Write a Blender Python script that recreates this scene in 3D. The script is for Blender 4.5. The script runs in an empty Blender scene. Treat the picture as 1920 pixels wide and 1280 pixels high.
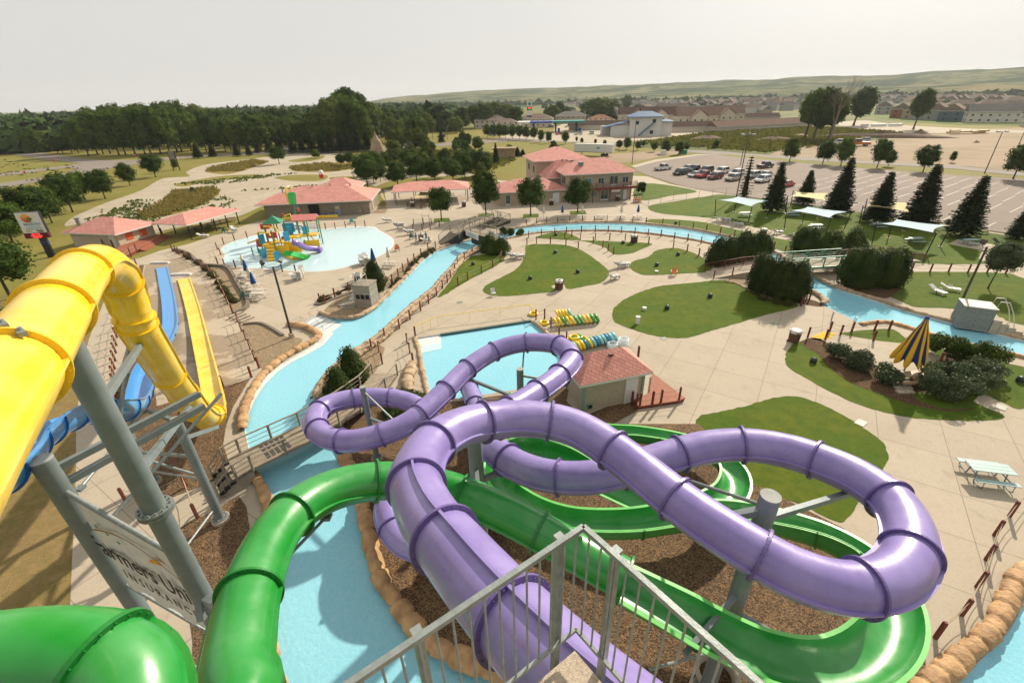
import bpy, math, random
from mathutils import Vector, Matrix, Euler, geometry, noise
import numpy as np
random.seed(7); R=math.radians
SC=bpy.context.scene; COL=SC.collection
# ---------------------------------------------------------------- camera, sky, sun, exposure
FPX=861.; H=20.; PIT=R(27.84); ROL=R(1.4)
FW=Vector((0,math.cos(PIT),-math.sin(PIT))); U0=Vector((0,math.sin(PIT),math.cos(PIT))); R0=Vector((1,0,0))
RT=R0*math.cos(ROL)-U0*math.sin(ROL); UP=R0*math.sin(ROL)+U0*math.cos(ROL)
cd=bpy.data.cameras.new('camera'); cam=bpy.data.objects.new('camera',cd); COL.objects.link(cam)
cd.sensor_width=36; cd.lens=36*FPX/1920; cd.clip_start=0.05; cd.clip_end=20000
cm=Matrix((RT,UP,-FW)).transposed().to_4x4(); cm.translation=Vector((0,0,H)); cam.matrix_world=cm; SC.camera=cam
SUN_EL,SUN_AZ=R(32),R(37)            # azimuth clockwise from +Y
W=bpy.data.worlds.new('World'); SC.world=W; W.use_nodes=True; nt=W.node_tree; nt.nodes.clear()
sky=nt.nodes.new('ShaderNodeTexSky'); sky.sky_type='NISHITA'; sky.sun_disc=False
sky.sun_elevation=SUN_EL; sky.sun_rotation=SUN_AZ; sky.air_density=1.0; sky.dust_density=6.0; sky.ozone_density=1.0
hs=nt.nodes.new('ShaderNodeHueSaturation'); hs.inputs['Saturation'].default_value=0.35
mx=nt.nodes.new('ShaderNodeMix'); mx.data_type='RGBA'; mx.inputs['Factor'].default_value=0.86
mx.inputs[7].default_value=(9.6,9.4,9.0,1)
bg=nt.nodes.new('ShaderNodeBackground'); bg.inputs['Strength'].default_value=0.063
wo=nt.nodes.new('ShaderNodeOutputWorld')
nt.links.new(sky.outputs[0],hs.inputs['Color']); nt.links.new(hs.outputs[0],mx.inputs[6]); nt.links.new(mx.outputs[2],bg.inputs[0]); nt.links.new(bg.outputs[0],wo.inputs[0])
sl=bpy.data.lights.new('sun','SUN'); sl.energy=4.9; sl.angle=R(1.2); sl.color=(1.0,.89,.73)
so=bpy.data.objects.new('sun',sl); COL.objects.link(so)
sd=Vector((math.sin(SUN_AZ)*math.cos(SUN_EL),math.cos(SUN_AZ)*math.cos(SUN_EL),math.sin(SUN_EL)))
so.rotation_euler=sd.to_track_quat('Z','Y').to_euler(); so.location=sd*100
SC.view_settings.view_transform='Standard'; SC.view_settings.look='None'; SC.view_settings.exposure=0.42; SC.view_settings.gamma=1
SC.render.resolution_x=1024; SC.render.resolution_y=682
SC.render.engine='CYCLES'

# ---------------------------------------------------------------- photo pixel -> point of the place
def ray(x,y): return FW+RT*((x-960)/FPX)+UP*((640-y)/FPX)
def P(x,y,z=0.0):
    d=ray(x,y); t=(z-H)/d.z
    return Vector((d.x*t,d.y*t,z))
def proj(v):
    w=v-Vector((0,0,H)); d=w.dot(FW); return 960+FPX*w.dot(RT)/d, 640-FPX*w.dot(UP)/d
def zat(v,y):                       # height above v whose image row is y
    lo,hi=v.z,v.z+70
    for _ in range(40):
        m=(lo+hi)/2
        if (Vector((v.x,v.y,m))-Vector((0,0,H))).dot(FW)>0 and proj(Vector((v.x,v.y,m)))[1]>y: lo=m
        else: hi=m
    return lo
# ---------------------------------------------------------------- materials
MC={}
def nn(t,n,**k):
    o=t.nodes.new(n)
    for a,b in k.items(): setattr(o,a,b)
    return o
def M(name,col,col2=None,scale=3.,rough=.6,bump=0.,bscale=30.,metal=0.,coat=0.,trans=0.,brick=None,emit=0.,spec=.5,rnd=0.,detail=4.):
    if name in MC: return MC[name]
    m=bpy.data.materials.new(name); m.use_nodes=True; t=m.node_tree; b=t.nodes['Principled BSDF']; out=t.nodes['Material Output']
    L=t.links.new
    tc=nn(t,'ShaderNodeTexCoord'); co=tc.outputs['Object']
    c2=col2 or tuple(c*.86 for c in col)
    n1=nn(t,'ShaderNodeTexNoise'); n1.inputs['Scale'].default_value=scale; n1.inputs['Detail'].default_value=detail; L(co,n1.inputs['Vector'])
    cr=nn(t,'ShaderNodeValToRGB'); cr.color_ramp.elements[0].position=.32; cr.color_ramp.elements[1].position=.68
    cr.color_ramp.elements[0].color=(*col,1); cr.color_ramp.elements[1].color=(*c2,1); L(n1.outputs[0],cr.inputs[0]); C=cr.outputs[0]
    if brick:
        bw,bh,mort,mc=brick[:4]
        br=nn(t,'ShaderNodeTexBrick'); br.offset=brick[4] if len(brick)>4 else .5
        br.inputs['Scale'].default_value=1; br.inputs['Brick Width'].default_value=bw; br.inputs['Row Height'].default_value=bh
        br.inputs['Mortar Size'].default_value=mort; br.inputs['Mortar Smooth'].default_value=.3; br.inputs['Mortar'].default_value=(*mc,1)
        br.inputs['Bias'].default_value=0
        mm=nn(t,'ShaderNodeMix',data_type='RGBA',blend_type='MULTIPLY'); mm.inputs[0].default_value=1; mm.inputs[7].default_value=(.82,.82,.82,1)
        L(C,mm.inputs[6]); L(C,br.inputs['Color1']); L(mm.outputs[2],br.inputs['Color2'])
        mp=nn(t,'ShaderNodeMapping'); mp.inputs['Rotation'].default_value=brick[5] if len(brick)>5 else (0,0,0); L(co,mp.inputs[0]); L(mp.outputs[0],br.inputs['Vector']); C=br.outputs[0]
    if rnd:
        oi=nn(t,'ShaderNodeObjectInfo'); h=nn(t,'ShaderNodeHueSaturation'); mr=nn(t,'ShaderNodeMapRange'); mr.inputs[3].default_value=1-rnd; mr.inputs[4].default_value=1+rnd
        L(oi.outputs['Random'],mr.inputs[0]); L(mr.outputs[0],h.inputs['Value']); L(C,h.inputs['Color']); C=h.outputs[0]
    L(C,b.inputs['Base Color']); b.inputs['Roughness'].default_value=rough; b.inputs['Metallic'].default_value=metal
    b.inputs['Coat Weight'].default_value=coat; b.inputs['Coat Roughness'].default_value=.12; b.inputs['Specular IOR Level'].default_value=spec
    if bump:
        n2=nn(t,'ShaderNodeTexNoise'); n2.inputs['Scale'].default_value=bscale; n2.inputs['Detail'].default_value=3; L(co,n2.inputs['Vector'])
        bp=nn(t,'ShaderNodeBump'); bp.inputs['Strength'].default_value=bump; bp.inputs['Distance'].default_value=.05; L(n2.outputs[0],bp.inputs['Height']); L(bp.outputs[0],b.inputs['Normal'])
    if emit: b.inputs['Emission Color'].default_value=(*col,1); b.inputs['Emission Strength'].default_value=emit
    if trans:
        tl=nn(t,'ShaderNodeBsdfTranslucent'); L(C,tl.inputs[0]); ms=nn(t,'ShaderNodeMixShader'); ms.inputs[0].default_value=trans
        L(b.outputs[0],ms.inputs[1]); L(tl.outputs[0],ms.inputs[2]); L(ms.outputs[0],out.inputs[0])
    m.diffuse_color=(*col,1); MC[name]=m; return m
def multi(name,layers,base,rough=.9,bump=.3,bscale=20,brick=None,speck=None,spec=.5):
    """ground material: base colour, then (scale, lo, hi, colour) noise layers mixed on top"""
    m=bpy.data.materials.new(name); m.use_nodes=True; t=m.node_tree; b=t.nodes['Principled BSDF']; L=t.links.new
    co=nn(t,'ShaderNodeTexCoord').outputs['Object']; rgb=nn(t,'ShaderNodeRGB'); rgb.outputs[0].default_value=(*base,1); C=rgb.outputs[0]
    for i,(s,lo,hi,c,a) in enumerate(layers):
        n=nn(t,'ShaderNodeTexNoise'); n.inputs['Scale'].default_value=s; n.inputs['Detail'].default_value=6; n.inputs['Roughness'].default_value=.6
        mp=nn(t,'ShaderNodeMapping'); mp.inputs['Location'].default_value=(i*17.3,i*9.1,i*3.3); L(co,mp.inputs[0]); L(mp.outputs[0],n.inputs['Vector'])
        mr=nn(t,'ShaderNodeMapRange'); mr.inputs[1].default_value=lo; mr.inputs[2].default_value=hi; mr.inputs[4].default_value=a; L(n.outputs[0],mr.inputs[0])
        x=nn(t,'ShaderNodeMix',data_type='RGBA'); L(mr.outputs[0],x.inputs[0]); L(C,x.inputs[6]); x.inputs[7].default_value=(*c,1); C=x.outputs[2]
    if speck:
        v=nn(t,'ShaderNodeTexVoronoi'); v.inputs['Scale'].default_value=speck[0]; L(co,v.inputs['Vector'])
        hsv=nn(t,'ShaderNodeSeparateColor'); L(v.outputs['Color'],hsv.inputs[0]); mr=nn(t,'ShaderNodeMapRange'); mr.inputs[3].default_value=1-speck[1]; mr.inputs[4].default_value=1+speck[1]
        L(hsv.outputs[0],mr.inputs[0]); h=nn(t,'ShaderNodeHueSaturation'); L(mr.outputs[0],h.inputs['Value']); L(C,h.inputs['Color']); C=h.outputs[0]
    if brick:
        bw,bh,mort,k,rot=brick
        br=nn(t,'ShaderNodeTexBrick'); br.offset=.0; br.inputs['Scale'].default_value=1; br.inputs['Brick Width'].default_value=bw; br.inputs['Row Height'].default_value=bh
        br.inputs['Mortar Size'].default_value=mort; br.inputs['Mortar Smooth'].default_value=.2
        br.inputs['Color1'].default_value=(1,1,1,1); br.inputs['Color2'].default_value=(.93,.93,.93,1); br.inputs['Mortar'].default_value=(k,k,k,1)
        mp=nn(t,'ShaderNodeMapping'); mp.inputs['Rotation'].default_value=(0,0,rot); L(co,mp.inputs[0]); L(mp.outputs[0],br.inputs['Vector'])
        x=nn(t,'ShaderNodeMix',data_type='RGBA',blend_type='MULTIPLY'); x.inputs[0].default_value=1; L(C,x.inputs[6]); L(br.outputs[0],x.inputs[7]); C=x.outputs[2]
    L(C,b.inputs['Base Color']); b.inputs['Roughness'].default_value=rough; b.inputs['Specular IOR Level'].default_value=spec
    if bump:
        n2=nn(t,'ShaderNodeTexNoise'); n2.inputs['Scale'].default_value=bscale; n2.inputs['Detail'].default_value=4; L(co,n2.inputs['Vector'])
        bp=nn(t,'ShaderNodeBump'); bp.inputs['Strength'].default_value=bump; bp.inputs['Distance'].default_value=.06; L(n2.outputs[0],bp.inputs['Height']); L(bp.outputs[0],b.inputs['Normal'])
    MC[name]=m; return m
grass=multi('lawn_grass',[(.22,.4,.62,(.125,.145,.010),.85),(1.3,.42,.7,(.050,.100,.006),.8),(4.5,.5,.75,(.15,.15,.02),.6),(14,.5,.8,(.045,.085,.006),.7)],(.072,.130,.008),bump=1,bscale=30,spec=.15)
dry=multi('dry_grass',[(.03,.4,.65,(.15,.17,.025),.85),(.12,.45,.7,(.24,.19,.055),.8),(.9,.45,.75,(.13,.12,.03),.7),(5,.45,.8,(.28,.22,.08),.6)],(.19,.165,.035),bump=.8,bscale=12,spec=.15)
farg=multi('far_ground',[(.006,.42,.6,(.09,.12,.035),.9),(.02,.45,.65,(.20,.17,.07),.8),(.1,.5,.7,(.07,.10,.03),.6)],(.15,.15,.045),bump=0,spec=.1)
conc=multi('deck_concrete',[(.05,.35,.7,(.44,.37,.275),.8),(.35,.5,.72,(.34,.28,.205),.5),(1.3,.58,.75,(.26,.22,.165),.45),(6,.5,.8,(.32,.265,.195),.45)],(.415,.357,.275),rough=.85,bump=.15,bscale=60,brick=(3.6,3.6,.02,.5,R(33)),speck=(30,.07),spec=.25)
padc=multi('runout_concrete',[(.13,.45,.475,(.27,.205,.14),.85),(1.5,.45,.75,(.38,.31,.22),.4)],(.44,.365,.27),rough=.8,bump=.15,bscale=50,brick=(2.4,2.4,.015,.6,R(12)),speck=(30,.08),spec=.3)
oldc=multi('weathered_concrete',[(.08,.4,.65,(.38,.32,.24),.7),(.5,.5,.7,(.28,.24,.15),.6),(2.,.62,.68,(.13,.14,.04),.8)],(.42,.36,.275),bump=.3,bscale=12,brick=(5,5,.03,.75,R(20)),spec=.2)
gravel=multi('brown_gravel',[(.5,.4,.7,(.19,.115,.055),.7),(3,.45,.75,(.075,.045,.025),.6)],(.135,.083,.043),bump=1,bscale=16,speck=(19,.75),spec=.3)
graveltan=multi('tan_gravel',[(.5,.4,.7,(.30,.22,.13),.7),(3,.45,.75,(.20,.15,.09),.6)],(.26,.19,.115),bump=1,bscale=16,speck=(19,.5),spec=.3)
mulch=multi('mulch_bed',[(1.5,.4,.7,(.14,.085,.045),.7)],(.10,.06,.035),bump=1,bscale=25,speck=(14,.5),spec=.1)
asph=multi('lot_asphalt',[(.03,.35,.7,(.235,.19,.155),.7),(.4,.45,.75,(.165,.135,.115),.5),(5,.5,.8,(.26,.215,.18),.4)],(.205,.165,.135),bump=.3,bscale=40,spec=.25)
road=multi('road_asphalt',[(.05,.35,.7,(.20,.175,.155),.7),(.5,.45,.75,(.14,.12,.11),.5)],(.24,.20,.17),bump=.2,bscale=20,spec=.25)
dirt=multi('bare_dirt',[(.02,.4,.65,(.33,.25,.175),.8),(.06,.45,.6,(.24,.19,.115),.8),(.4,.5,.75,(.30,.23,.15),.7)],(.30,.225,.155),bump=.5,bscale=4,spec=.1)
brush=multi('brushland',[(.05,.4,.6,(.05,.08,.02),.9),(.3,.45,.7,(.17,.15,.04),.8),(1.2,.5,.75,(.03,.05,.012),.8)],(.10,.12,.03),bump=1,bscale=1.5,spec=.1)
tall=multi('tall_dry_grass',[(.3,.4,.65,(.28,.19,.05),.8),(1.5,.45,.7,(.13,.13,.03),.8)],(.22,.165,.045),bump=1,bscale=8,spec=.1)
def watermat(name,c1,c2,scale,bs):
    m=bpy.data.materials.new(name); m.use_nodes=True; t=m.node_tree; b=t.nodes['Principled BSDF']; L=t.links.new
    co=nn(t,'ShaderNodeTexCoord').outputs['Object']
    n=nn(t,'ShaderNodeTexNoise'); n.inputs['Scale'].default_value=.12; n.inputs['Detail'].default_value=3; L(co,n.inputs['Vector'])
    x=nn(t,'ShaderNodeMix',data_type='RGBA'); x.inputs[6].default_value=(*c1,1); x.inputs[7].default_value=(*c2,1); L(n.outputs[0],x.inputs[0])
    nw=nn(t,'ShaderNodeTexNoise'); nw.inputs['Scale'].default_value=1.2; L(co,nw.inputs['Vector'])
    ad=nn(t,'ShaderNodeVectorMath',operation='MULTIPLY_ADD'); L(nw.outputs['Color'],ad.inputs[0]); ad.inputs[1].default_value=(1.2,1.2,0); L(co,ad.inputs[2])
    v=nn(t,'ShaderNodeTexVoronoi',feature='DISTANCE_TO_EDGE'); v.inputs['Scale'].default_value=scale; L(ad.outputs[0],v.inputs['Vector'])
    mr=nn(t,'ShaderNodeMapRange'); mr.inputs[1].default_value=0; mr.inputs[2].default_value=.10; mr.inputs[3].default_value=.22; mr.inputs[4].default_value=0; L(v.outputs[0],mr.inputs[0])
    y=nn(t,'ShaderNodeMix',data_type='RGBA'); L(mr.outputs[0],y.inputs[0]); L(x.outputs[2],y.inputs[6]); y.inputs[7].default_value=(min(1,c1[0]*1.6),min(1,c1[1]*1.25),min(1,c1[2]*1.18),1)  # pale cell-edge web painted into the water colour as caustic light
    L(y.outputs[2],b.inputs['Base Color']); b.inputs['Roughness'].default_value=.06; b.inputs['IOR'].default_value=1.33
    n2=nn(t,'ShaderNodeTexNoise'); n2.inputs['Scale'].default_value=bs; n2.inputs['Detail'].default_value=2; L(co,n2.inputs['Vector'])
    bp=nn(t,'ShaderNodeBump'); bp.inputs['Strength'].default_value=.34; bp.inputs['Distance'].default_value=.05; L(n2.outputs[0],bp.inputs['Height']); L(bp.outputs[0],b.inputs['Normal'])
    return m
water=watermat('pool_water',(.27,.57,.67),(.19,.49,.61),3.4,5.)
shallow=watermat('shallow_water',(.42,.62,.67),(.50,.65,.68),2.2,3.)
def slidemat(name,c):
    """gelcoat: sun-faded cloudy patches, fine dirt specks and dull scuffs"""
    m=bpy.data.materials.new(name); m.use_nodes=True; t=m.node_tree; b=t.nodes['Principled BSDF']; L=t.links.new
    co=nn(t,'ShaderNodeTexCoord').outputs['Object']
    def noi(s,d=5,lo=.4,hi=.7,a=1.,loc=0):
        n=nn(t,'ShaderNodeTexNoise'); n.inputs['Scale'].default_value=s; n.inputs['Detail'].default_value=d; mp=nn(t,'ShaderNodeMapping'); mp.inputs['Location'].default_value=(loc,loc,loc); L(co,mp.inputs[0]); L(mp.outputs[0],n.inputs['Vector'])
        r=nn(t,'ShaderNodeMapRange'); r.inputs[1].default_value=lo; r.inputs[2].default_value=hi; r.inputs[4].default_value=a; L(n.outputs[0],r.inputs[0]); return r.outputs[0]
    g=sum(c)/3; fade=tuple(min(1,x*1.05+.05+.10*g) for x in c); C=None
    rgb=nn(t,'ShaderNodeRGB'); rgb.outputs[0].default_value=(*c,1); C=rgb.outputs[0]
    for f,col in ((noi(.7,5,.42,.66,.7),fade),(noi(3.5,6,.52,.75,.35,5),tuple(x*.72 for x in c)),(noi(16,3,.71,.74,.55,9),tuple(x*.35 for x in c))):
        x=nn(t,'ShaderNodeMix',data_type='RGBA'); L(f,x.inputs[0]); L(C,x.inputs[6]); x.inputs[7].default_value=(*col,1); C=x.outputs[2]
    L(C,b.inputs['Base Color']); r=nn(t,'ShaderNodeMapRange'); r.inputs[3].default_value=.27; r.inputs[4].default_value=.5; L(noi(2.2,6,.35,.75,1,3),r.inputs[0]); L(r.outputs[0],b.inputs['Roughness'])
    b.inputs['Coat Weight'].default_value=.35; b.inputs['Coat Roughness'].default_value=.16
    n2=nn(t,'ShaderNodeTexNoise'); n2.inputs['Scale'].default_value=2.2; n2.inputs['Detail'].default_value=4; L(co,n2.inputs['Vector'])
    bp=nn(t,'ShaderNodeBump'); bp.inputs['Strength'].default_value=.10; bp.inputs['Distance'].default_value=.05; L(n2.outputs[0],bp.inputs['Height']); L(bp.outputs[0],b.inputs['Normal'])
    MC[name]=m; return m
PUR=slidemat('purple_fibreglass',(.225,.172,.43)); PURD=M('purple_flange',(.135,.095,.28),rough=.4)
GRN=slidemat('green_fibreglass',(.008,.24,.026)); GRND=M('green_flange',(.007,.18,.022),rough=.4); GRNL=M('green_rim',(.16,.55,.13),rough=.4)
YEL=slidemat('yellow_fibreglass',(.80,.53,.010)); YELD=M('yellow_flange',(.82,.52,.010),rough=.4)
BLU=slidemat('blue_fibreglass',(.035,.27,.66)); BLUD=M('blue_flange',(.01,.12,.42),rough=.4); BLUL=M('blue_interior',(.055,.30,.68),rough=.3,coat=.4)
STEEL=M('grey_painted_steel',(.20,.235,.235),(.16,.19,.19),scale=2,rough=.45,metal=.2,bump=.1,bscale=30)
STEELL=M('galvanised_steel',(.29,.32,.305),(.20,.225,.215),scale=9,rough=.45,metal=.4,bump=.08,bscale=60)
REDW=M('red_stained_wood',(.17,.028,.018),(.11,.02,.012),scale=8,rough=.7,bump=.3)
ROPE=M('weathered_rope',(.42,.34,.23),rough=.9)
ROCK=M('moulded_tan_rock',(.54,.33,.15),(.28,.16,.075),scale=1.7,rough=.75,bump=1,bscale=7,detail=8)
ROCKG=M('tan_stone',(.48,.35,.22),(.25,.17,.10),scale=1.9,rough=.8,bump=1,bscale=7,detail=8)
WHT=M('white_plastic',(.66,.65,.62),(.58,.57,.54),rough=.45); WHTP=M('white_paint',(.66,.65,.62),(.58,.57,.54),rough=.6)
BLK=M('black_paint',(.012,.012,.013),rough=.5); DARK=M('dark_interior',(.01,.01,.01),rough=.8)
BRN=M('brown_plastic',(.075,.03,.018),rough=.5); BLUF=M('blue_canvas',(.012,.07,.30),(.01,.05,.22),rough=.8); CRM=M('cream_canvas',(.72,.66,.54),rough=.85)
WOODG=M('grey_weathered_wood',(.30,.26,.20),(.20,.175,.13),scale=5,rough=.85,bump=.4)
TAN=M('tan_siding',(.42,.34,.25),(.38,.30,.22),rough=.8,bump=.2); TEALT=M('sage_trim',(.20,.33,.27),rough=.6)
BLOCK=M('grey_block',(.30,.255,.19),(.24,.205,.155),scale=2,rough=.9,bump=.3,brick=(.42,.21,.02,(.16,.135,.10),.5,(R(90),0,0)))
PINK=M('pink_shingle',(.66,.30,.25),(.58,.25,.20),scale=1.2,rough=.85,bump=.3,bscale=12,brick=(1.0,.45,.03,(.33,.12,.10)))
GLASS=M('window_glass',(.03,.045,.055),rough=.08,spec=.8); GLASSB=M('blue_glass',(.05,.18,.28),rough=.08,spec=.8)
TRUNK=M('bark',(.085,.06,.042),(.05,.036,.026),scale=8,rough=.95,bump=.8)
TEALP=M('teal_plastic_boards',(.33,.46,.44),(.27,.40,.39),rough=.5); GRNP=M('green_painted_steel',(.02,.22,.11),rough=.5)
TILE=M('pool_white',(.66,.67,.65),rough=.5)
def leafmat(n,a,b,tr=.38): return M(n,a,b,scale=.5,rough=.75,trans=tr,rnd=.22,spec=.15,detail=6)
LF=leafmat('leaf_green',(.040,.082,.010),(.092,.135,.016)); LFD=leafmat('leaf_dark',(.026,.060,.009),(.064,.104,.014)); LFY=leafmat('leaf_light',(.075,.11,.014),(.12,.15,.022))
LFS=leafmat('spruce_needles',(.018,.044,.012),(.046,.082,.02),.25); LFC=leafmat('cedar_green',(.022,.048,.008),(.062,.090,.014),.25); LFB=leafmat('silver_leaf',(.12,.16,.12),(.18,.22,.17))
LFBR=leafmat('brown_needles',(.06,.045,.012),(.035,.04,.012),.15); LFR=leafmat('shrub_leaf',(.035,.055,.018),(.09,.12,.06),.2)
LFO=leafmat('heather',(.09,.07,.02),(.05,.06,.012),.2); CORE=M('foliage_core',(.008,.016,.004),rough=1,spec=0)

# ---------------------------------------------------------------- mesh helpers
class MB:
    def __init__(s): s.v=[]; s.f=[]; s.m=[]; s.s=[]; s.mi=0; s.T=Matrix.Identity(4); s.sm=False
    def add(s,vs,fs):
        o=len(s.v); s.v+=[s.T@Vector(v) for v in vs]; s.f+=[tuple(i+o for i in f) for f in fs]; s.m+=[s.mi]*len(fs); s.s+=[s.sm]*len(fs); return s
    def box(s,c,d,rz=0,M4=None):
        x,y,z=d[0]/2,d[1]/2,d[2]/2; r=M4 or Matrix.Rotation(rz,4,'Z'); c=Vector(c)
        vs=[c+r@Vector((a*x,b*y,e*z)) for e in(-1,1) for b in(-1,1) for a in(-1,1)]
        return s.add(vs,[(0,2,3,1),(4,5,7,6),(0,1,5,4),(2,6,7,3),(0,4,6,2),(1,3,7,5)])
    def bar(s,a,b,w,h=None):         # rectangular beam a->b
        a,b=Vector(a),Vector(b); d=b-a; h=h or w; r=d.to_track_quat('Y','Z').to_matrix().to_4x4()
        return s.box((a+b)/2,(w,d.length,h),M4=r)
    def cyl(s,a,b,r0,r1=None,n=10,cap=True):
        a,b=Vector(a),Vector(b); r1=r0 if r1 is None else r1; q=(b-a).to_track_quat('Z','Y')
        vs=[]
        for p,r in((a,r0),(b,r1)):
            for i in range(n): vs.append(p+q@Vector((math.cos(2*math.pi*i/n)*r,math.sin(2*math.pi*i/n)*r,0)))
        old=s.sm; s.sm=True; s.add(vs,[(i,(i+1)%n,n+(i+1)%n,n+i) for i in range(n)]); s.sm=old
        if cap: s.add(vs,[tuple(reversed(range(n))),tuple(range(n,2*n))])
        return s
    def tube(s,pts,r,n=6,closed=False):
        pts=[Vector(p) for p in pts]; N=len(pts); vs=[]
        for i,p in enumerate(pts):
            t=(pts[(i+1)%N] if closed or i<N-1 else p)-(pts[i-1] if closed or i>0 else p)
            t=t.normalized() if t.length>1e-9 else Vector((0,0,1)); u=Vector((0,0,1)) if abs(t.z)<.95 else Vector((1,0,0)); a=t.cross(u).normalized(); b=a.cross(t)
            rr=r[i] if isinstance(r,(list,tuple)) else r
            for k in range(n): an=2*math.pi*k/n; vs.append(p+a*math.cos(an)*rr+b*math.sin(an)*rr)
        K=N if closed else N-1; old=s.sm; s.sm=n>4
        s.add(vs,[(i*n+k,i*n+(k+1)%n,((i+1)%N)*n+(k+1)%n,((i+1)%N)*n+k) for i in range(K) for k in range(n)]); s.sm=old
        if not closed: s.add(vs[:n]+vs[-n:],[tuple(reversed(range(n))),tuple(range(n,2*n))])
        return s
    def poly(s,pts,z0,z1):           # vertical prism from an outline
        n=len(pts); vs=[(p[0],p[1],z0) for p in pts]+[(p[0],p[1],z1) for p in pts]
        return s.add(vs,[(i,(i+1)%n,n+(i+1)%n,n+i) for i in range(n)]+[tuple(reversed(range(n))),tuple(range(n,2*n))])
    def prof(s,pts,x0,x1):           # outline in YZ extruded along X
        n=len(pts); vs=[(x0,p[0],p[1]) for p in pts]+[(x1,p[0],p[1]) for p in pts]
        return s.add(vs,[(i,(i+1)%n,n+(i+1)%n,n+i) for i in range(n)]+[tuple(reversed(range(n))),tuple(range(n,2*n))])
    def lathe(s,pr,n=12,c=(0,0,0)):
        vs=[(c[0]+r*math.cos(2*math.pi*i/n),c[1]+r*math.sin(2*math.pi*i/n),c[2]+z) for r,z in pr for i in range(n)]
        old=s.sm; s.sm=True; s.add(vs,[(j*n+i,j*n+(i+1)%n,(j+1)*n+(i+1)%n,(j+1)*n+i) for j in range(len(pr)-1) for i in range(n)]); s.sm=old
        return s
    def torus(s,c,R1,r,T=None,n=20,k=8):
        T=T or Matrix.Identity(4); c=Vector(c)
        pts=[c+T@Vector((R1*math.cos(2*math.pi*i/n),R1*math.sin(2*math.pi*i/n),0)) for i in range(n)]
        return s.tube2(pts,[c]*n,r,k)
    def tube2(s,pts,cs,r,k):
        n=len(pts); vs=[]
        ax=(pts[0]-cs[0]).cross(pts[n//4]-cs[0]).normalized()
        for i,p in enumerate(pts):
            o=(p-cs[i]).normalized()
            for j in range(k): a=2*math.pi*j/k; vs.append(p+o*math.cos(a)*r+ax*math.sin(a)*r)
        old=s.sm; s.sm=True; s.add(vs,[(i*k+j,((i+1)%n)*k+j,((i+1)%n)*k+(j+1)%k,i*k+(j+1)%k) for i in range(n) for j in range(k)]); s.sm=old
        return s
    def build(s,name,mats,parent=None,loc=None):
        me=bpy.data.meshes.new(name); me.from_pydata([tuple(v) for v in s.v],[],s.f)
        for m in (mats if isinstance(mats,(list,tuple)) else [mats]): me.materials.append(m)
        me.polygons.foreach_set('material_index',s.m); me.polygons.foreach_set('use_smooth',s.s); me.update()
        o=bpy.data.objects.new(name,me); COL.objects.link(o)
        if parent is not None: o.parent=parent
        if loc is not None: o.location=loc
        return o
def tag(o,label=None,cat=None,group=None,kind=None):
    if label: o['label']=label
    if cat: o['category']=cat
    if group: o['group']=group
    if kind: o['kind']=kind
    return o
def empty(name,loc=(0,0,0),rz=0):
    e=bpy.data.objects.new(name,None); COL.objects.link(e); e.location=loc; e.rotation_euler=(0,0,rz); e.empty_display_size=.3; return e
KIDS={}
def dup(root,loc,rz=0,sc=1,label=None,group=None):
    if id(root) not in KIDS: KIDS[id(root)]=[(c,list(c.children)) for c in root.children]
    r=root.copy(); COL.objects.link(r); r.location=loc; r.rotation_euler=(0,0,rz); r.scale=(sc,sc,sc) if not isinstance(sc,tuple) else sc
    for c,g in KIDS[id(root)]:
        k=c.copy(); COL.objects.link(k); k.parent=r
        for q in g: w=q.copy(); COL.objects.link(w); w.parent=k
    if label: r['label']=label
    if group: r['group']=group
    return r
class Kind:                          # first placement moves the original, later ones copy it
    def __init__(s,root): s.o=root; s.used=False; KIDS[id(root)]=[(c,list(c.children)) for c in root.children]
    def put(s,loc,rz=0,sc=1,label=None,group=None,cat=None):
        if not s.used:
            s.used=True; o=s.o; o.location=loc; o.rotation_euler=(0,0,rz); o.scale=(sc,sc,sc) if not isinstance(sc,tuple) else sc
            if label: o['label']=label
            if group: o['group']=group
        else: o=dup(s.o,loc,rz,sc,label,group)
        if cat: o['category']=cat
        return o
ORD=['leftmost','second','third','fourth','fifth','sixth','seventh','eighth','ninth','tenth','eleventh','twelfth','thirteenth','fourteenth','fifteenth','sixteenth','seventeenth','eighteenth','nineteenth','twentieth','twenty-first','twenty-second','twenty-third','twenty-fourth']
def od(i): return ORD[i] if i==0 else ORD[i]+' from the left'
def cr(pts,n=8,closed=False):        # Catmull-Rom
    pts=[Vector(p) for p in pts]; N=len(pts); out=[]
    for i in range(N if closed else N-1):
        g=lambda k: pts[k%N] if closed else pts[max(0,min(N-1,k))]
        a,b,c,d=g(i-1),g(i),g(i+1),g(i+2)
        for j in range(n):
            t=j/n; out.append(.5*((2*b)+(c-a)*t+(2*a-5*b+4*c-d)*t*t+(3*b-a-3*c+d)*t**3))
    if not closed: out.append(pts[-1])
    return out
def gp(px,z=0.,smooth=False,n=4):    # photo outline -> ground outline
    v=[P(x,y,0) for x,y in px]
    if smooth: v=cr(v,n,True)
    return [Vector((p.x,p.y,z)) for p in v]
def sheet(name,px,z,mat,smooth=True,kind='structure',pts=None,label=None,th=0):
    v=pts or gp(px,z,smooth)
    me=bpy.data.meshes.new(name); tr=geometry.tessellate_polygon([v]); fs=[]
    for t in tr:
        a,b,c=[v[i] for i in t]; fs.append(t if (b-a).cross(c-a).z>0 else t[::-1])
    me.from_pydata([tuple(p) for p in v],[],fs); me.materials.append(mat); o=bpy.data.objects.new(name,me); COL.objects.link(o)
    if kind: o['kind']=kind
    if label: o['label']=label
    return o
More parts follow.
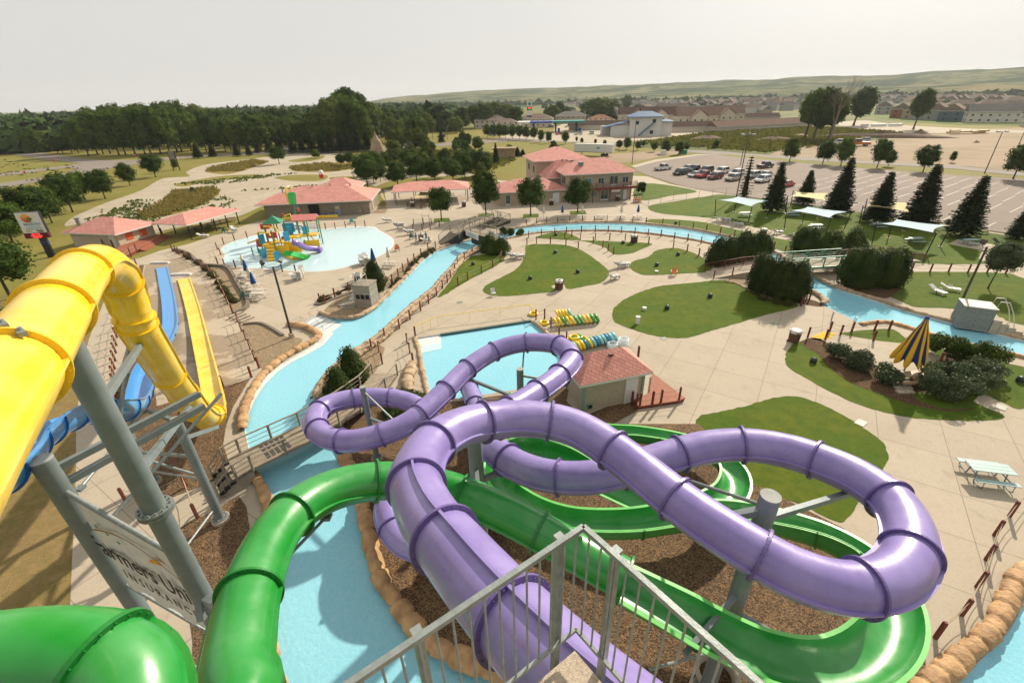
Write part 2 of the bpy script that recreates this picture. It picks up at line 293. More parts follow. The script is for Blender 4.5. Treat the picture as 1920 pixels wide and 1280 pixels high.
def inside(p,poly):
    c=False; n=len(poly)
    for i in range(n):
        a,b=poly[i],poly[i-1]
        if (a[1]>p[1])!=(b[1]>p[1]) and p[0]<(b[0]-a[0])*(p[1]-a[1])/(b[1]-a[1])+a[0]: c=not c
    return c
def holed(name,outer,holes,z,mat,wallz=None,wallmat=None):
    vs=[];es=[]
    for lp in [outer]+holes:
        o=len(vs); n=len(lp); vs+=[Vector((p[0],p[1])) for p in lp]; es+=[(o+i,o+(i+1)%n) for i in range(n)]
    V,E,F=geometry.delaunay_2d_cdt(vs,es,[],0,1e-4)[:3]
    fs=[]
    for f in F:
        c=sum((V[i] for i in f),Vector((0,0)))/len(f)
        if inside(c,outer) and not any(inside(c,h) for h in holes):
            a,b,d=V[f[0]],V[f[1]],V[f[2]]
            fs.append(tuple(f) if (b-a).cross(d-a)>0 else tuple(f)[::-1])
    vv=[(v.x,v.y,z) for v in V]; mi=[0]*len(fs)
    if wallz is not None:
        for h in holes:
            o=len(vv); n=len(h); vv+=[(p[0],p[1],z) for p in h]+[(p[0],p[1],wallz) for p in h]
            fs+=[(o+i,o+(i+1)%n,o+n+(i+1)%n,o+n+i) for i in range(n)]; mi+=[1]*n
    me=bpy.data.meshes.new(name); me.from_pydata(vv,[],fs); me.materials.append(mat)
    if wallmat: me.materials.append(wallmat); me.polygons.foreach_set('material_index',mi)
    o=bpy.data.objects.new(name,me); COL.objects.link(o); o['kind']='structure'; return o
def text(name,body,size,mat,T,parent=None,bold=0.,ext=.004,sx=1.,align='CENTER'):
    c=bpy.data.curves.new(name,'FONT'); c.body=body; c.size=size; c.align_x=align; c.align_y='CENTER'; c.extrude=ext; c.offset=bold; c.resolution_u=2
    o=bpy.data.objects.new(name,c); COL.objects.link(o); dg=bpy.context.evaluated_depsgraph_get(); me=bpy.data.meshes.new_from_object(o.evaluated_get(dg)); bpy.data.objects.remove(o)
    S=Matrix.Diagonal((sx,1,1,1)); me.transform(T@S); me.materials.clear(); me.materials.append(mat)
    q=bpy.data.objects.new(name,me); COL.objects.link(q)
    if parent is not None: q.parent=parent
    return q
# ================================================================ ground, water, paths
RV=[(458,800),(461,775),(470,752),(486,724),(503,702),(530,680),(562,661),(590,645),(600,632),(592,624),(557,611),(600,587),(620,594),(640,597),(670,595),(690,586),(705,575),(730,552),(770,512),(790,490),(815,472),(860,455),(905,445),(925,441),(940,437),(960,430),(1000,424),(1040,420),(1100,418),(1150,418),(1200,420),(1280,428),(1350,441),(1400,455),(1450,474),(1513,511),(1550,531),(1577,543),(1631,560),(1697,582),(1741,594),(1800,609),(1860,623),(1920,638),(2060,680),
 (2060,712),(1920,668),(1859,656),(1800,640),(1751,627),(1690,610),(1650,603),(1614,607),(1580,590),(1544,573),(1537,553),(1513,545),(1480,525),(1440,500),(1400,475),(1340,458),(1280,446),(1200,436),(1130,432),(1060,433),(1000,437),(960,444),(940,450),(915,452),(905,460),(880,470),(860,480),(855,490),(825,522),(805,545),(770,572),(742,597),(705,630),(675,650),(640,675),(612,702),(597,725),(588,750),(600,790),(625,830),(640,860),(655,890),(672,930),(677,955),(687,1011),(702,1080),(727,1130),(777,1192),(821,1230),(915,1270),(1000,1300),(1060,1345),
 (1000,1480),(700,1440),(600,1380),(535,1290),(520,1245),(513,1170),(514,1100),(515,1040),(513,960),(498,915),(484,893),(468,850)]
CV=[(2060,1080),(1980,1105),(1920,1132),(1894,1181),(1861,1217),(1825,1250),(1795,1280),(1740,1350),(1700,1420),(1800,1480),(2100,1400)]
LP=[(782,633),(995,600),(1022,625),(1042,655),(1068,690),(1050,712),(962,731),(860,747),(807,742),(795,690)]
river=[(p.x,p.y) for p in gp(RV)]; curve=[(p.x,p.y) for p in gp(CV)]; land=[(p.x,p.y) for p in gp(LP)]
holed('ground',[(-7000,-300),(7000,-300),(7000,9000),(-7000,9000)],[river,curve,land],0,dry)
sheet('far_fields',None,.05,farg,pts=[Vector(p) for p in [(-6500,330,.05),(-240,330,.05),(-60,390,.05),(60,400,.05),(120,345,.05),(300,330,.05),(6500,330,.05),(6500,8500,.05),(-6500,8500,.05)]])
DK=[(226,491),(262,484),(300,470),(352,458),(420,435),(470,419),(500,412),(640,392),(725,386),(720,352),(850,340),(900,335),(960,340),(1190,330),(1215,331),(1255,345),(1330,359),(1440,376),(1590,397),(1740,417),(1920,445),(2250,500),(2400,640),(2300,1100),(2200,1800),(1500,2600),(900,2700),(300,2300),(80,1500),(104,1320),(122,1230),(131,1150),(142,900),(143,790),(155,677),(168,632),(203,545)]
deck=[(p.x,p.y) for p in gp(DK)]
holed('deck',deck,[river,curve,land],.012,conc,-.7,TILE)
def wsheet(name,loop,z,mat): return sheet(name,None,z,mat,pts=[Vector((x,y,z)) for x,y in loop])
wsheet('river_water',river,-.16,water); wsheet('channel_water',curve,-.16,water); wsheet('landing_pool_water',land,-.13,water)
SPL=[(417,467),(432,457),(455,449),(505,438),(605,431),(655,427),(697,427),(710,434),(730,445),(736,455),(730,467),(705,482),(667,495),(617,506),(575,508),(530,505),(455,500),(420,492),(424,478)]
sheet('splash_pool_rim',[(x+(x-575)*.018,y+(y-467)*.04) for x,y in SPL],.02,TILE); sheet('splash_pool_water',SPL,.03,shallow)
# pale shelf along the left bank, seen through the water
sheet('river_shelf',[(462,798),(466,772),(478,745),(497,716),(520,694),(545,677),(575,662),(606,644),(625,622),(602,612),(560,612),(592,624),(600,632),(590,645),(562,661),(530,680),(503,702),(486,724),(470,752),(461,775)],-.145,TILE,smooth=False)
sheet('river_beach',[(557,611),(600,587),(640,607),(600,634),(592,624)],-.15,TILE,smooth=False)
# lawns
LW={'house_lawn':[(1194,346),(1212,344),(1250,347),(1306,359),(1260,367),(1210,376),(1188,368)],
'shade_lawn':[(1217,387),(1265,378),(1320,369),(1352,365),(1400,370),(1450,377),(1592,396),(1660,409),(1773,424),(1920,447),(2060,470),(2060,500),(1920,494),(1865,488),(1850,495),(1721,494),(1688,485),(1660,474),(1627,464),(1560,459),(1500,449),(1440,430),(1417,427),(1340,410),(1237,400)],
'bank_lawn':[(1212,416),(1230,411),(1305,415),(1365,427),(1425,441),(1500,457),(1500,478),(1470,472),(1405,450),(1355,438),(1280,425)],
'east_lawn':[(1640,520),(1682,511),(1800,510),(1889,513),(1920,522),(2060,560),(2060,640),(1920,610),(1840,592),(1784,579),(1719,576),(1690,566),(1655,550),(1630,535)],
'main_lawn':[(989,460),(1032,458),(1062,460),(1085,467),(1110,482),(1135,502),(1142,515),(1127,530),(1095,537),(1065,542),(1056,533),(1034,536),(1041,546),(1000,551),(960,555),(930,555),(910,550),(906,542),(915,533),(940,520),(963,508),(978,493),(985,475)],
'small_lawn':[(1090,451),(1150,453),(1217,456),(1218,461),(1197,470),(1185,475),(1152,477),(1135,465),(1110,456)],
'strip_lawn':[(1005,446),(1032,437),(1062,437),(1088,450),(1045,449)],
'west_lawn':[(902,478),(946,470),(946,485),(935,495),(922,503),(885,522),(858,538),(832,554),(821,556),(842,530),(862,500),(882,482)],
'chair_lawn':[(1260,465),(1230,470),(1215,482),(1188,490),(1180,501),(1200,514),(1230,516),(1280,513),(1325,510),(1335,499),(1312,480),(1285,469)],
'big_lawn':[(1292,531),(1355,525),(1380,530),(1402,542),(1442,557),(1497,573),(1430,592),(1380,607),(1335,620),(1290,633),(1250,633),(1210,625),(1165,610),(1150,600),(1150,580),(1170,562),(1205,546),(1240,536)],
'island_lawn':[(1497,641),(1478,655),(1472,672),(1478,688),(1495,700),(1552,732),(1615,760),(1690,780),(1765,787),(1840,789),(1884,782),(1850,765),(1826,752),(1846,741),(1880,755),(1912,767),(1930,750),(1960,700),(1920,688),(1865,676),(1800,660),(1720,648),(1677,619),(1640,618),(1582,624),(1560,640)],
'hut_lawn':[(1310,782),(1350,772),(1390,763),(1440,749),(1475,743),(1510,747),(1565,770),(1615,800),(1652,827),(1665,852),(1657,877),(1610,940),(1576,978),(1500,945),(1420,920),(1370,900),(1330,860),(1305,810)]}
for k,v in LW.items():
    pt=cr([P(x,y) for x,y in v],14,True); sheet(k,None,.03,grass,pts=[Vector((p.x+.10*noise.noise(p*1.7),p.y+.10*noise.noise(p*1.9+Vector((9,0,0))),.03)) for p in pt])
sheet('brown_grass',[(-700,620),(40,560),(120,560),(168,600),(155,680),(143,780),(142,900),(131,1150),(110,1400),(-700,1900)],.006,multi('brown_grass_cover',[(.3,.4,.65,(.17,.145,.04),.7),(1.5,.45,.7,(.33,.225,.10),.8),(7,.5,.8,(.12,.09,.035),.6)],(.25,.18,.075),bump=1,bscale=25,spec=.1))
sheet('table_pad',[(1777,458),(1795,449),(1870,460),(1920,467),(1920,487),(1868,484),(1850,495),(1835,485),(1842,470)],.045,conc,False)
sheet('island_patio',[(1514,634),(1550,622),(1600,632),(1650,640),(1700,645),(1735,652),(1765,672),(1760,692),(1735,700),(1703,702),(1706,724),(1672,722),(1668,700),(1620,672),(1560,645)],.045,conc,False)
sheet('yellow_step_mat',[(1518,633),(1545,622),(1568,626),(1552,638)],.06,M('matte_yellow',(.62,.42,.03),rough=.9),False)
sheet('shrub_bed',[(1500,643),(1530,634),(1560,648),(1620,675),(1666,702),(1672,724),(1720,730),(1790,745),(1840,740),(1870,700),(1850,680),(1800,665),(1765,672),(1762,694),(1735,702),(1708,706),(1708,735),(1730,755),(1780,768),(1830,765),(1790,772),(1720,762),(1660,742),(1600,720),(1556,690),(1535,665)],.045,mulch)
sheet('cedar_bed',[(1402,545),(1415,535),(1440,560),(1500,560),(1530,565),(1540,575),(1500,570),(1470,568),(1440,563)],.045,mulch)
sheet('bridge_bed',[(1357,525),(1404,515),(1402,541),(1380,530)],.045,graveltan,False)
sheet('cedar_bed_east',[(1577,538),(1660,530),(1690,535),(1668,558),(1640,556),(1600,545)],.047,mulch)
# gravel beds
GV={'slide_gravel':[(808,752),(862,752),(962,738),(1050,718),(1070,705),(1062,752),(1090,782),(1190,742),(1196,770),(1150,795),(1310,795),(1345,830),(1375,890),(1480,940),(1580,990),(1650,1050),(1700,1120),(1735,1220),(1735,1350),(1600,1600),(1150,1500),(1080,1350),(1010,1295),(920,1262),(828,1222),(784,1186),(735,1124),(712,1078),(699,1010),(690,955),(680,925),(655,880),(640,830),(645,790),(690,755),(760,745)],
'tower_gravel':[(294,762),(327,751),(410,728),(470,710),(437,764),(424,800),(419,834),(428,862),(405,900),(293,944),(262,905),(243,870),(222,800),(216,725),(237,655),(262,497),(270,497),(243,655),(240,700),(285,712)],
'path_gravel':[(323,998),(360,977),(398,959),(448,930),(462,950),(470,1000),(457,1060),(450,1150),(446,1280),(440,1500),(330,1500),(360,1300),(362,1200),(345,1090)],
'bank_gravel':[(645,692),(700,640),(722,652),(712,682),(690,720),(650,745),(612,745),(600,720),(625,700)],
'pole_gravel':[(455,610),(490,609),(530,630),(565,635),(555,650),(492,690),(472,650)],
'booth_gravel':[(605,586),(645,555),(712,552),(695,577),(667,590),(625,592)],
'long_planter':[(322,470),(350,478),(378,499),(425,504),(445,535),(465,573),(440,590),(420,548),(392,514),(360,492)],
'bank_planter':[(590,570),(650,540),(692,531),(730,541),(815,464),(805,462),(725,520),(680,528),(600,560)],
'restroom_gravel':[(695,400),(720,385),(727,393),(722,400)],}
for k,v in GV.items(): sheet(k,v,.034,gravel if k in('slide_gravel','tower_gravel','path_gravel') else graveltan,smooth=k in('pole_gravel','booth_gravel','long_planter'))
sheet('runout_pad',[(275,495),(362,478),(378,500),(415,552),(447,600),(476,680),(473,705),(412,727),(327,752),(294,762),(290,716),(243,700),(245,655),(258,560)],.04,padc,False)
sheet('curb_path',[(470,709),(497,697),(480,712),(447,770),(436,810),(440,862),(428,862),(419,834),(424,800),(437,764)],.042,conc,False)
# kart track area, roads, parking, dirt
sheet('kart_track',[(122,424),(138,407),(200,380),(265,357),(305,335),(355,331),(350,322),(390,308),(480,297),(560,288),(640,284),(700,290),(800,300),(905,335),(850,345),(720,352),(726,384),(700,348),(600,352),(500,384),(442,407),(330,427),(272,440),(230,415),(160,418)],.02,oldc)
for k,v in {'dry_island':[(265,402),(278,410),(312,405),(350,396),(385,382),(412,361),(400,352),(360,352),(325,360),(295,385)],'track_island':[(385,322),(395,314),(430,306),(475,300),(500,304),(470,316),(450,322),(420,327)],
 'track_strip':[(542,313),(555,321),(600,323),(635,321),(680,312),(660,305),(605,306),(570,308)],'track_strip_far':[(540,302),(580,295),(608,292),(600,299),(565,304)],'entry_grass':[(515,333),(560,328),(612,329),(602,339),(545,339)],'mid_grass':[(620,333),(665,331),(662,338),(625,338)],
 'track_verge':[(330,345),(420,330),(490,328),(470,335),(400,338),(350,350)],'kart_far_verge':[(640,290),(690,285),(740,292),(760,310),(720,312)],'tree_verge':[(705,350),(760,335),(900,330),(935,345),(880,352),(780,345),(730,356)]}.items():
    sheet(k,v,.035,tall if k in('dry_island','track_island','track_strip') else dry)
RD={'north_road':[(-250,262),(0,280),(80,287),(165,299),(201,301),(262,300),(350,293),(475,285),(600,281),(700,276),(830,268),(960,258),(1100,260),(1200,268),(1310,281),(1440,291),(1600,301),(1790,311),(1920,323),(2300,352),(2300,364),(1920,331),(1790,317),(1600,306),(1440,297),(1310,288),(1200,275),(1100,268),(960,265),(830,274),(700,281),(600,286),(480,290),(355,296),(310,301),(224,313),(173,323),(104,336),(0,353),(-250,385),(-250,372),(0,344),(109,328),(142,318),(126,315),(0,331),(-250,360),(-250,352),(0,326),(154,307),(93,300),(0,287),(-250,272)]}
for k,v in RD.items(): sheet(k,v,.06,road,False)
sheet('road_median',[(-200,293),(0,289),(60,297),(120,304),(148,308),(126,313),(60,319),(0,325),(-200,345)],.03,dry)
sheet('station_road',[(935,258),(960,250),(1035,252),(1040,240),(1056,232),(1200,232),(1320,242),(1420,243),(1300,252),(1215,262),(1130,270),(1040,264)],.065,oldc,False)
sheet('parking_lot',[(1190,315),(1230,304),(1310,292),(1342,290),(1380,294),(1440,300),(1600,315),(1765,327),(1920,336),(2300,372),(2400,520),(1920,443),(1740,415),(1590,395),(1440,375),(1330,359),(1285,351),(1240,338),(1210,328),(1193,320)],.07,asph,False)
sheet('lot_kerb',[(1183,312),(1228,300),(1308,290),(1342,290),(1310,292),(1230,304),(1190,315)],.1,conc,False)
sheet('verge_strip',[(1345,289),(1440,295),(1600,309),(1765,321),(1920,333),(2300,366),(2300,372),(1920,336),(1765,327),(1600,315),(1440,300),(1360,293)],.075,dry,False)
sheet('bare_dirt',[(1440,290),(1470,275),(1560,268),(1620,262),(1700,255),(1780,250),(1920,240),(2300,262),(2300,345),(1920,322),(1790,311),(1600,301)],.05,dirt)
sheet('trailer_dirt',[(1110,305),(1130,292),(1180,287),(1240,284),(1290,285),(1250,292),(1200,302),(1150,306)],.03,dirt)
sheet('brushland',[(1170,272),(1230,262),(1330,248),(1430,236),(1500,235),(1560,240),(1640,247),(1700,252),(1650,262),(1560,270),(1470,276),(1440,290),(1350,284),(1260,280)],.07,brush)
sheet('grey_dirt',[(1560,232),(1620,226),(1680,234),(1780,240),(1920,245),(2250,252),(2250,262),(1920,250),(1780,250),(1700,250),(1620,243)],.09,oldc)
sheet('terrace_lawn',[(1610,215),(1640,221),(1700,229),(1800,234),(1920,236),(2200,244),(2200,238),(1920,230),(1800,228),(1720,222),(1650,211)],.12,grass,False)
# painted lines of the lot
LN=MB()
def line(a,b,w=.12):
    A,B=P(*a),P(*b); d=(B-A).normalized(); n=Vector((-d.y,d.x,0))*w/2
    LN.add([A+n+Vector((0,0,.085)),A-n+Vector((0,0,.085)),B-n+Vector((0,0,.085)),B+n+Vector((0,0,.085))],[(0,1,2,3)])
for r,(x0,y0,x1,y1,dx,dy) in enumerate([(1500,326,1527,317,1,0)]): pass
P0=P(1440,371); P1=P(1920,438); U=(P1-P0).normalized(); V=Vector((-U.y,U.x,0))
SV=(P(1666,378.5)-P(1642,388)).normalized() ; SV=(P(1716,381)-P(1650,404)).normalized()
for row in range(5):
    o=P0+V*(1.2+row*8.6 if row<1 else 5+row*11.2)
    for k in range(-1,34):
        a=o+U*(k*2.75*1.06); b=a+SV*(4.6 if row in(0,) else 9.0)
        pa,pb=proj(a),proj(b)
        if pa[0]<1215 or pb[1]<300+(pb[0]-1440)*.076 or pb[0]<1330: continue
        n=Vector((-SV.y,SV.x,0))*.045; z=Vector((0,0,.085)); LN.add([a+n+z,a-n+z,b-n+z,b+n+z],[(0,1,2,3)])
tag(LN.build('parking_lines',M('worn_line_paint',(.50,.47,.43),(.34,.30,.26),scale=.8)),kind='structure')
# yellow strip lines in the kart area and slide area are painted kerbs
# hills
def hill():
    rs=[700+i*110 for i in range(34)]; na=150; a0,a1=-62,75
    prof=[(-62,0),(-40,.0),(-30,2),(-16,6),(-14,34),(-10,58),(-5,76),(0,86),(8,90),(16,94),(24,100),(31,101),(38,103),(45,112),(52,118),(60,122),(75,120)]
    vs=[];fs=[]
    for i,r in enumerate(rs):
        for j in range(na):
            a=a0+(a1-a0)*j/(na-1); x=math.sin(R(a))*r; y=math.cos(R(a))*r
            for k in range(len(prof)-1):
                if prof[k][0]<=a<=prof[k+1][0]: t=(a-prof[k][0])/(prof[k+1][0]-prof[k][0]); h=prof[k][1]*(1-t)+prof[k+1][1]*t; break
            s=max(0,(r-1300)/2100); s=min(1,s); s=s*s*(3-2*s)
            n=noise.fractal(Vector((x/300,y/300,0)),1.,2.,6); h2=h*s*(1+.25*n*(1-s*.8))+ (n*9*s if h>5 else 0)
            h2-=(.6 if i==0 else 0)
            vs.append((x,y,h2*.84+(.02 if s==0 else .1)-(.5 if s==0 else 0)))
    for i in range(len(rs)-1):
        for j in range(na-1): k=i*na+j; fs.append((k,k+na,k+na+1,k+1))
    b=MB(); b.sm=True; b.add(vs,fs)
    m=multi('hill_cover',[(.0016,.42,.58,(.12,.14,.07),.8),(.005,.48,.54,(.035,.06,.035),.9),(.016,.52,.58,(.04,.065,.035),.8),(.004,.56,.64,(.24,.20,.11),.7)],(.19,.185,.11),bump=0,spec=0)
    return b.build('hills',m)
HL=hill(); tag(HL,kind='structure')

# ================================================================ rock edging
def kerb(name,px,mat,r=.34,seg=.8,label='',z=.06,lift=.0,seed=1):
    pts=cr([P(*p) for p in px],6); L=[0]
    for a,b in zip(pts,pts[1:]): L.append(L[-1]+(b-a).length)
    n=int(L[-1]/.09); vs=[];K=9; rng=random.Random(seed); b=MB(); j=0
    phs=[0]
    while phs[-1]<L[-1]+3: phs.append(phs[-1]+seg*rng.uniform(.65,1.35))
    sz=[rng.uniform(.82,1.12) for _ in phs]; q=0
    for i in range(n+1):
        s=L[-1]*i/n
        while j<len(L)-2 and L[j+1]<s: j+=1
        t=(s-L[j])/max(1e-6,L[j+1]-L[j]); p=pts[j].lerp(pts[j+1],t); d=(pts[j+1]-pts[j]).normalized(); w=Vector((-d.y,d.x,0))
        while phs[q+1]<s: q+=1
        u=(s-phs[q])/(phs[q+1]-phs[q]); bul=(.58+.42*(1-abs(2*u-1)**9))*sz[q]
        for k in range(K):
            a=math.pi*(k/(K-1))*1.16-.25; rr=r*bul*(1+.22*noise.noise(Vector((s*1.1,k*.6,seed)))+.10*noise.noise(Vector((s*3.3,k*1.9,seed+9))))
            vs.append(p+w*math.cos(a)*rr+Vector((0,0,math.sin(a)*rr*.72+z+lift)))
    b.sm=True; b.add(vs,[(i*K+k,i*K+k+1,(i+1)*K+k+1,(i+1)*K+k) for i in range(n) for k in range(K-1)])
    o=b.build(name,mat); tag(o,label,'rock edging'); return o
kerb('rock_edging',[(455,808),(458,775),(468,748),(484,718),(501,697),(530,674),(562,655),(590,640),(598,630),(585,620),(565,613),(541,610)],ROCK,.38,.9,'tan moulded rock rim on the left river bank beside the triangular gravel bed',lift=.1)
kerb('rock_edging',[(600,586),(620,593),(640,596),(670,594),(690,584),(705,573),(730,549),(770,509),(790,487),(815,469),(858,452)],ROCKG,.3,.6,'tan rock rim on the far river bank past the timber control booth',seed=2)
kerb('rock_edging',[(906,461),(880,473),(862,483),(857,492),(828,524),(808,547),(773,574),(745,600),(708,633),(678,653),(643,678),(615,704),(600,727),(592,750)],ROCKG,.36,.42,'broad tan boulder rim on the right river bank, the row beside the water',seed=3,lift=.06)
kerb('rock_edging',[(908,465),(884,477),(867,487),(862,496),(834,528),(814,552),(780,579),(752,605),(716,638),(686,658),(652,683),(623,708),(608,731),(600,754)],ROCKG,.38,.36,'broad tan boulder rim on the right river bank, the upper row by the posts',seed=23,lift=.16)
kerb('rock_edging',[(644,856),(660,888),(678,928),(683,960),(694,1011),(710,1076),(737,1124),(785,1184),(828,1220),(915,1258),(1000,1290)],ROCK,.42,1.1,'tan rock rim curving under the green and purple tubes',seed=4,lift=.1)
kerb('rock_edging',[(475,890),(488,910),(505,955),(508,1040),(506,1100),(504,1170),(510,1245),(528,1290),(590,1380)],ROCK,.34,1.4,'tan rock rim on the near left bank below the green tube',seed=5,lift=.1)
kerb('rock_edging',[(2050,1030),(1975,1052),(1914,1075),(1886,1127),(1872,1157),(1850,1190),(1812,1225),(1780,1252),(1735,1290),(1690,1350),(1660,1420)],ROCK,.39,.85,'tan moulded rock rim around the pool in the bottom right corner',seed=6,lift=.12)
kerb('rock_edging',[(1000,603),(1026,626),(1046,655),(1070,688)],ROCKG,.25,.6,'short tan rock rim on the right side of the landing pool beside the tubes',seed=7)
kerb('rock_edging',[(778,633),(785,655),(791,690),(803,744)],ROCKG,.22,.5,'narrow tan rock rim on the left side of the landing pool',seed=8)
kerb('rock_edging',[(775,683),(768,700),(764,720),(770,740)],ROCKG,.5,.5,'short heap of tan boulders at the end of the wooden bridge railing',seed=9,lift=.1)
kerb('rock_edging',[(952,430),(1000,423),(1040,419),(1100,417),(1150,417),(1200,419),(1280,427),(1350,440),(1400,454),(1450,472),(1480,490),(1515,510),(1550,530),(1577,541),(1631,558),(1697,580),(1741,592),(1800,607),(1860,621),(1920,636),(2060,678)],ROCKG,.3,.7,'long tan rock rim on the far bank of the eastern river',seed=10)
kerb('rock_edging',[(1412,477),(1340,459),(1280,447),(1200,437),(1130,433),(1060,434),(1000,438),(950,448)],ROCKG,.28,.6,'long tan rock rim on the near bank in front of the house',seed=11)
kerb('rock_edging',[(1502,541),(1520,548),(1536,556),(1546,566),(1540,572)],ROCKG,.35,.6,'tan rock rim curling round the cedar hedge by the river',seed=12,lift=.1)
kerb('rock_edging',[(1614,609),(1640,605),(1665,605),(1700,614),(1751,629),(1800,642),(1859,659),(1920,671),(2060,716)],ROCK,.3,.8,'tan rock rim on the near bank behind the folded umbrella',seed=13)
kerb('rock_edging',[(1357,527),(1380,532),(1402,543),(1440,559),(1480,570)],ROCKG,.15,.4,'low stone edging along the cedar bed on the large lawn',seed=14)
# ================================================================ tube slides
def frames(cp,n=10):
    pts=cr(cp,n); L=[0]
    for a,b in zip(pts,pts[1:]): L.append(L[-1]+(b-a).length)
    def at(s):
        s=max(0,min(L[-1],s)); lo,hi=0,len(L)-1
        while hi-lo>1:
            m=(lo+hi)//2
            if L[m]<=s: lo=m
            else: hi=m
        t=(s-L[lo])/max(1e-6,L[hi]-L[lo]); return pts[lo].lerp(pts[hi],t)
    def fr(s):
        p=at(s); d=(at(s+.15)-at(s-.15)).normalized(); a=d.cross(Vector((0,0,1))).normalized(); return p,d,a,a.cross(d)
    return L[-1],fr
def ringpts(f,r,n,off=0): p,d,a,u=f; return [p+d*off+a*math.cos(2*math.pi*k/n)*r+u*math.sin(2*math.pi*k/n)*r for k in range(n)]
def tubeslide(root,cp,r,seclen,mat,matd,s0=0,s1=None,seams=lambda s:(0,180),bolts=6.,joints=None):
    L,fr=frames(cp); s1=s1 or L; N=max(1,round((s1-s0)/seclen)); n=36
    cuts=[s0+(s1-s0)*i/N for i in range(N+1)]
    if joints:
        cuts=[s0]+sorted(min(((fr(L*k/600)[0]-Vector(j)).length,L*k/600) for k in range(601))[1] for j in joints)+[s1]; N=len(cuts)-1
    for i in range(N):
        a,e=cuts[i],cuts[i+1]; k=max(8,int((e-a)*4)); b=MB(); b.sm=True; vs=[];
        for j in range(k+1): vs+=ringpts(fr(a+(e-a)*j/k),r,n)
        b.add(vs,[(j*n+q,j*n+(q+1)%n,(j+1)*n+(q+1)%n,(j+1)*n+q) for j in range(k) for q in range(n)])
        b.sm=False                   # seam flanges where the two half shells meet
        for an in seams((a+e)/2):
            vs=[]
            for j in range(k+1):
                p,d,A,U=fr(a+(e-a)*j/k); o=A*math.cos(R(an))+U*math.sin(R(an)); t=-A*math.sin(R(an))+U*math.cos(R(an))
                vs+=[p+o*(r-.01)+t*.028,p+o*(r+.085)+t*.028,p+o*(r+.085)-t*.028,p+o*(r-.01)-t*.028]
            b.mi=1; b.add(vs,[(j*4+q,j*4+(q+1)%4,(j+1)*4+(q+1)%4,(j+1)*4+q) for j in range(k) for q in range(4)]); b.mi=0
        b.build('tube_section',[mat,mat],root)
        if i>0 or s0>0: flange(root,fr(a),r,matd,bolts)
    flange(root,fr(s1-.02),r,matd,bolts)
    return L,fr
def flange(root,f,r,matd,bolts=6.,h=.10,n=44):
    p,d,A,U=f; b=MB(); vs=[]
    for rr,o in((r-.01,-.035),(r+h,-.035),(r+h,.035),(r-.01,.035)): vs+=ringpts(f,rr,n,o)
    b.add(vs,[(j*n+k,j*n+(k+1)%n,(j+1)*n+(k+1)%n,(j+1)*n+k) for j in range(3) for k in range(n)])
    if (p-Vector((0,0,H))).length<22:
        m=22
        for k in range(m):
            a=2*math.pi*k/m; c=p+(A*math.cos(a)+U*math.sin(a))*(r+h*.55); b.cyl(c-d*.06,c+d*.06,.016,n=5)
    b.build('joint_flange',matd,root)
def Z(l): return [P(x,y,z) for x,y,z in l]
pr=empty('purple_tube_slide',P(870,735,0)*0); tag(pr,'long glossy purple enclosed tube slide twisting in loops over the gravel','water slide')
PC=Z([(1210,1400,13.8),(1075,1275,13.45),(960,1158,13.1),(868,1052,12.75),(800,962,12.3),(780,893,11.8),(806,838,11.35),(860,803,10.95),(925,788,10.6),(1000,785,10.35),(1080,803,10.15),(1165,855,10.0),(1275,942,9.85),(1395,1022,9.7),(1500,1078,9.55),(1600,1102,9.4),(1680,1078,9.25),(1708,1020,9.1),(1680,950,8.95),(1615,900,8.8),(1540,866,8.65),(1470,844,8.5),(1400,834,8.35),(1325,838,8.2),(1250,857,8.0),(1170,882,7.8),(1090,896,7.6),(1010,888,7.4),(945,858,7.2),(912,818,7.0),(928,785,6.8),(985,750,6.5),(1045,707,6.2),(1072,672,5.95),(1045,647,5.7),(990,642,5.45),(935,655,5.15),(880,688,4.85),(825,742,4.5),(770,790,4.2),(710,816,3.9),(650,827,3.6),(605,815,3.4),(590,785,3.2),(615,759,3.0),(680,745,2.8),(750,749,2.6),(797,772,2.4),(808,812,2.25),(780,862,2.1),(738,915,1.95),(728,968,1.8),(760,1018,1.65),(820,1030,1.5),(880,995,1.3),(915,935,1.1),(915,860,.9),(903,800,.75),(890,755,.6),(880,728,.45)])
def pseam(s): return (90,) if s<6.6 else (0,180)
LP_,pf=tubeslide(pr,PC,.625,2.35,PUR,PURD,seams=pseam)
gr=empty('green_slide'); tag(gr,'bright green slide, a closed tube that opens into a coiling flume','water slide')
GC=[Vector(v) for v in [(-12,3.3,14.1),(-9.2,3.1,13.85),(-7.3,3.25,13.8),(-6.05,3.45,13.62),(-5.15,3.25,13.4),(-4.68,2.5,13.1),(-4.5,1.4,12.75),(-4.2,.3,12.6),(-4.7,-.8,12.1),(-5.6,-1.2,11.7),(-6.4,-.6,11.35),(-6.6,.8,11.0)]]+Z([(425,1370,10.75),(442,1250,10.5),(463,1130,10.25),(500,1030,9.95),(550,962,9.65),(620,920,9.3),(700,902,8.95),(780,904,8.6),(860,925,8.3),(930,955,8.0),(1000,990,7.7),(1090,1040,7.35),(1172,1085,7.05)])
_L,_f=frames(GC); LG,gf=tubeslide(gr,GC,.625,2.4,GRN,GRND,joints=[_f(_L*0+q)[0] for q in (1.4,3.2,4.9,6.6,7.9,9.2,11.0,13.2)]+[_f(13.2+(_L-13.2)*q/8)[0] for q in range(1,8)])
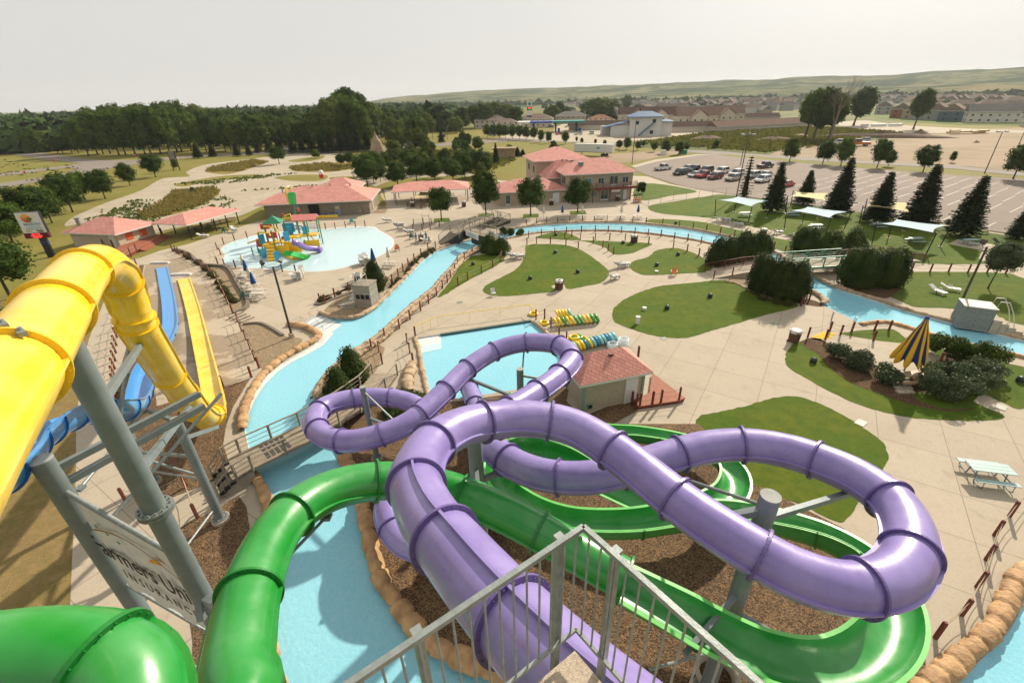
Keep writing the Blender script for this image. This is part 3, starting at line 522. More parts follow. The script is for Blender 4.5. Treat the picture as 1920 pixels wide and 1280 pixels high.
# open flume: closed U profile swept along the path, wall angle per point
def flume(root,cp,r,mat,rim,matd,wl,wr,seclen=2.4,n=14,flat=None,under=None):
    L,fr=frames(cp); N=round(L/seclen); tt=.05
    def prof(s):
        p,d,A,U=fr(s); q=s/L*(len(wl)-1); i=min(int(q),len(wl)-2); t=q-i; al=wl[i]*(1-t)+wl[i+1]*t; ar=wr[i]*(1-t)+wr[i+1]*t
        pts=[]
        for rr in (r,r+tt):
            row=[]
            for k in range(n+1):
                a=-90-al+(al+ar)*k/n                    # -90 is the floor; left wall to -90-al
                x,y=math.cos(R(a))*rr,math.sin(R(a))*rr
                if abs(a+90)>90: ex=(abs(a+90)-90)/90*math.pi/2*rr; x=math.copysign(rr*(1+.12*ex),math.cos(R(a)) if abs(math.cos(R(a)))>1e-6 else 1); y=ex
                if flat: x=max(-flat,min(flat,x*1.2)) if y<0 else math.copysign(flat,x); y=max(y,-r*.55)-(tt if rr>r else 0); x+=math.copysign(tt,x) if rr>r else 0
                row.append(p+A*x+U*y)
            pts.append(row)
        return pts[0]+pts[1][::-1]
    m=2*(n+1)
    for i in range(N):
        a=L*i/N; e=L*(i+1)/N; k=8; vs=[]
        for j in range(k+1): vs+=prof(a+(e-a)*j/k)
        b=MB(); b.sm=True; fs=[];fr2=[]
        for j in range(k):
            for q in range(m):
                f=(j*m+q,j*m+(q+1)%m,(j+1)*m+(q+1)%m,(j+1)*m+q)
                (fr2 if q in(n,m-1) else fs).append(f)
        b.add(vs,fs); b.sm=False; b.mi=1; b.add(vs,fr2); b.mi=0
        b.build('flume_section',[mat,rim],root)
        # rim lips
        for side in (0,n):
            lp=[]
            for j in range(k+1):
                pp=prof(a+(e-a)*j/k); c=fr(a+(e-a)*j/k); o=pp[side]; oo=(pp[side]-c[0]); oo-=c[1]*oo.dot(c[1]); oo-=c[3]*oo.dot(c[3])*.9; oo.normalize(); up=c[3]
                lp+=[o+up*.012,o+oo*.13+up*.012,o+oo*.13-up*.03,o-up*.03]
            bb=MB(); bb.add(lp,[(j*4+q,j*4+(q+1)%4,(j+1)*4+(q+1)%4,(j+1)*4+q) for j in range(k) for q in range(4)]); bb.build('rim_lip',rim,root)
        if i:                         # external joint rib
            c=prof(a); o2=c[n+1:]; p,d,A,U=fr(a); vv=[]
            for q in o2: w=(q-p).normalized(); vv+=[q-d*.03,q+w*.07-d*.03,q+w*.07+d*.03,q+d*.03]
            bb=MB(); bb.add(vv,[(j*4+q,j*4+(q+1)%4,(j+1)*4+(q+1)%4,(j+1)*4+q) for j in range(len(o2)-1) for q in range(4)]); bb.build('joint_rib',matd,root)
    return L,fr
GF=Z([(1172,1085,7.05),(1260,1132,6.75),(1350,1180,6.45),(1450,1222,6.15),(1550,1242,5.85),(1635,1225,5.55),(1682,1170,5.3),(1680,1105,5.05),(1635,1045,4.8),(1560,1000,4.6),(1470,972,4.4),(1380,957,4.2),(1280,962,4.0),(1180,975,3.8),(1080,972,3.6),(1000,946,3.4),(945,905,3.2),(945,868,3.0),(985,850,2.85),(1050,862,2.7),(1130,900,2.5),(1220,938,2.3),(1310,945,2.1),(1370,920,1.95),(1378,880,1.8),(1340,845,1.6),(1280,822,1.4),(1200,808,1.2),(1130,802,1.0),(1060,780,.8),(1005,750,.55),(972,724,.3)])
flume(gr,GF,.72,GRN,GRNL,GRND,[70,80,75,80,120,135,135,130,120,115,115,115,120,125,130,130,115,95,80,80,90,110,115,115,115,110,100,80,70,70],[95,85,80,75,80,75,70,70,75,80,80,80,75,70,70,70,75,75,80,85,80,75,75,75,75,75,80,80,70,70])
ye=empty('yellow_slide'); tag(ye,'bright yellow tube slide that drops steeply into a long straight runout','water slide')
YC=Z([(-500,1260,17.6),(-225,980,17.2),(-92,828,16.85),(18,700,16.4),(101,584,16.1),(150,517,15.8),(185,494,15.45),(212,506,14.9),(230,538,14.0),(245,576,13.1),(261,616,12.1),(290,662,10.4),(317,704,8.5),(344,738,6.7),(368,768,4.9),(388,782,3.6),(400,778,2.75)])
tubeslide(ye,YC,.63,1.9,YEL,YELD,joints=Z([(18,700,16.4),(101,584,16.1),(153,513,15.75),(231,534,14.15),(258,612,12.6),(263,628,12.1),(317,704,8.5),(344,738,6.7),(368,768,4.9),(390,782,3.5)]))
for x,y,z in((4,607,17.0),(38,622,17.0)):
    b=MB(); b.box(P(x,y,z),(.10,.34,.07),R(55)); b.cyl(P(x,y,z),P(x,y,z)+Vector((0,0,.07)),.03,n=8); b.build('clamp_plate',STEELL,ye)
RO=Z([(400,780,2.75),(402,758,2.0),(396,725,1.3),(388,690,.9),(375,635,.6),(362,580,.5),(352,545,.45),(343,518,.42)])
flume(ye,RO,.62,YEL,YEL,YELD,[90,90,78,70,66,66,66],[90,90,78,70,66,66,66],flat=.56,seclen=3.6)
bl=empty('blue_slide'); tag(bl,'blue open flume slide with a long straight runout beside the yellow one','water slide')
BC=[Vector(v) for v in [(-13.5,4.5,12.0)]]+Z([(-20,890,11.6),(50,822,10.6),(105,785,9.7),(160,766,8.7),(210,765,7.6),(245,758,6.3),(262,728,5.0),(270,695,3.5),(284,668,2.3),(300,645,1.5)])
flume(bl,BC,.62,BLUL,BLUL,BLUD,[80,80,80,80,80,85,90,95,95,90],[80,100,110,115,110,95,95,95,90,85],seclen=2.4)
flume(bl,Z([(300,645,1.5),(311,626,1.05),(318,605,.8),(317,580,.62),(313,550,.5),(308,525,.45),(302,497,.42)]),.62,BLUL,BLUL,BLUD,[85,78,70,66,66,66],[85,78,70,66,66,66],flat=.56,seclen=3.6)
# end sill slabs of the two runouts
for (x,y,l) in ((301,494,'pale concrete sill at the far end of the blue runout'),(341,516,'pale concrete sill at the far end of the yellow runout')):
    c=P(x,y); b=MB(); b.box((0,0,.12),(2.6,.5,.24),0); b.box((0,0,.26),(2.2,.3,.05),0); tag(b.build('runout_sill',WHTP,loc=c),l,'sill')
# ================================================================ steel supports
def baseplate(b,x,y,r,z=.02):
    b.cyl((x,y,z),(x,y,z+.28),r*1.9,n=20); 
def column(x,y,z,r,label,arms=(),group=None,plate=True,ring=()):
    o=empty('support_column',(x,y,0)); tag(o,label,'steel column',group)
    b=MB(); b.cyl((0,0,.25),(0,0,z),r,n=22); b.build('pole',STEEL,o)
    b=MB(); b.cyl((0,0,z),(0,0,z+.03),r*1.01,n=22); b.build('cap',M('cap_grey',(.33,.34,.32),(.25,.26,.25),rough=.8),o)
    b=MB(); b.cyl((0,0,.0),(0,0,.22),r*2.1,n=22); b.build('footing',conc,o)
    b=MB(); b.cyl((0,0,.22),(0,0,.28),r*1.75,n=22)
    for k in range(10): a=k*.628; b.cyl((math.cos(a)*r*1.45,math.sin(a)*r*1.45,.28),(math.cos(a)*r*1.45,math.sin(a)*r*1.45,.36),.03,n=6)
    b.build('base_plate',STEELL,o)
    for zr in ring:
        b=MB(); b.cyl((0,0,zr),(0,0,zr+.07),r*1.55,n=24); b.cyl((0,0,zr+.1),(0,0,zr+.17),r*1.55,n=24)
        for k in range(14): a=k*.449; b.cyl((math.cos(a)*r*1.3,math.sin(a)*r*1.3,zr-.06),(math.cos(a)*r*1.3,math.sin(a)*r*1.3,zr+.23),.03,n=6)
        b.build('splice_ring',STEELL,o)
    for a,e,w in arms:
        b=MB(); a=Vector(a)-Vector((x,y,0)); e=Vector(e)-Vector((x,y,0))
        if w>0: b.bar(a,e,w,w*1.25)
        else: b.cyl(a,e,-w,n=10)
        b.box(a,(.25,.25,.3)); b.build('arm',STEELL if w<0 else STEEL,o)
    return o
def pp(s): return pf(s)[0]
def near(fr,L,pt,z=None):
    best=min((((fr(L*i/400)[0]-Vector(pt)).length),L*i/400) for i in range(401)); return fr(best[1])[0]
# column inside the right-hand purple loop
cx,cy=P(1445,930,10.3).x,P(1445,930,10.3).y
def under(px,py,z,fr=pf,L=LP_,dz=-.72): return near(fr,L,P(px,py,z))+Vector((0,0,dz))
column(cx,cy,10.3,.265,'thick grey steel column standing inside the right-hand purple loop',[((cx,cy,9.4),under(1585,905,8.9),.16),((cx,cy,8.9),under(1600,1102,9.4),.16),((cx,cy,9.8),under(1290,945,9.85),.18),((cx,cy,9.9),under(1250,857,8.0),-.06),((cx,cy,7.4),under(1250,857,8.0),.14),((cx,cy,6.2),(cx-2.2,cy-1.6,5.8),.16),((cx,cy,5.2),(cx+2.4,cy-1.2,4.5),.14),((cx,cy,4.2),(cx-3.5,cy+1.5,3.6),-.06),((cx,cy,6.0),(cx+1.9,cy+2.4,4.1),.12),((cx,cy,3.0),(cx-3.2,cy-1.8,5.5),-.05),((cx,cy,2.4),(cx+2.6,cy-1.3,4.4),-.05)])
v=P(885,768,9.8); column(v.x,v.y,9.8,.29,'thick grey steel column between the first purple bend and the green tube',[((v.x,v.y,9.0),under(940,790,10.5),.2),((v.x,v.y,6.2),under(945,858,7.2),.18),((v.x,v.y,7.0),near(gf,LG,P(900,940,8.1))+Vector((0,0,-.65)),.16)])
v=P(975,692,6.3); column(v.x,v.y,6.3,.2,'slim grey steel column inside the far purple loop above the landing pool',[((v.x,v.y,5.9),under(1060,700,6.1),.1),((v.x,v.y,4.2),under(880,700,4.7,dz=-.5),.14),((v.x,v.y,4.6),under(985,642,5.4,dz=-.5),.1),((v.x,v.y,4.0),under(905,750,.6,dz=.3),-.05)])
v=P(708,862); column(v.x,v.y,5.5,.17,'slim grey steel column inside the left purple loop',[((v.x,v.y,5.2),under(770,800,4.2),-.055),((v.x,v.y,3.3),under(765,795,4.2,dz=-.6),.12),((v.x,v.y,2.6),under(680,745,2.8),.1),((v.x,v.y,1.9),(v.x-1.6,v.y+.4,1.4),.1)])
v=P(870,1110); 
# tower side columns under yellow, blue and green
BX,BY=-9.46,8.71; AX,AY=-13.06,9.81
v3=P(415,975); C3=(v3.x,v3.y); v4=P(290,905); C4=(v4.x,v4.y)
column(BX,BY,15.8,.27,'tallest grey steel column carrying the big yellow tube at left',[((BX,BY,14.0),tuple(P(268,632,11.2)+Vector((0,0,-.1))),.16),((BX,BY,11.9),tuple(P(360,757,5.6)),.17),((BX,BY,6.9),near(gf,LG,P(463,1130,10.2))+Vector((0,0,-.7)),.22),((BX,BY,7.4),tuple(P(380,1160,6.5)),.2)],ring=(10.6,))
zA=zat(Vector((AX,AY,0)),862); column(AX,AY,zA,.27,'grey steel column with a flat cap at the left edge beside the dry grass',[((AX,AY,zA-.45),(AX+2.3,AY+3.4,zA-.2),.16),((AX,AY,zA-1.0),(AX+2.3,AY+3.4,zA-.7),.16),((AX,AY,zA-3.2),(AX+2.6,AY+4.0,zA-.6),-.06)])
column(C3[0],C3[1],zat(v3,785),.22,'grey steel column on the gravel beside the wooden bridge steps',[((C3[0],C3[1],5.7),tuple(P(408,800,3.1)),.16),((C3[0],C3[1],6.7),tuple(P(280,770,6.9)),.16),((C3[0],C3[1],3.2),tuple(P(270,860,4.6)),-.07),((C3[0],C3[1],3.0),(C4[0],C4[1],1.0),-.06),((C3[0],C3[1],1.0),tuple(P(300,1090,1.0)),-.07)])
column(C4[0],C4[1],zat(v4,800),.2,'shorter grey steel column under the blue flume',[((C4[0],C4[1],zat(v4,812)),tuple(P(250,770,6.8)),.16),((C4[0],C4[1],2.4),(C3[0]-.3,C3[1],4.6),.12),((C4[0],C4[1],.6),(C4[0]+3.3,C4[1]+3.2,4.0),-.05)])
# long inclined pipe braces
def pipe(a,b,r,label,mat=STEELL,cat='brace'):
    m=MB(); a,b=Vector(a),Vector(b); m.cyl((0,0,0),b-a,r,n=12); m.box((0,0,0),(.28,.28,.12)); m.box(b-a,(.22,.22,.18)); tag(m.build('pipe_brace',mat,loc=a),label,cat)
pipe(P(222,805,8.0),P(243,640,11.3),.075,'pale round pipe rising from the blue flume to the yellow tube')
pipe(P(150,915,7.2),P(270,770,7.0),.07,'pale round pipe crossing behind the tall yellow column')
pipe(P(612,968,8.7),P(500,1085,8.8),.05,'dark round brace under the green tube above the river',STEEL)
# banner between the two tall columns
bn=empty('banner',(0,0,0)); tag(bn,'white insurance banner with black lettering and an orange swoosh, laced between two columns','banner')
D=Vector((BX-AX,BY-AY,0)); W_=D.length; D.normalize(); z1=zat(Vector((AX,AY,0)),918); z0=zat(Vector((AX,AY,0)),1085)
XN=Vector((D.y,-D.x,0))
zBt=zat(Vector((BX,BY,0)),1052); DS=(D*W_+Vector((0,0,zBt-z1))).normalized(); SL=(zBt-z1)/W_
def bT(u,v,off=.03): # u along banner 0..W_, v height
    return Matrix.Translation(Vector((AX,AY,0))+D*u+Vector((0,0,v+SL*u))+XN*off)@Matrix((DS,Vector((0,0,1)),XN)).transposed().to_4x4()
m=MB(); K=12; vs=[]
for i in range(K+1):
    u=.35+(W_-.7)*i/K; vs+=[Vector((AX,AY,z1+SL*u-.06*math.sin(math.pi*i/K)))+D*u+XN*.04*math.sin(i*1.3),Vector((AX,AY,z0+SL*u+.04*math.sin(math.pi*i/K)))+D*u+XN*.05*math.sin(i*1.7)]
o=len(vs); vs+=[v-XN*.012 for v in vs]
m.add(vs,[(2*i,2*i+1,2*i+3,2*i+2) for i in range(K)]+[(o+2*i+2,o+2*i+3,o+2*i+1,o+2*i) for i in range(K)]); m.build('cloth',WHTP,bn)
m=MB(); m.cyl(Vector((AX,AY,z1+.08)),Vector((BX,BY,zBt+.08)),.075,n=12); m.build('rail',STEELL,bn); m=MB(); m.cyl(Vector((AX,AY,z0-.08)),Vector((BX,BY,z0-z1+zBt-.08)),.05,n=12); m.build('rail',STEELL,bn)
hb=z1-z0; mid=(z0+z1)/2
TXK=M('banner_black',(.02,.02,.02)); ORG=M('banner_orange',(.72,.33,.03)); BRN2=M('banner_brown',(.22,.10,.03)); GR2=M('banner_green',(.08,.25,.07)); PGR=M('banner_grey',(.40,.40,.38))
text('lettering','Farmers Union',hb*.27,TXK,bT(W_*.535,mid+hb*.0,.08),bn,bold=.012,sx=.66)
text('lettering','I N S U R A N C E',hb*.14,TXK,bT(W_*.53,mid-hb*.24,.08),bn,sx=.64)
m=MB(); vs=[]
for i in range(17):
    t=i/16; u=W_*(.16+.72*t); z=SL*u+mid+hb*(.24+.14*math.sin(math.pi*t*1.0)); p=Vector((AX,AY,z))+D*u+XN*.09; vs+=[p,p-Vector((0,0,.06))]
m.add(vs,[(2*i,2*i+1,2*i+3,2*i+2) for i in range(16)]); m.build('swoosh',BRN2,bn)
m=MB(); c=Vector((AX,AY,mid+hb*.26+SL*W_*.7))+D*W_*.70+XN*.085; m.add([c]+[c+D*math.cos(a/14*math.pi)*.26+Vector((0,0,math.sin(a/14*math.pi)*.2)) for a in range(15)],[(0,i,i+1) for i in range(1,15)]); m.build('sun_emblem',ORG,bn)
for k in range(3):
    m=MB(); c=Vector((AX,AY,mid+hb*(.31-.03*k)+SL*W_*(.2+.08*k)))+D*W_*(.2+.08*k)+XN*.085; m.add([c,c+D*.09+Vector((0,0,.04)),c+D*.17-Vector((0,0,.02)),c+D*.08-Vector((0,0,.1))],[(0,3,2,1)]); m.build('leaf_emblem',GR2,bn)
# second banner hanging lower beside the column
b2=empty('banner',(BX,BY,0)); tag(b2,'pale banner printed with a large grey arrow, hanging by the tall column','banner')
q=[P(322,1088,6.2),P(352,1072,6.0),P(376,1180,4.6),P(340,1240,4.4)]; q=[v-Vector((BX,BY,0)) for v in [P(318,1092,6.0),P(368,1120,6.0),P(385,1260,4.2),P(300,1300,4.2)]]
a0=Vector((BX+.3,BY-.1,6.1)); dr=Vector((.35,-1,0)).normalized(); nx=Vector((-dr.y,dr.x,0))
m=MB(); K=8; vs=[]
for i in range(K+1):
    u=2.6*i/K; p=a0+dr*u-Vector((BX,BY,0))+nx*.05*math.sin(i*1.4); vs+=[p,p-Vector((0,0,2.3))]
o=len(vs); vs+=[v-nx*.012 for v in vs]
m.add(vs,[(2*i,2*i+1,2*i+3,2*i+2) for i in range(K)]+[(o+2*i+2,o+2*i+3,o+2*i+1,o+2*i) for i in range(K)]); m.build('cloth',WHTP,b2)
m=MB(); c=a0-Vector((BX,BY,1.1))
for sgn in(1,-1):
    f=lambda u,v: c+dr*(1.2+u)+Vector((0,0,v))+nx*.075*sgn
    m.add([f(-.5,-.3),f(0,.35),f(.5,-.3),f(.25,-.3),f(0,0),f(-.25,-.3)],[(0,1,4,5),(1,2,3,4)] if sgn>0 else [(5,4,1,0),(4,3,2,1)])
m.build('arrow_mark',PGR,b2)
# ================================================================ landing and its railing
KS=1.55; LZ=20-3.4*KS; cr0=Vector((.392,1.87,0))*KS; dl=Vector((-1.139,-.797,0)).normalized(); dr_=Vector((.628,-.835,0)).normalized()
lg=empty('tower_landing',(cr0.x,cr0.y,LZ)); tag(lg,'beige concrete landing slab of the slide tower at the bottom of the photo','landing')
inn=(dl+dr_)*.06; A=inn; B=inn+dl*6; C_=inn+dr_*5; E_=B+dr_*5
landm=multi('landing_concrete',[(2,.4,.7,(.42,.34,.25),.6),(12,.55,.7,(.25,.2,.15),.5)],(.50,.41,.31),bump=.4,bscale=90,speck=(60,.2))
b=MB(); b.add([(v.x,v.y,z) for z in(-.22,0) for v in (A,B,E_,C_)],[(0,1,5,4),(1,2,6,5),(2,3,7,6),(3,0,4,7),(3,2,1,0),(4,5,6,7)]); b.build('slab',landm,lg)
b=MB()
for w,o in((dl,dr_),(dr_,dl)): b.bar(A+w*.05+Vector((0,0,-.3)),A+w*(6 if w is dl else 5)+Vector((0,0,-.3)),.12,.16)
b.build('edge_beam',STEEL,lg)
ra=empty('railing',(cr0.x,cr0.y,LZ)); tag(ra,'galvanised steel guard railing with thin balusters around the tower landing','railing')
for w,ln,ps in((dl,6.,(.22,1.62,3.2,4.8)),(dr_,5.,(.33,1.95,3.6))):
    b=MB(); b.bar((0,0,1.17*KS),w*ln+Vector((0,0,1.17*KS)),.05,.05); b.build('top_rail',STEELL,ra)
    b=MB(); b.bar((0,0,.16*KS),w*ln+Vector((0,0,.16*KS)),.035,.045); b.build('bottom_rail',STEELL,ra)
    perp=(dr_ if w is dl else dl)
    for p in ps:
        b=MB(); c=w*p-perp*.07; b.box(c+Vector((0,0,.65)),(.07,.07,2.25),math.atan2(w.y,w.x)); b.box(c+Vector((0,0,1.785)),(.082,.082,.014),math.atan2(w.y,w.x)); b.cyl(c+perp*.035+Vector((0,0,1.72)),c-perp*.05+Vector((0,0,1.72)),.012,n=6); b.build('post',STEELL,ra)
    k=.08
    while k<ln:
        b=MB(); b.cyl(w*k+Vector((0,0,.17*KS)),w*k+Vector((0,0,1.16*KS)),.0105,n=8); b.build('baluster',STEELL,ra); k+=.142

# ================================================================ rope fences
def ropefence(pts,label,h=1.0,ropes=(.55,.9),loc=None,w=.13,sag=.09,slotted=False):
    P_=[P(x,y) if len((x,y))==2 else x for x,y in pts]; o=empty('rope_fence',P_[0]); tag(o,label,'rope fence','post and rope fences around the park')
    for p in P_:
        b=MB(); c=p-P_[0]; rz=random.uniform(-.3,.3)
        b.box(c+Vector((0,0,h/2)),(w,w,h),rz); b.box(c+Vector((0,0,h+.02)),(w*.8,w*.8,.05),rz); b.build('post',REDW,o)
    b=MB()
    for a,e in zip(P_,P_[1:]):
        if (e-a).length>6: continue
        for r in ropes:
            b.tube([a.lerp(e,t/6)-P_[0]+Vector((0,0,r*h-sag*4*(t/6)*(1-t/6)*(1+.5*random.random()))) for t in range(7)],.016,4)
    b.build('rope',ROPE,o)
FN=[([(1935,920),(1892,968),(1864,1004),(1848,1050),(1831,1101),(1802,1153),(1753,1196)],'red post and rope fence beside the rock rim in the bottom right corner'),
([(697,655),(722,634),(749,616),(769,599),(789,583),(804,569),(819,555),(830,541),(839,530),(845,521),(853,509),(858,497),(871,487),(886,477)],'long red post fence following the right bank of the winding river'),
([(859,535),(877,525),(903,513),(924,502),(938,490),(945,472)],'red post fence curving round the narrow lawn by the shrubs and footbridge'),
([(610,569),(628,557),(655,546)],'short red post fence by the planter left of the timber booth'),
([(719,544),(736,530),(747,519),(756,509),(766,499),(777,490),(790,480),(803,471),(817,466)],'red post fence along the heather planter on the left river bank'),
([(611,430),(629,429),(648,427),(667,426),(685,425)],'red post fence behind the splash pool'),
([(464,446),(440,451),(420,458),(408,468),(414,478),(409,496),(422,500),(442,502),(492,503),(530,510),(555,511)],'red post fence round the left end of the splash pool'),
([(324,471),(336,477),(348,483),(361,489),(377,501),(392,511),(403,520),(410,533),(416,546),(422,558),(428,571),(437,588)],'close-set red post fence beside the long planter and the yellow runout'),
([(447,604),(454,622),(462,637),(470,655),(479,676),(486,690)],'red post fence along the triangular gravel bed'),
([(419,726),(472,708)],'two red posts and rope at the near end of the runout slab'),
([(257,499),(252,508),(248,517),(232,580),(227,600),(222,618),(220,633),(219,648),(218,662),(217,677),(216,692),(216,707),(217,722),(219,738),(222,752)],'red post fence left of the blue runout'),
([(237,941),(296,941),(350,913),(371,971)],'low red posts along the path under the yellow slide columns'),
([(987,424),(1006,421),(1025,420),(1045,419),(1068,417),(1092,416),(1114,417),(1138,416),(1162,417),(1186,418),(1211,420),(1242,422),(1273,426),(1299,430),(1324,434),(1350,439),(1376,445),(1400,451),(1425,459),(1450,467),(1471,475)],'long red post fence on the far bank in front of the house'),
([(991,446),(1015,442),(1040,440),(1062,438),(1090,436),(1116,435),(1140,436),(1165,437),(1190,439),(1215,442),(1239,444),(1264,449),(1289,452),(1314,457),(1336,464)],'long red post fence on the near bank of the eastern river'),
([(988,459),(1006,457),(1032,457),(1061,460),(1084,466)],'red post fence along the top of the large pear-shaped lawn'),
([(1059,447),(1072,444),(1088,451),(1116,450),(1143,450),(1172,451),(1194,454),(1216,457)],'red post fence along the path above the small lawn'),
([(1112,457),(1130,465),(1140,471),(1150,477)],'short slanting red post fence on the left side of the small lawn'),
([(1262,465),(1288,472),(1310,480),(1329,490)],'red post fence along the lawn with the orange chair'),
([(1514,633),(1555,622),(1575,629),(1596,623),(1639,620),(1666,620)],'red post fence on the river side of the umbrella patio'),
([(1547,637),(1637,640)],'two red posts at the entry of the umbrella patio'),
([(1708,510),(1743,511),(1778,510),(1814,512),(1850,512),(1885,513)],'red post fence along the path above the lawn with two loungers'),
([(779,631),(764,644),(769,662),(775,682)],'red post fence beside the left corner of the landing pool'),
([(722,636),(712,660),(717,682)],'red post fence on the left side of the path to the wooden bridge'),
([(1005,599),(1021,598),(1033,614),(1048,633),(1062,641)],'red post fence between the landing pool and the inflatable tubes'),
([(1501,574),(1517,562)],'two red posts at the river end of the cedar hedge'),
([(775,432),(792,432),(794,421),(776,422),(775,432)],'square of red posts left of the footbridge, the nearer side'),
([(807,431),(824,425),(809,421)],'three red posts beside the shower frame by the footbridge'),
([(1860,690),(1864,676),(1760,682)],'red posts half hidden behind the large flowering shrubs'),]
for p,l in FN: ropefence(p,l,h=1.05 if p[0][1]>600 else 1.1)
ropefence([(1196,668),(1197,669)],'single red post at the right corner of the pink-roofed hut')

# ================================================================ furniture kinds
def lounger_mesh(stack=1,tipped=False):
    o=empty('sun_lounger'); 
    for k in range(1):
        b=MB(); b.box((0,-.25,.36),(.62,1.15,.04)); 
        for i in range(7): b.box((0,-.75+i*.16,.385),(.56,.10,.015))
        b.build('seat',WHT,o)
        b=MB(); Mx=Matrix.Translation((0,.32,.37))@Matrix.Rotation(R(28),4,'X'); b.T=Mx; b.box((0,.38,0),(.6,.76,.035)); 
        for i in range(4): b.box((0,.12+i*.17,.03),(.54,.1,.015))
        b.build('backrest',WHT,o)
        for x,y in((-.26,-.7),(.26,-.7),(-.26,.3),(.26,.3)):
            b=MB(); b.bar((x,y,.35),(x,y+(.04 if y<0 else -.04),0),.07,.1); b.build('leg',WHT,o)
        b=MB()
        for s in(-1,1): b.tube([(s*.33,-.1,.36),(s*.36,-.05,.55),(s*.36,.2,.58),(s*.33,.32,.4)],.03,6)
        b.build('armrest',WHT,o)
    return o
LO=Kind(lounger_mesh()); tag(LO.o,cat='sun lounger',group='white plastic sun loungers')
def LNG(x,y,rz,l,n=1,s=1.):
    p=P(x,y)
    for i in range(n):
        lab=l if n==1 else (('topmost' if i==n-1 else 'lowest' if i==0 else ['second','third','fourth','fifth','sixth','seventh'][i-1]+' lowest')+' lounger of the stack '+l)
        LO.put((p.x,p.y,i*.13),R(rz),s,lab,'white plastic sun loungers')
LNG(962,484,115,'left of the pear-shaped lawn',3); LNG(972,486,112,'against the pear-shaped lawn fence',3)
LNG(1164,502,100,'between the small and the chair lawn',3); LNG(1170,500,100,'at the path crossing, right-hand pile',2); LNG(1151,524,125,'single white lounger on the path below the stack',2)
LNG(565,522,5,'in front of the splash pool',7); LNG(555,524,60,'white lounger leaning against the stack in front of the splash pool')
LNG(679,496,20,'at the right front rim of the splash pool',5); LNG(687,494,25,'right front of the splash pool, second pile',6)
LNG(727,417,105,'behind the splash pool on the plaza',3); LNG(749,428,115,'right of the splash pool, large stack',5); LNG(768,440,105,'near the people by the footbridge',4)
LNG(440,435,50,'stacked left of the splash pool',3); LNG(383,446,100,'on the deck left of the splash pool near the pavilion',2); LNG(560,428,95,'behind the playground',3)
LNG(1348,414,90,'white lounger at the left end of the row beside the shade lawn'); LNG(1360,418,100,'on the walkway beside the first blue sail',4); LNG(1384,424,100,'on the walkway left of the brown bin',2); LNG(1457,439,100,'on the walkway right of the brown bin',2); LNG(1490,446,100,'white lounger at the right end of the walkway row',2)
LNG(1757,550,12,'white lounger on the east lawn, the upright left one'); LNG(1781,545,50,'white lounger on the east lawn, the reclined right one')
LNG(800,455,95,'beside the people near the planter',2)
def table_mesh(mat,frame,board=None):
    o=empty('picnic_table')
    b=MB()
    for i in range(3): b.box((0,-.26+i*.26,.74),(1.8,.245,.045))
    b.build('tabletop',mat,o)
    for s in(-1,1): b=MB(); b.box((0,s*.74,.43),(1.8,.27,.045)); b.build('bench',mat,o)
    for x in(-.62,.62):
        b=MB(); b.tube([(x,-.2,.70),(x,-.3,.05),(x,-.42,.02),(x,-.75,.03),(x,-.9,.1),(x,-.88,.4),(x,-.6,.41),(x,.6,.41),(x,.88,.4),(x,.9,.1),(x,.75,.03),(x,.42,.02),(x,.3,.05),(x,.2,.70)],.03,6); b.build('leg_frame',frame,o)
    return o
TT=Kind(table_mesh(TEALP,STEEL)); tag(TT.o,cat='picnic table',group='teal topped picnic tables')
p=P(1845,897); TT.put(p,R(-14),1.15,'large teal picnic table standing alone on the concrete at right')
for x,y,rz,l in((1396,406,0,'under the first blue sail'),(1484,406,0,'between the first two blue sails'),(1529,430,0,'under the second blue sail'),(1645,428,0,'under the second yellow sail'),(1714,456,0,'under the third blue sail'),(1817,459,0,'on the concrete pad near the tilted tree')): TT.put(P(x,y),R(rz),1.05,'teal picnic table '+l)
TW=Kind(table_mesh(M('pale_boards',(.52,.47,.39)),WHTP)); tag(TW.o,cat='picnic table',group='pale picnic tables')
def umb(mat,h=2.5):
    o=empty('folded_umbrella'); b=MB(); b.cyl((0,0,.0),(0,0,h),.025,n=6); b.build('pole',STEELL,o)
    b=MB(); N=16; pr=[(.045,h),(.10,h-.3),(.17,h-.8),(.23,h-1.2),(.19,h-1.25)]; vs=[]
    for r,z in pr:
        for i in range(N): q=r*(1+.22*(1 if i%2 else -1)); vs.append((q*math.cos(2*math.pi*i/N),q*math.sin(2*math.pi*i/N),z))
    b.sm=True; b.add(vs,[(j*N+i,j*N+(i+1)%N,(j+1)*N+(i+1)%N,(j+1)*N+i) for j in range(4) for i in range(N)]); b.build('canopy',mat,o); return o
UB=Kind(umb(BLUF)); tag(UB.o,cat='umbrella',group='folded blue umbrellas'); UW=Kind(umb(CRM)); tag(UW.o,cat='umbrella',group='folded cream umbrellas')
TR=[(1019,413,'w'),(1054,412,'b'),(1091,411,'w'),(1127,410,None),(1164,411,'w'),(1195,411,'b')]
for i,(x,y,u) in enumerate(TR):
    q=P(x,y); TW.put(q,R(5),.95,'pale picnic table on the plaza, %s in the row by the house'%od(i))
    if u: (UB if u=='b' else UW).put(q,0,1.05,'%s umbrella folded at the %s table of the plaza row'%('blue' if u=='b' else 'cream',od(i)))
for x,y,u,l in((463,517,'w','farthest'),(468,527,'b','second farthest'),(476,542,'w','middle'),(482,553,'b','second nearest'),(487,560,None,'nearest')):
    q=P(x,y); TW.put(q,R(-5),1.,'pale picnic table beside the long planter, the %s of five'%l)
    if u: (UB if u=='b' else UW).put(q+Vector((.0,0,0)),0,1.15,'%s umbrella folded over the %s table by the long planter'%('blue' if u=='b' else 'cream',l))
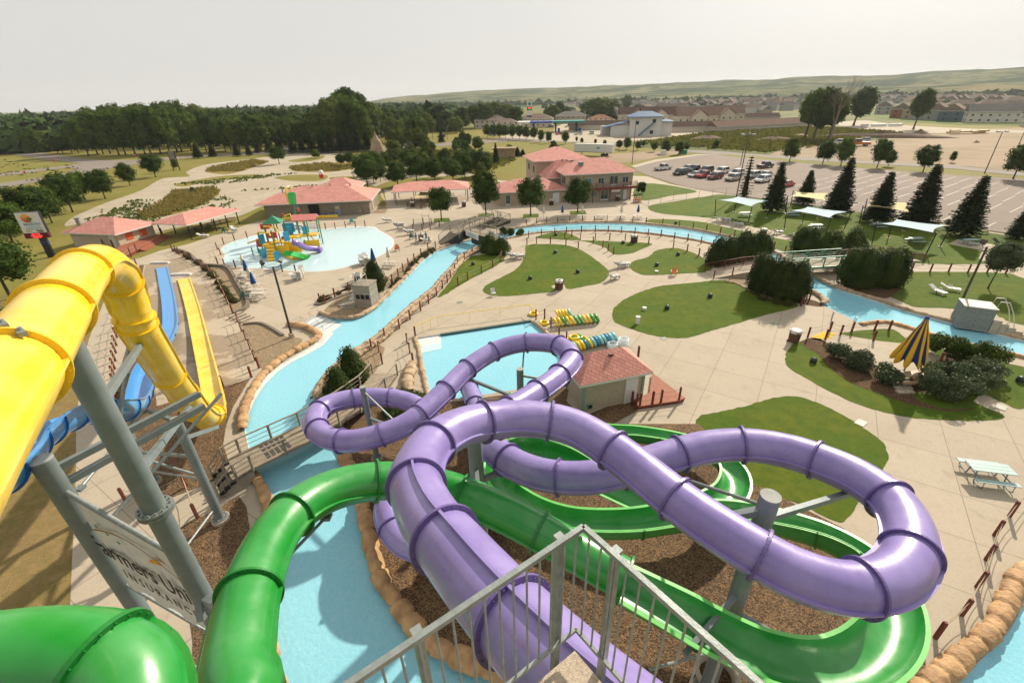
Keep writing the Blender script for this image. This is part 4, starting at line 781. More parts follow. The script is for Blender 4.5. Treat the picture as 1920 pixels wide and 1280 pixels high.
q=P(731,500); TW.put(q,R(-10),1.,'pale picnic table right of the splash pool'); UW.put(q,0,1.1,'cream umbrella folded at the table right of the splash pool')
q=P(704,512); UB.put(q,0,1.35,'blue umbrella folded behind the cone cedar near the booth')
for x,y,l in((335,448,'first'),(350,440,'second'),(395,443,'third'),(412,430,'fourth'),(385,425,'fifth')): pass
PT=Kind(table_mesh(M('brown_boards',(.16,.11,.07)),BLK)); tag(PT.o,cat='picnic table',group='brown picnic tables under the open pavilion')
for i,(x,y) in enumerate([(362,436),(372,431),(387,429),(397,425),(408,421),(420,418),(434,415)]): PT.put(P(x,y),R(30),.95,'brown picnic table under the pink pavilion roof, '+od(i))
for i,(x,y) in enumerate([(770,386),(795,389),(806,380),(830,378)]): PT.put(P(x,y),R(8),1.,'brown picnic table under the pavilion with the yellow sail, '+od(i),'brown picnic tables')
def chair_mesh(mat):
    o=empty('deck_chair'); b=MB(); b.box((0,0,.36),(.55,.5,.05),M4=Matrix.Rotation(R(-8),4,'X')); b.build('seat',mat,o)
    b=MB(); b.T=Matrix.Translation((0,.25,.36))@Matrix.Rotation(R(20),4,'X')
    for i in range(5): x=-.22+.11*i; b.box((x,0,.36-.05*abs(i-2)),(.095,.03,.78-.1*abs(i-2)))
    b.build('backrest',mat,o)
    for s in(-1,1):
        b=MB(); b.box((s*.33,-.05,.55),(.12,.65,.03)); b.build('armrest',mat,o)
        b=MB(); b.bar((s*.3,-.3,0),(s*.3,-.27,.55),.05,.09); b.build('leg',mat,o)
        b=MB(); b.bar((s*.3,.38,0),(s*.3,.2,.5),.05,.09); b.build('leg',mat,o)
    return o
for x,y,rz,m,l in((1263,516,160,M('orange_plastic',(.62,.16,.04)),'orange garden chair on the edge of the lawn'),(660,419,190,M('teal_plastic',(.02,.33,.36)),'teal garden chair behind the splash pool'),(745,470,200,M('rust_plastic',(.50,.13,.05)),'rust and green garden chair right of the splash pool'),(422,436,160,M('dark_green_plastic',(.015,.10,.07)),'dark green garden chair near the open pavilion'),(460,560,150,MC['dark_green_plastic'],'dark green lounge chair between the planter and the tables'),(772,448,180,MC['dark_green_plastic'],'dark green chair beside the people')):
    o=chair_mesh(m); o.location=P(x,y); o.rotation_euler[2]=R(rz); tag(o,l,'chair')
def wchair(h=.42):
    o=empty('plastic_chair'); b=MB(); b.box((0,0,h),(.5,.48,.04)); b.build('seat',WHT,o)
    b=MB(); vs=[]; 
    for i in range(9): a=R(20+140*i/8); vs+=[(math.cos(a)*.27,.05+math.sin(a)*.24,h),(math.cos(a)*.3,.1+math.sin(a)*.27,h+.42+.06*math.sin(a))]
    o_=len(vs); vs+=[(v[0]*.93,v[1]*.93,v[2]) for v in vs]; b.add(vs,[(2*i,2*i+2,2*i+3,2*i+1) for i in range(8)]+[(o_+2*i,o_+2*i+1,o_+2*i+3,o_+2*i+2) for i in range(8)]); b.build('backrest',WHT,o)
    for x,y in((-.22,-.2),(.22,-.2),(-.2,.22),(.2,.22)): b=MB(); b.bar((x,y,h),(x*1.15,y*1.15,0),.035,.05); b.build('leg',WHT,o)
    return o
o=wchair(); o.location=P(925,555); o.rotation_euler[2]=R(20); tag(o,'white plastic chair on the left tip of the pear-shaped lawn','chair')
o=wchair(.75); o.location=P(676,402); tag(o,'tall white plastic chair against the grey block building','chair')
def bin_mesh():
    o=empty('trash_bin'); b=MB(); b.prof([(-.3,.08),(.3,.08),(.36,1.0),(-.36,1.0)],-.29,.29); b.build('body',BRN,o)
    b=MB(); b.box((0,0,1.03),(.68,.78,.07)); b.box((0,.0,1.08),(.5,.6,.05)); b.build('lid',BRN,o)
    b=MB(); b.lathe([(.40,.86),(.43,.95),(.42,1.09),(.30,1.13),(.18,1.10)],12); b.build('bag',WHT,o)
    for s in(-1,1): b=MB(); b.cyl((s*.3,.3,.1),(s*.24,.3,.1),.1,n=12); b.build('wheel',BLK,o)
    return o
BI=Kind(bin_mesh()); tag(BI.o,cat='trash bin',group='brown trash bins with white liners')
for x,y,l in((1048,543,'on the concrete notch of the pear-shaped lawn'),(1430,443,'beside the walkway under the sails'),(1188,455,'between the two fences above the small lawn'),(1487,641,'at the tip of the umbrella island'),(671,529,'beside the cone cedar and the timber booth'),(774,389,'in front of the far pavilion, left'),(870,388,'in front of the far pavilion, right'),(1034,385,'against the single storey wing of the house'),(1158,377,'by the double doors of the house'),(790,452,'leaning beside the people')): BI.put(P(x,y),R(30),1.1,'brown trash bin with white liner '+l)
# light poles
def lamp(x,y,h,rz,l,cl=True):
    o=empty('light_pole',P(x,y)); tag(o,l,'light pole'); o.rotation_euler[2]=R(rz)
    b=MB(); b.cyl((0,0,0),(0,0,.45),.3,.27,n=12); b.build('footing',conc,o)
    b=MB(); b.cyl((0,0,.45),(0,0,h),.11,.085,n=12); b.build('pole',M('bronze_pole',(.05,.04,.03),rough=.4),o)
    b=MB(); b.tube([(-.75,0,h+.35),(-.7,0,h+.1),(-.35,0,h-.05),(0,0,h),(.35,0,h-.05),(.7,0,h+.1),(.75,0,h+.35)],.035,6); b.build('arm',MC['bronze_pole'],o)
    for s in(-1,1):
        b=MB(); b.T=Matrix.Translation((s*.75,0,h+.5))@Matrix.Rotation(R(35*s),4,'Y')@Matrix.Rotation(R(25),4,'X'); b.box((0,0,0),(.34,.42,.24)); b.mi=1; b.box((0,0,-.13),(.29,.37,.03)); b.build('lamp_head',[MC['bronze_pole'],WHTP],o)
lamp(548,632,7.1,20,'dark bronze light pole standing between the river and the splash pool')
lamp(1790,592,7.0,15,'dark bronze light pole leaning over the river by the timber booth at right')
def slot(x,y,h,l,double=True):
    o=empty('light_pole',P(x,y)); tag(o,l,'light pole'); b=MB(); b.cyl((0,0,0),(0,0,h),.12,.08,n=8); b.build('pole',M('bronze_pole',(.05,.04,.03)),o)
    b=MB(); b.bar((-.9 if double else 0,0,h-.1),(.9,0,h-.1),.1,.1); b.build('arm',MC['bronze_pole'],o)
    for s in((-1,1) if double else (1,)): b=MB(); b.box((s*1.1,0,h),(.7,.5,.3)); b.build('lamp_head',STEELL,o)
slot(1185,308,13.5,'slim light pole at the corner of the parking lot behind the house'); slot(1388,310,9,'light pole between the parked cars and the road') ; slot(1380,372,12.5,'tall dark light pole beside the thin brown pine'); slot(1846,325,10.0,'twin-headed light pole on the far edge of the parking lot at right')
slot(1440,280,8,'slim light pole by the road and round street trees'); slot(839,262,10,'street lamp beside the distant road near the hip-roofed houses',False); slot(812,262,9,'street lamp left of the distant crossing',False);slot(1897,300,14,'pale street lamp rising at the right edge behind the parking lot',False)
# dome speakers / lights on lawns
def dome():
    o=empty('garden_speaker'); b=MB(); b.lathe([(.0,.46),(.12,.44),(.2,.36),(.23,.22),(.2,.05),(.24,0)],14); b.build('shell',M('dark_green_shell',(.012,.035,.022),rough=.4),o)
    b=MB(); b.lathe([(.235,.10),(.245,.16),(.235,.22)],14); b.build('grille',BLK,o); return o
DM=Kind(dome()); tag(DM.o,cat='speaker',group='dark domed garden speakers on the lawns')
for x,y,l in((994,524,'on the pear-shaped lawn, nearest the white chair'),(1083,512,'on the right half of the pear-shaped lawn'),(1041,475,'at the top of the pear-shaped lawn'),(887,497,'on the narrow west lawn'),(1042,442,'on the thin strip lawn by the river'),(1168,457,'on the small lawn'),(1231,499,'on the chair lawn, left'),(1271,479,'on the chair lawn, right'),(1250,580,'on the big oval lawn, left'),(1331,558,'on the big oval lawn, right'),(1524,680,'on the left arm of the umbrella island'),(1911,716,'on the right arm of the umbrella island'),(1267,420,'on the bank lawn, left'),(1398,441,'on the bank lawn, right')): DM.put(P(x,y),0,1.1,'dark domed speaker '+l)
for i,(x,y,h,l) in enumerate([(1195,607,.75,'white capped pipe on the bare patch of the big oval lawn'),(1208,581,.25,'low white pipe cap on the big oval lawn'),(1231,510,.12,'small white utility cover on the chair lawn')]):
    b=MB(); b.cyl((0,0,0),(0,0,h),.2,n=14); b.cyl((0,0,h),(0,0,h+.06),.23,n=14); tag(b.build('vent_pipe',WHTP,loc=P(x,y)),l,'pipe')
# inflatable tubes leaning in rows
def ring(mat,name='inflatable_ring'):
    b=MB(); b.torus((0,0,0),.40,.135,n=22,k=10); 
    o=b.build('inflatable_ring',mat); tag(o,cat='inflatable ring'); return o
IY=M('vinyl_yellow',(.88,.62,.01),rough=.25,coat=.5); IG=M('vinyl_green',(.03,.36,.04),rough=.25,coat=.5); IB=M('vinyl_blue',(.01,.25,.42),rough=.25,coat=.5); IL=M('vinyl_aqua',(.25,.60,.63),rough=.25,coat=.5)
IC=bpy.data.materials.new('vinyl_clear'); IC.use_nodes=True; ib=IC.node_tree.nodes['Principled BSDF']; ib.inputs['Base Color'].default_value=(.75,.85,.86,1); ib.inputs['Roughness'].default_value=.08; ib.inputs['Alpha'].default_value=.45
RG={k:ring(m) for k,m in (('y',IY),('g',IG),('b',IB),('a',IL),('c',IC))}; RU=set()
def putring(k,loc,rot,l,g):
    o=RG[k]
    if k in RU: o=o.copy(); COL.objects.link(o)
    RU.add(k); o.location=loc; o.rotation_euler=rot; tag(o,l,'inflatable ring',g)
CN={'y':'yellow','g':'green','b':'dark blue','a':'aqua','c':'clear'}
def row(a,b,seq,l,tilt=62):
    A,B=P(*a),P(*b); d=(B-A); rz=math.atan2(d.y,d.x)
    n=len(seq); cnt={}
    for i,k in enumerate(seq):
        p=A.lerp(B,i/(n-1)); putring(k,(p.x,p.y,.50),(0,R(tilt),rz),'%s ring, %s in the %s'%(CN[k],od(i),l),'inflatable rings in leaning rows')
row((1042,612),(1118,604),'yygyyggyygg','yellow and green row')
row((1045,597-0),(1068,595),'yyyya'[0:5],'short row by the fence')
row((1070,660),(1150,640),'yayybyabaabaa','aqua and yellow row by the hut')
for i,(x,y,k,h,l) in enumerate([(1020,607,'y',.14,'yellow inflatable ring lying flat at the edge of the landing pool'),(1000,590,'y',.14,'yellow inflatable ring lying flat behind the tallest post'),(1070,641,'y',.14,'yellow ring at the bottom of the loose pile by the fence'),(1082,637,'g',.3,'green ring in the loose pile by the fence'),(1076,640,'y',.45,'yellow ring on top of the loose pile'),(1092,638,'y',.14,'yellow ring at the right of the loose pile'),(1148,652,'c',.14,'clear ring at the bottom of the short clear pile'),(1148,652,'c',.4,'clear ring on the short clear pile'),(1168,648,'c',.14,'clear ring at the bottom of the tall clear pile'),(1168,648,'c',.4,'clear ring in the middle of the tall clear pile'),(1168,648,'c',.66,'clear ring on top of the tall clear pile')]):
    p=P(x,y); putring(k,(p.x,p.y,h),(0,0,0),l,'inflatable rings')
# shade sails
def sail(bases,mat,l,h=2.95,hs=(.2,0,.1,0)):
    B=[P(*q) for q in bases]; c=sum(B,Vector())/4; o=empty('shade_sail',c); tag(o,l,'shade sail')
    for q,dh in zip(B,hs):
        b=MB(); q=q-c; tip=q*1.08+Vector((0,0,h+dh+.15)); b.cyl(q,tip,.075,n=8); b.build('pole',BLK,o); b=MB(); b.cyl(q,q+Vector((0,0,.12)),.28,n=12); b.build('footing',conc,o)
    b=MB(); N=10; vs=[]
    k=[(q-c)*.93+Vector((0,0,h+dh)) for q,dh in zip(B,hs)]
    for i in range(N+1):
        for j in range(N+1):
            u,v=i/N,j/N; p=(k[0]*(1-u)+k[1]*u)*(1-v)+(k[3]*(1-u)+k[2]*u)*v; e=1-.16*(math.sin(math.pi*u)*abs(2*v-1)+math.sin(math.pi*v)*abs(2*u-1)); vs.append((p.x*e,p.y*e,p.z-.12*math.sin(math.pi*u)*math.sin(math.pi*v)))
    b.sm=True; n1=len(vs); b.add(vs,[(i*(N+1)+j,i*(N+1)+j+1,(i+1)*(N+1)+j+1,(i+1)*(N+1)+j) for i in range(N) for j in range(N)])
    b.add([(v[0],v[1],v[2]-.015) for v in vs],[((i+1)*(N+1)+j,(i+1)*(N+1)+j+1,i*(N+1)+j+1,i*(N+1)+j) for i in range(N) for j in range(N)]); b.build('canopy',mat,o)
SB=M('pale_blue_sail',(.36,.50,.60),(.46,.57,.62),rough=.8,trans=.2); SY=M('pale_yellow_sail',(.66,.55,.24),rough=.8,trans=.2)
sail([(1340,408),(1377,398),(1437,409),(1402,420)],SB,'pale blue shade sail, the left one, over the lawn'); sail([(1470,431),(1504,420),(1581,433),(1546,445)],SB,'pale blue shade sail, the middle one, over the lawn'); sail([(1634,460),(1665,447),(1762,463),(1736,477)],SB,'pale blue shade sail, the right one, over the lawn')
sail([(1472,400),(1482,388),(1546,393),(1542,408)],SY,'pale yellow shade sail, the left one, by the lot'); sail([(1610,422),(1618,407),(1700,414),(1694,433)],SY,'pale yellow shade sail, the right one, by the lot')
sail([(775,389),(790,377),(822,376),(812,388)],SY,'small yellow shade sail under the far pavilion edge',2.0,(0,0,0,0))

for x,y,l in((1245,635,'below the big oval lawn'),(1452,607,'on the plaza near the cedar hedge'),(862,567,'near the river posts on the wide path'),(640,524,'between the splash pool and the booth'),(490,517,'in front of the splash pool by the tables'),(655,417,'on the plaza behind the splash pool')):
    b=MB(); b.box((0,0,.02),(.62,.5,.03),.5); tag(b.build('drain_grate',M('drain_green',(.16,.22,.15)),loc=P(x,y)),'small green drain grate '+l,'drain')
# ================================================================ buildings
def roof4(b,c,rd,th=.18,under=True):
    """c: four eave corners (anticlockwise seen from above), rd: two ridge ends (near c0/c3, near c1/c2)"""
    c=[Vector(v) for v in c]; r=[Vector(v) for v in rd]; v=c+r; b.add(v,[(0,1,5,4),(1,2,5),(2,3,4,5),(3,0,4)])
    d=Vector((0,0,-th)); b.mi=1; b.add(c+[q+d for q in c],[(i,i+4,(i+1)%4+4,(i+1)%4) for i in range(4)]+[(7,6,5,4)]); b.mi=0
def window(par,x,z,w,h,y=0,mat=None,trim=TEALT,door=False,mull=1):
    b=MB(); b.box((x,y-.03,z+h/2),(w+.3,.1,h+.3)); f=b.build('door_frame' if door else 'window_frame',trim,par)
    b=MB(); b.box((x,y-.075,z+h/2),(w+.06,.06,h+.06)); f2=b.build('door' if door else 'sash',WHTP,par if door else f)
    if mat:
        n=mull+1
        b=MB()
        for i in range(n): ww=w/n-.08; b.box((x-w/2+w/n*(i+.5),y-.11,z+h/2+(.15 if door else 0)),(ww,.02,h-(.4 if door else .1)))
        b.build('pane',mat,f2)
def hipblock(root,x0,y0,x1,y1,h,rh,ov,wall,roof=PINK,fas=WHTP,rin=None,z0=0):
    b=MB(); b.poly([(x0,y0),(x1,y0),(x1,y1),(x0,y1)],z0,h); b.build('wall',wall,root)
    b=MB(); w,d=x1-x0,y1-y0; i=(min(w,d)/2+ov) if rin is None else rin; ex,ey=x0-ov,y0-ov; fx,fy=x1+ov,y1+ov
    rd=[(ex+i,(ey+fy)/2,h+rh),(fx-i,(ey+fy)/2,h+rh)] if w>=d else [((ex+fx)/2,ey+i,h+rh),((ex+fx)/2,fy-i,h+rh)]
    c=[(ex,ey,h),(fx,ey,h),(fx,fy,h),(ex,fy,h)]
    if w>=d: roof4(b,c,rd)
    else: roof4(b,[c[1],c[2],c[3],c[0]],rd)
    return b.build('roof',[roof,fas],root)
ho=empty('clubhouse',(12.4,101.1,0),R(9)); tag(ho,'two storey tan house with pink hip roofs, sage trim and a red balcony','building')
hipblock(ho,0,0,14.6,9.6,5.75,2.5,.75,TAN); hipblock(ho,-4.,12.5,8.6,24.,7.2,2.4,.8,TAN); hipblock(ho,-3.,5.5,5.5,13.,4.4,3.2,.4,TAN,rin=3.5); hipblock(ho,-14.6,.5,-.02,9.,2.75,1.9,.5,TAN)
for px0,px1,z,h,dr in ((1074,1085,3.5,1.3,0),(1095,1109,3.5,1.3,0),(1119,1132,3.5,1.3,0),(1141,1159,3.0,2.1,1),(1165,1179,3.5,1.3,0),(1110,1120,1.0,1.2,0),(1125,1142,.02,2.15,1),(1160,1166,1.0,1.2,0),(1169,1178,.02,2.1,2)):
    x=((px0+px1)/2-1062)/126*14.8; w=(px1-px0)/126*14.8-.3; window(ho,x,z,w,h,0,GLASSB if (px0==1095) else (None if dr==2 else GLASS),door=dr>0)
for x,y in((-12.6,.5),(-8.,.5)): window(ho,x,.02,1.0,2.05,y,GLASS if x<-10 else None,door=True,mull=0)
window(ho,-2.2,.02,1.4,2.05,.5,None,door=True)
for yy in (14.5,20): 
    for zz in(1.,4.6):
        b=MB(); b.box((-4.05,yy,zz+.6),(.1,1.5,1.5)); f=b.build('window_frame',TEALT,ho); b=MB(); b.box((-4.12,yy,zz+.6),(.04,1.1,1.2)); b.build('pane',GLASS,f)
for yy in (1.6,3.0):
    b=MB(); b.box((-.05,yy,4.3),(.1,.7,1.6)); f=b.build('window_frame',TEALT,ho); b=MB(); b.box((-.12,yy,4.3),(.04,.5,1.3)); b.build('pane',GLASS,f)
b=MB(); b.box((9.6,-1.,2.95),(10.6,2.0,.18)); b.mi=1; b.box((9.6,-2.03,2.82),(10.7,.06,.5)); b.box((14.93,-1.,2.82),(.06,2.0,.5)); b.build('balcony_floor',[WOODG,REDW],ho)
b=MB()
for z in(3.95,3.5,3.72,3.28): b.box((9.6,-1.97,z),(10.6,.05,.05)); b.box((14.87,-1.,z),(.05,1.95,.05))
b.build('balcony_rail',REDW,ho)
for i in range(8): b=MB(); b.box((4.35+i*1.5,-1.97,3.5),(.1,.1,1.1)); b.build('balcony_post',REDW,ho)
for x in(5.2,9,13.5): b=MB(); b.cyl((x,-1.85,0),(x,-1.85,2.7),.07,n=8); b.build('post',BLK,ho)
b=MB(); b.box((10.2,-1.9,2.25),(1.8,.06,.4)); b.build('sign_board',WHTP,ho); text('lettering','TICKETS',.3,M('sign_red',(.5,.02,.015)),Matrix.Translation((10.2,-1.94,2.25))@Matrix.Rotation(R(90),4,'X'),ho)
b=MB(); b.box((3.6,2.4,7.4),(.9,.9,.6)); b.mi=1; b.box((3.6,2.4,7.75),(1.0,1.0,.06)); b.build('roof_vent',[STEEL,STEELL],ho)
for x,y,z in((-1.5,9,6.2),(-.6,9.4,6.3),(2.2,17,9.2),(-1.2,8.2,6.2)): b=MB(); b.cyl((x,y,z-.6),(x,y,z+.7),.06,n=6); b.build('roof_pipe',STEEL,ho)
for i in range(4): b=MB(); b.box((1.2+i*.9,8.7-i*.9,7.6),(.35,.35,.2)); b.build('roof_cap',BRN,ho)
# restroom block
rs=empty('restroom_building',(-48.1,92.6,0),R(5.9)); tag(rs,'long low grey block building with a wide pink hip roof behind the splash pool','building')
b=MB(); b.poly([(0,0),(20.2,0),(20.2,11.4),(0,11.4)],0,2.85); b.build('wall',BLOCK,rs); b=MB(); roof4(b,[(-1.3,-1,2.85),(21,-1,2.85),(21,12.2,2.85),(-1.3,12.2,2.85)],[(6.0,5.6,5.1),(14.8,5.6,5.1)]); b.build('roof',[PINK,WHTP],rs)
b=MB(); roof4(b,[(8,7,3.6),(17,7,3.6),(17,17.5,3.6),(8,17.5,3.6)],[(11.5,12,5.6),(13.5,12,5.6)]); b.build('rear_roof',[PINK,WHTP],rs)
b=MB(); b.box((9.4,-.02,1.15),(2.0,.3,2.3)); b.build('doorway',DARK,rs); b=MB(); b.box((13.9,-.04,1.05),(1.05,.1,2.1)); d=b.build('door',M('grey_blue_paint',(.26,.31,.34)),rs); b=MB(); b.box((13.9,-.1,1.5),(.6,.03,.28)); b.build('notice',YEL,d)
b=MB(); b.box((6.2,-.04,1.9),(.9,.1,.8)); b.build('window',M('grey_blue_paint',(.2,.2,.2)),rs)
b=MB(); b.box((20.24,4,1.2),(.06,1.6,1.8)); b.build('side_panel',TAN,rs)
for x,y in((3,3.5),(8.5,5),(12,5.4),(16,5.2)): b=MB(); b.cyl((x,y,4.2),(x,y,5.4),.12,n=8); b.build('roof_pipe',STEEL,rs)
b=MB(); b.cyl((8.6,13,5.5),(8.6,13,6.3),.5,n=12); b.mi=1; b.lathe([(.5,6.3),(.55,6.7),(.35,7.1),(0,7.2)],12,(8.6,13,0)); b.build('chimney_cap',[M('sign_red',(.5,.02,.015)),WHTP],rs)
b=MB(); b.box((9,-2.2,.35),(10.5,.12,.5)); b.mi=1; b.box((9,-1.6,.75),(10.5,.3,.1)); b.mi=0
for i in range(9): b.box((4.2+i*1.2,-1.9,.35),(.06,.7,.7))
tag(b.build('queue_rail',[YEL,BLUF],loc=rs.location),'yellow and blue low rail along the grey block building','rail').rotation_euler[2]=R(5.9)
b=MB(); b.box((0,0,.9),(1.3,.45,.2)); b.box((-.3,0,.45),(.1,.3,.9)); b.box((.3,0,.45),(.1,.3,.9)); b.lathe([(.25,1.0),(.3,1.1),(.0,1.1)],10,(-.3,0,0)); o=b.build('drinking_fountain',STEELL,loc=P(616,403)); tag(o,'metal drinking fountain on the grey block wall','fountain')
# small pump house with red deck
sh=empty('pump_house',(-71.7,75.2,0),R(-12)); tag(sh,'small cream hut with pink hip roof and two orange shutters at left','building')
hipblock(sh,0,0,9.3,6.6,2.45,1.75,.7,M('cream_wall',(.50,.42,.31)))
for y in(2.0,4.5): b=MB(); b.box((9.33,y,1.5),(.08,1.2,1.1)); b.build('shutter',M('orange_shutter',(.62,.10,.02)),sh)
b=MB(); b.box((8.2,-.04,1.02),(.95,.08,2.05)); b.build('door',WHTP,sh); b=MB(); b.cyl((1.2,1.2,2.9),(1.2,1.2,4.3),.3,n=12); b.cyl((1.2,1.2,4.3),(1.2,1.2,4.45),.42,n=12); b.build('roof_flue',STEELL,sh)
DECKM=M('red_deck_boards',(.36,.12,.055),(.28,.085,.04),scale=3,rough=.75,brick=(30,.14,.012,(.09,.025,.012),.5,(0,0,R(20))))
def deckplat(px,z,l,steps=()):
    v=[P(x,y,0) for x,y in px]; o=empty('wood_deck',v[0]); tag(o,l,'wooden deck'); b=MB(); b.poly([(p-v[0])[:2] for p in v],z-.1,z); b.build('boards',DECKM,o); b=MB(); c=sum(v,Vector())/len(v); b.poly([((c+(p-c)*.97)-v[0])[:2] for p in v],.01,z-.1); b.build('skirt',REDW,o)
    for a,e,n in steps:
        A,E=P(*a),P(*e); d=(E-A); s=Vector((d.y,-d.x,0)).normalized()
        if (s.dot(c-A))>0: s=-s
        for k in range(n): b=MB(); q=[A+s*.32*(k),E+s*.32*k,E+s*.32*(k+1),A+s*.32*(k+1)]; q=[(p-v[0])[:2] for p in q]; b.poly(q,.01,z-(k+1)*z/(n+1)); b.build('step',DECKM,o)
    return o
deckplat([(212,487),(228,462),(272,446),(310,444),(262,472),(240,484)],.5,'red wooden deck with steps in front of the small cream hut',[((310,444),(262,472),3)])
ropefence([(236,490),(247,482),(258,474)],'three red rope posts on the front edge of the hut deck',1.4); ropefence([(273,444),(290,443),(306,443)],'three red rope posts at the back of the hut deck',1.4); ropefence([(207,484),(200,476),(196,465),(214,466)],'red posts around the left corner of the hut deck',1.4)
# pavilions
def pavilion(loc,rz,w,d,h,rh,nx,l,mat=PINK,ov=.8):
    o=empty('pavilion',loc,rz); tag(o,l,'pavilion'); b=MB(); i=d/2
    roof4(b,[(-ov,-ov,h),(w+ov,-ov,h),(w+ov,d+ov,h),(-ov,d+ov,h)],[(i*.8,d/2,h+rh),(w-i*.8,d/2,h+rh)]); b.build('roof',[mat,WHTP],o)
    for i in range(nx):
        for y in(0,d): b=MB(); x=w*i/(nx-1); b.box((x,y,h/2),(.14,.14,h)); b.build('post',BLK,o)
    b=MB()
    for y in(0,d): b.box((w/2,y,h-.14),(w,.12,.2))
    b.build('beam',BLK,o); return o
a=P(360,448); e=P(449,420); ag=math.atan2(e.y-a.y,e.x-a.x); pavilion(a,ag,(e-a).length,6.4,2.6,1.1,5,'open pavilion with pink hip roof and picnic tables beneath, left of the splash pool')
pavilion(Vector((-24.5,103.2,0)),R(8),15.6,8.0,2.8,1.3,5,'open pavilion with pink hip roof behind the plaza trees')
# pink roofed hut near the landing pool
hz=2.55; NL=P(1087,724,hz); NR=P(1225,697,hz); FRc=P(1177,651,hz); FL=NL+(FRc-NR); cen=(NL+FRc)/2
hu=empty('slide_hut',(cen.x,cen.y,0)); tag(hu,'small tan hut with pink shingle roof between the landing pool and the slides','building'); L0=Vector((cen.x,cen.y,0))
b=MB(); rr=[(NL+FL)/2+(NR-NL)*.30+Vector((0,0,1.35)),(NR+FRc)/2-(NR-NL)*.30+Vector((0,0,1.35))]; roof4(b,[v-L0 for v in (NL,NR,FRc,FL)],[v-L0 for v in rr]); b.build('roof',[M('pink_shingle_near',(.66,.30,.24),(.56,.235,.185),scale=2.5,rough=.85,bump=.5,bscale=14,brick=(.55,.24,.018,(.30,.115,.09),.5,(0,0,R(16)))),WHTP],hu)
ins=lambda v:(v-L0)+((L0+Vector((0,0,v.z)))-v).normalized()*.62
wl=[ins(v) for v in (NL,NR,FRc,FL)]; b=MB(); b.poly([w[:2] for w in wl],0,hz-.1); b.build('wall',TAN,hu)
for w in wl: b=MB(); b.box((w.x,w.y,hz/2-.03),(.17,.17,hz-.12),math.atan2(NR.y-NL.y,NR.x-NL.x)); b.build('corner_trim',TEALT,hu)
ax=(wl[1]-wl[0]); al=ax.length; ax.normalize(); ay=Vector((-ax.y,ax.x,0)); RZ=math.atan2(ax.y,ax.x); w0=Vector((wl[0].x,wl[0].y,0))
for u,w,z0_,h,mt,nm in((.80,1.0,.0,2.15,WHTP,'door'),(.115,.4,.22,.42,TEALT,'vent_frame')): b=MB(); b.box(w0+ax*al*u-ay*.04+Vector((0,0,z0_+h/2)),(w,.08,h),RZ); b.build(nm,mt,hu)
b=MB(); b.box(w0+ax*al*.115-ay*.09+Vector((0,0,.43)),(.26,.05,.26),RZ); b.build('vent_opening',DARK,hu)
b=MB(); b.box(rr[0]*.45+rr[1]*.55-L0+Vector((0,0,-.22))-ay*.45,(.3,.22,.16),RZ); b.build('roof_cap',BRN,hu)
deckplat([(1196,768),(1188,755),(1217,742),(1222,704),(1284,752),(1272,757)],.3,'red wooden deck on the right side of the slide hut')
ropefence([(1192,768),(1199,766),(1222,763),(1238,760),(1272,755)],'red rope posts along the hut deck by the green flume',1.35); ropefence([(1184,760),(1186,748)],'two red posts left of the hut door',1.2)

# ================================================================ walkways with railings
def walkway(name,pts,w,label,railm,deckm,cat='footbridge',posts=2.2,skirt=None,rail=1.0,mesh=True,sides=(1,-1),zoff=0,steps=False,truss=False,th=.18):
    o=empty(name,(pts[0].x,pts[0].y,0)); tag(o,label,cat); L0=Vector((pts[0].x,pts[0].y,0)); v=[p-L0 for p in pts]; Ls=[];Rs=[]
    for i,p in enumerate(v):
        d=(v[min(i+1,len(v)-1)]-v[max(i-1,0)]); d.z=0; d.normalize(); n=Vector((-d.y,d.x,0))*w/2; Ls.append(p+n); Rs.append(p-n)
    b=MB()
    for i in range(len(v)-1):
        if steps and i in steps:
            a,e=v[i],v[i+1]; dz=e.z-a.z; ns=max(2,round(abs(dz)/.17))
            for k in range(ns):
                t0,t1=k/ns,(k+1)/ns; z=max(a.z+dz*t0,a.z+dz*t1); q=[Rs[i].lerp(Rs[i+1],t0),Rs[i].lerp(Rs[i+1],t1),Ls[i].lerp(Ls[i+1],t1),Ls[i].lerp(Ls[i+1],t0)]; b.poly([x[:2] for x in q],z-.17,z)
        else:
            q=[Rs[i],Rs[i+1],Ls[i+1],Ls[i]]; b.add(q+[x-Vector((0,0,th)) for x in q],[(0,1,2,3),(0,4,5,1),(1,5,6,2),(2,6,7,3),(3,7,4,0),(7,6,5,4)])
    b.build('deck_boards',deckm,o)
    if skirt:
        b=MB()
        for i in range(len(v)-1):
            if i not in skirt[1]: continue
            for S,s in((Ls,1),(Rs,-1)): a,e=S[i]*1,S[i+1]*1; q=[a-Vector((0,0,.05)),e-Vector((0,0,.05)),Vector((e.x,e.y,0)),Vector((a.x,a.y,0))]; b.add(q,[(0,1,2,3)] if s>0 else [(3,2,1,0)])
        b.build('side_skirt',skirt[0],o)
    for S,s in((Ls,1),(Rs,-1)):
        if s not in sides: continue
        b=MB(); mb=MB()
        for i in range(len(v)-1):
            a,e=S[i],S[i+1]; u=Vector((0,0,rail)); b.bar(a+u,e+u,.1,.06)
            for f in (.33,.66): mb.bar(a+u*f,e+u*f,.03,.03)
        b.build('handrail',railm,o)
        if mesh: mb.build('mid_rail',railm,o)
        last=None
        for i in range(len(v)-1):
            a,e=S[i],S[i+1]; n=max(1,round((e-a).length/posts))
            for k in range(n+(1 if i==len(v)-2 else 0)): q=a.lerp(e,k/n); b=MB(); b.box(q+Vector((0,0,rail/2-.1)),(.11,.11,rail+.2)); b.build('post',railm,o)
    return o
PB=lambda l:[P(x,y,z) for x,y,z in l]
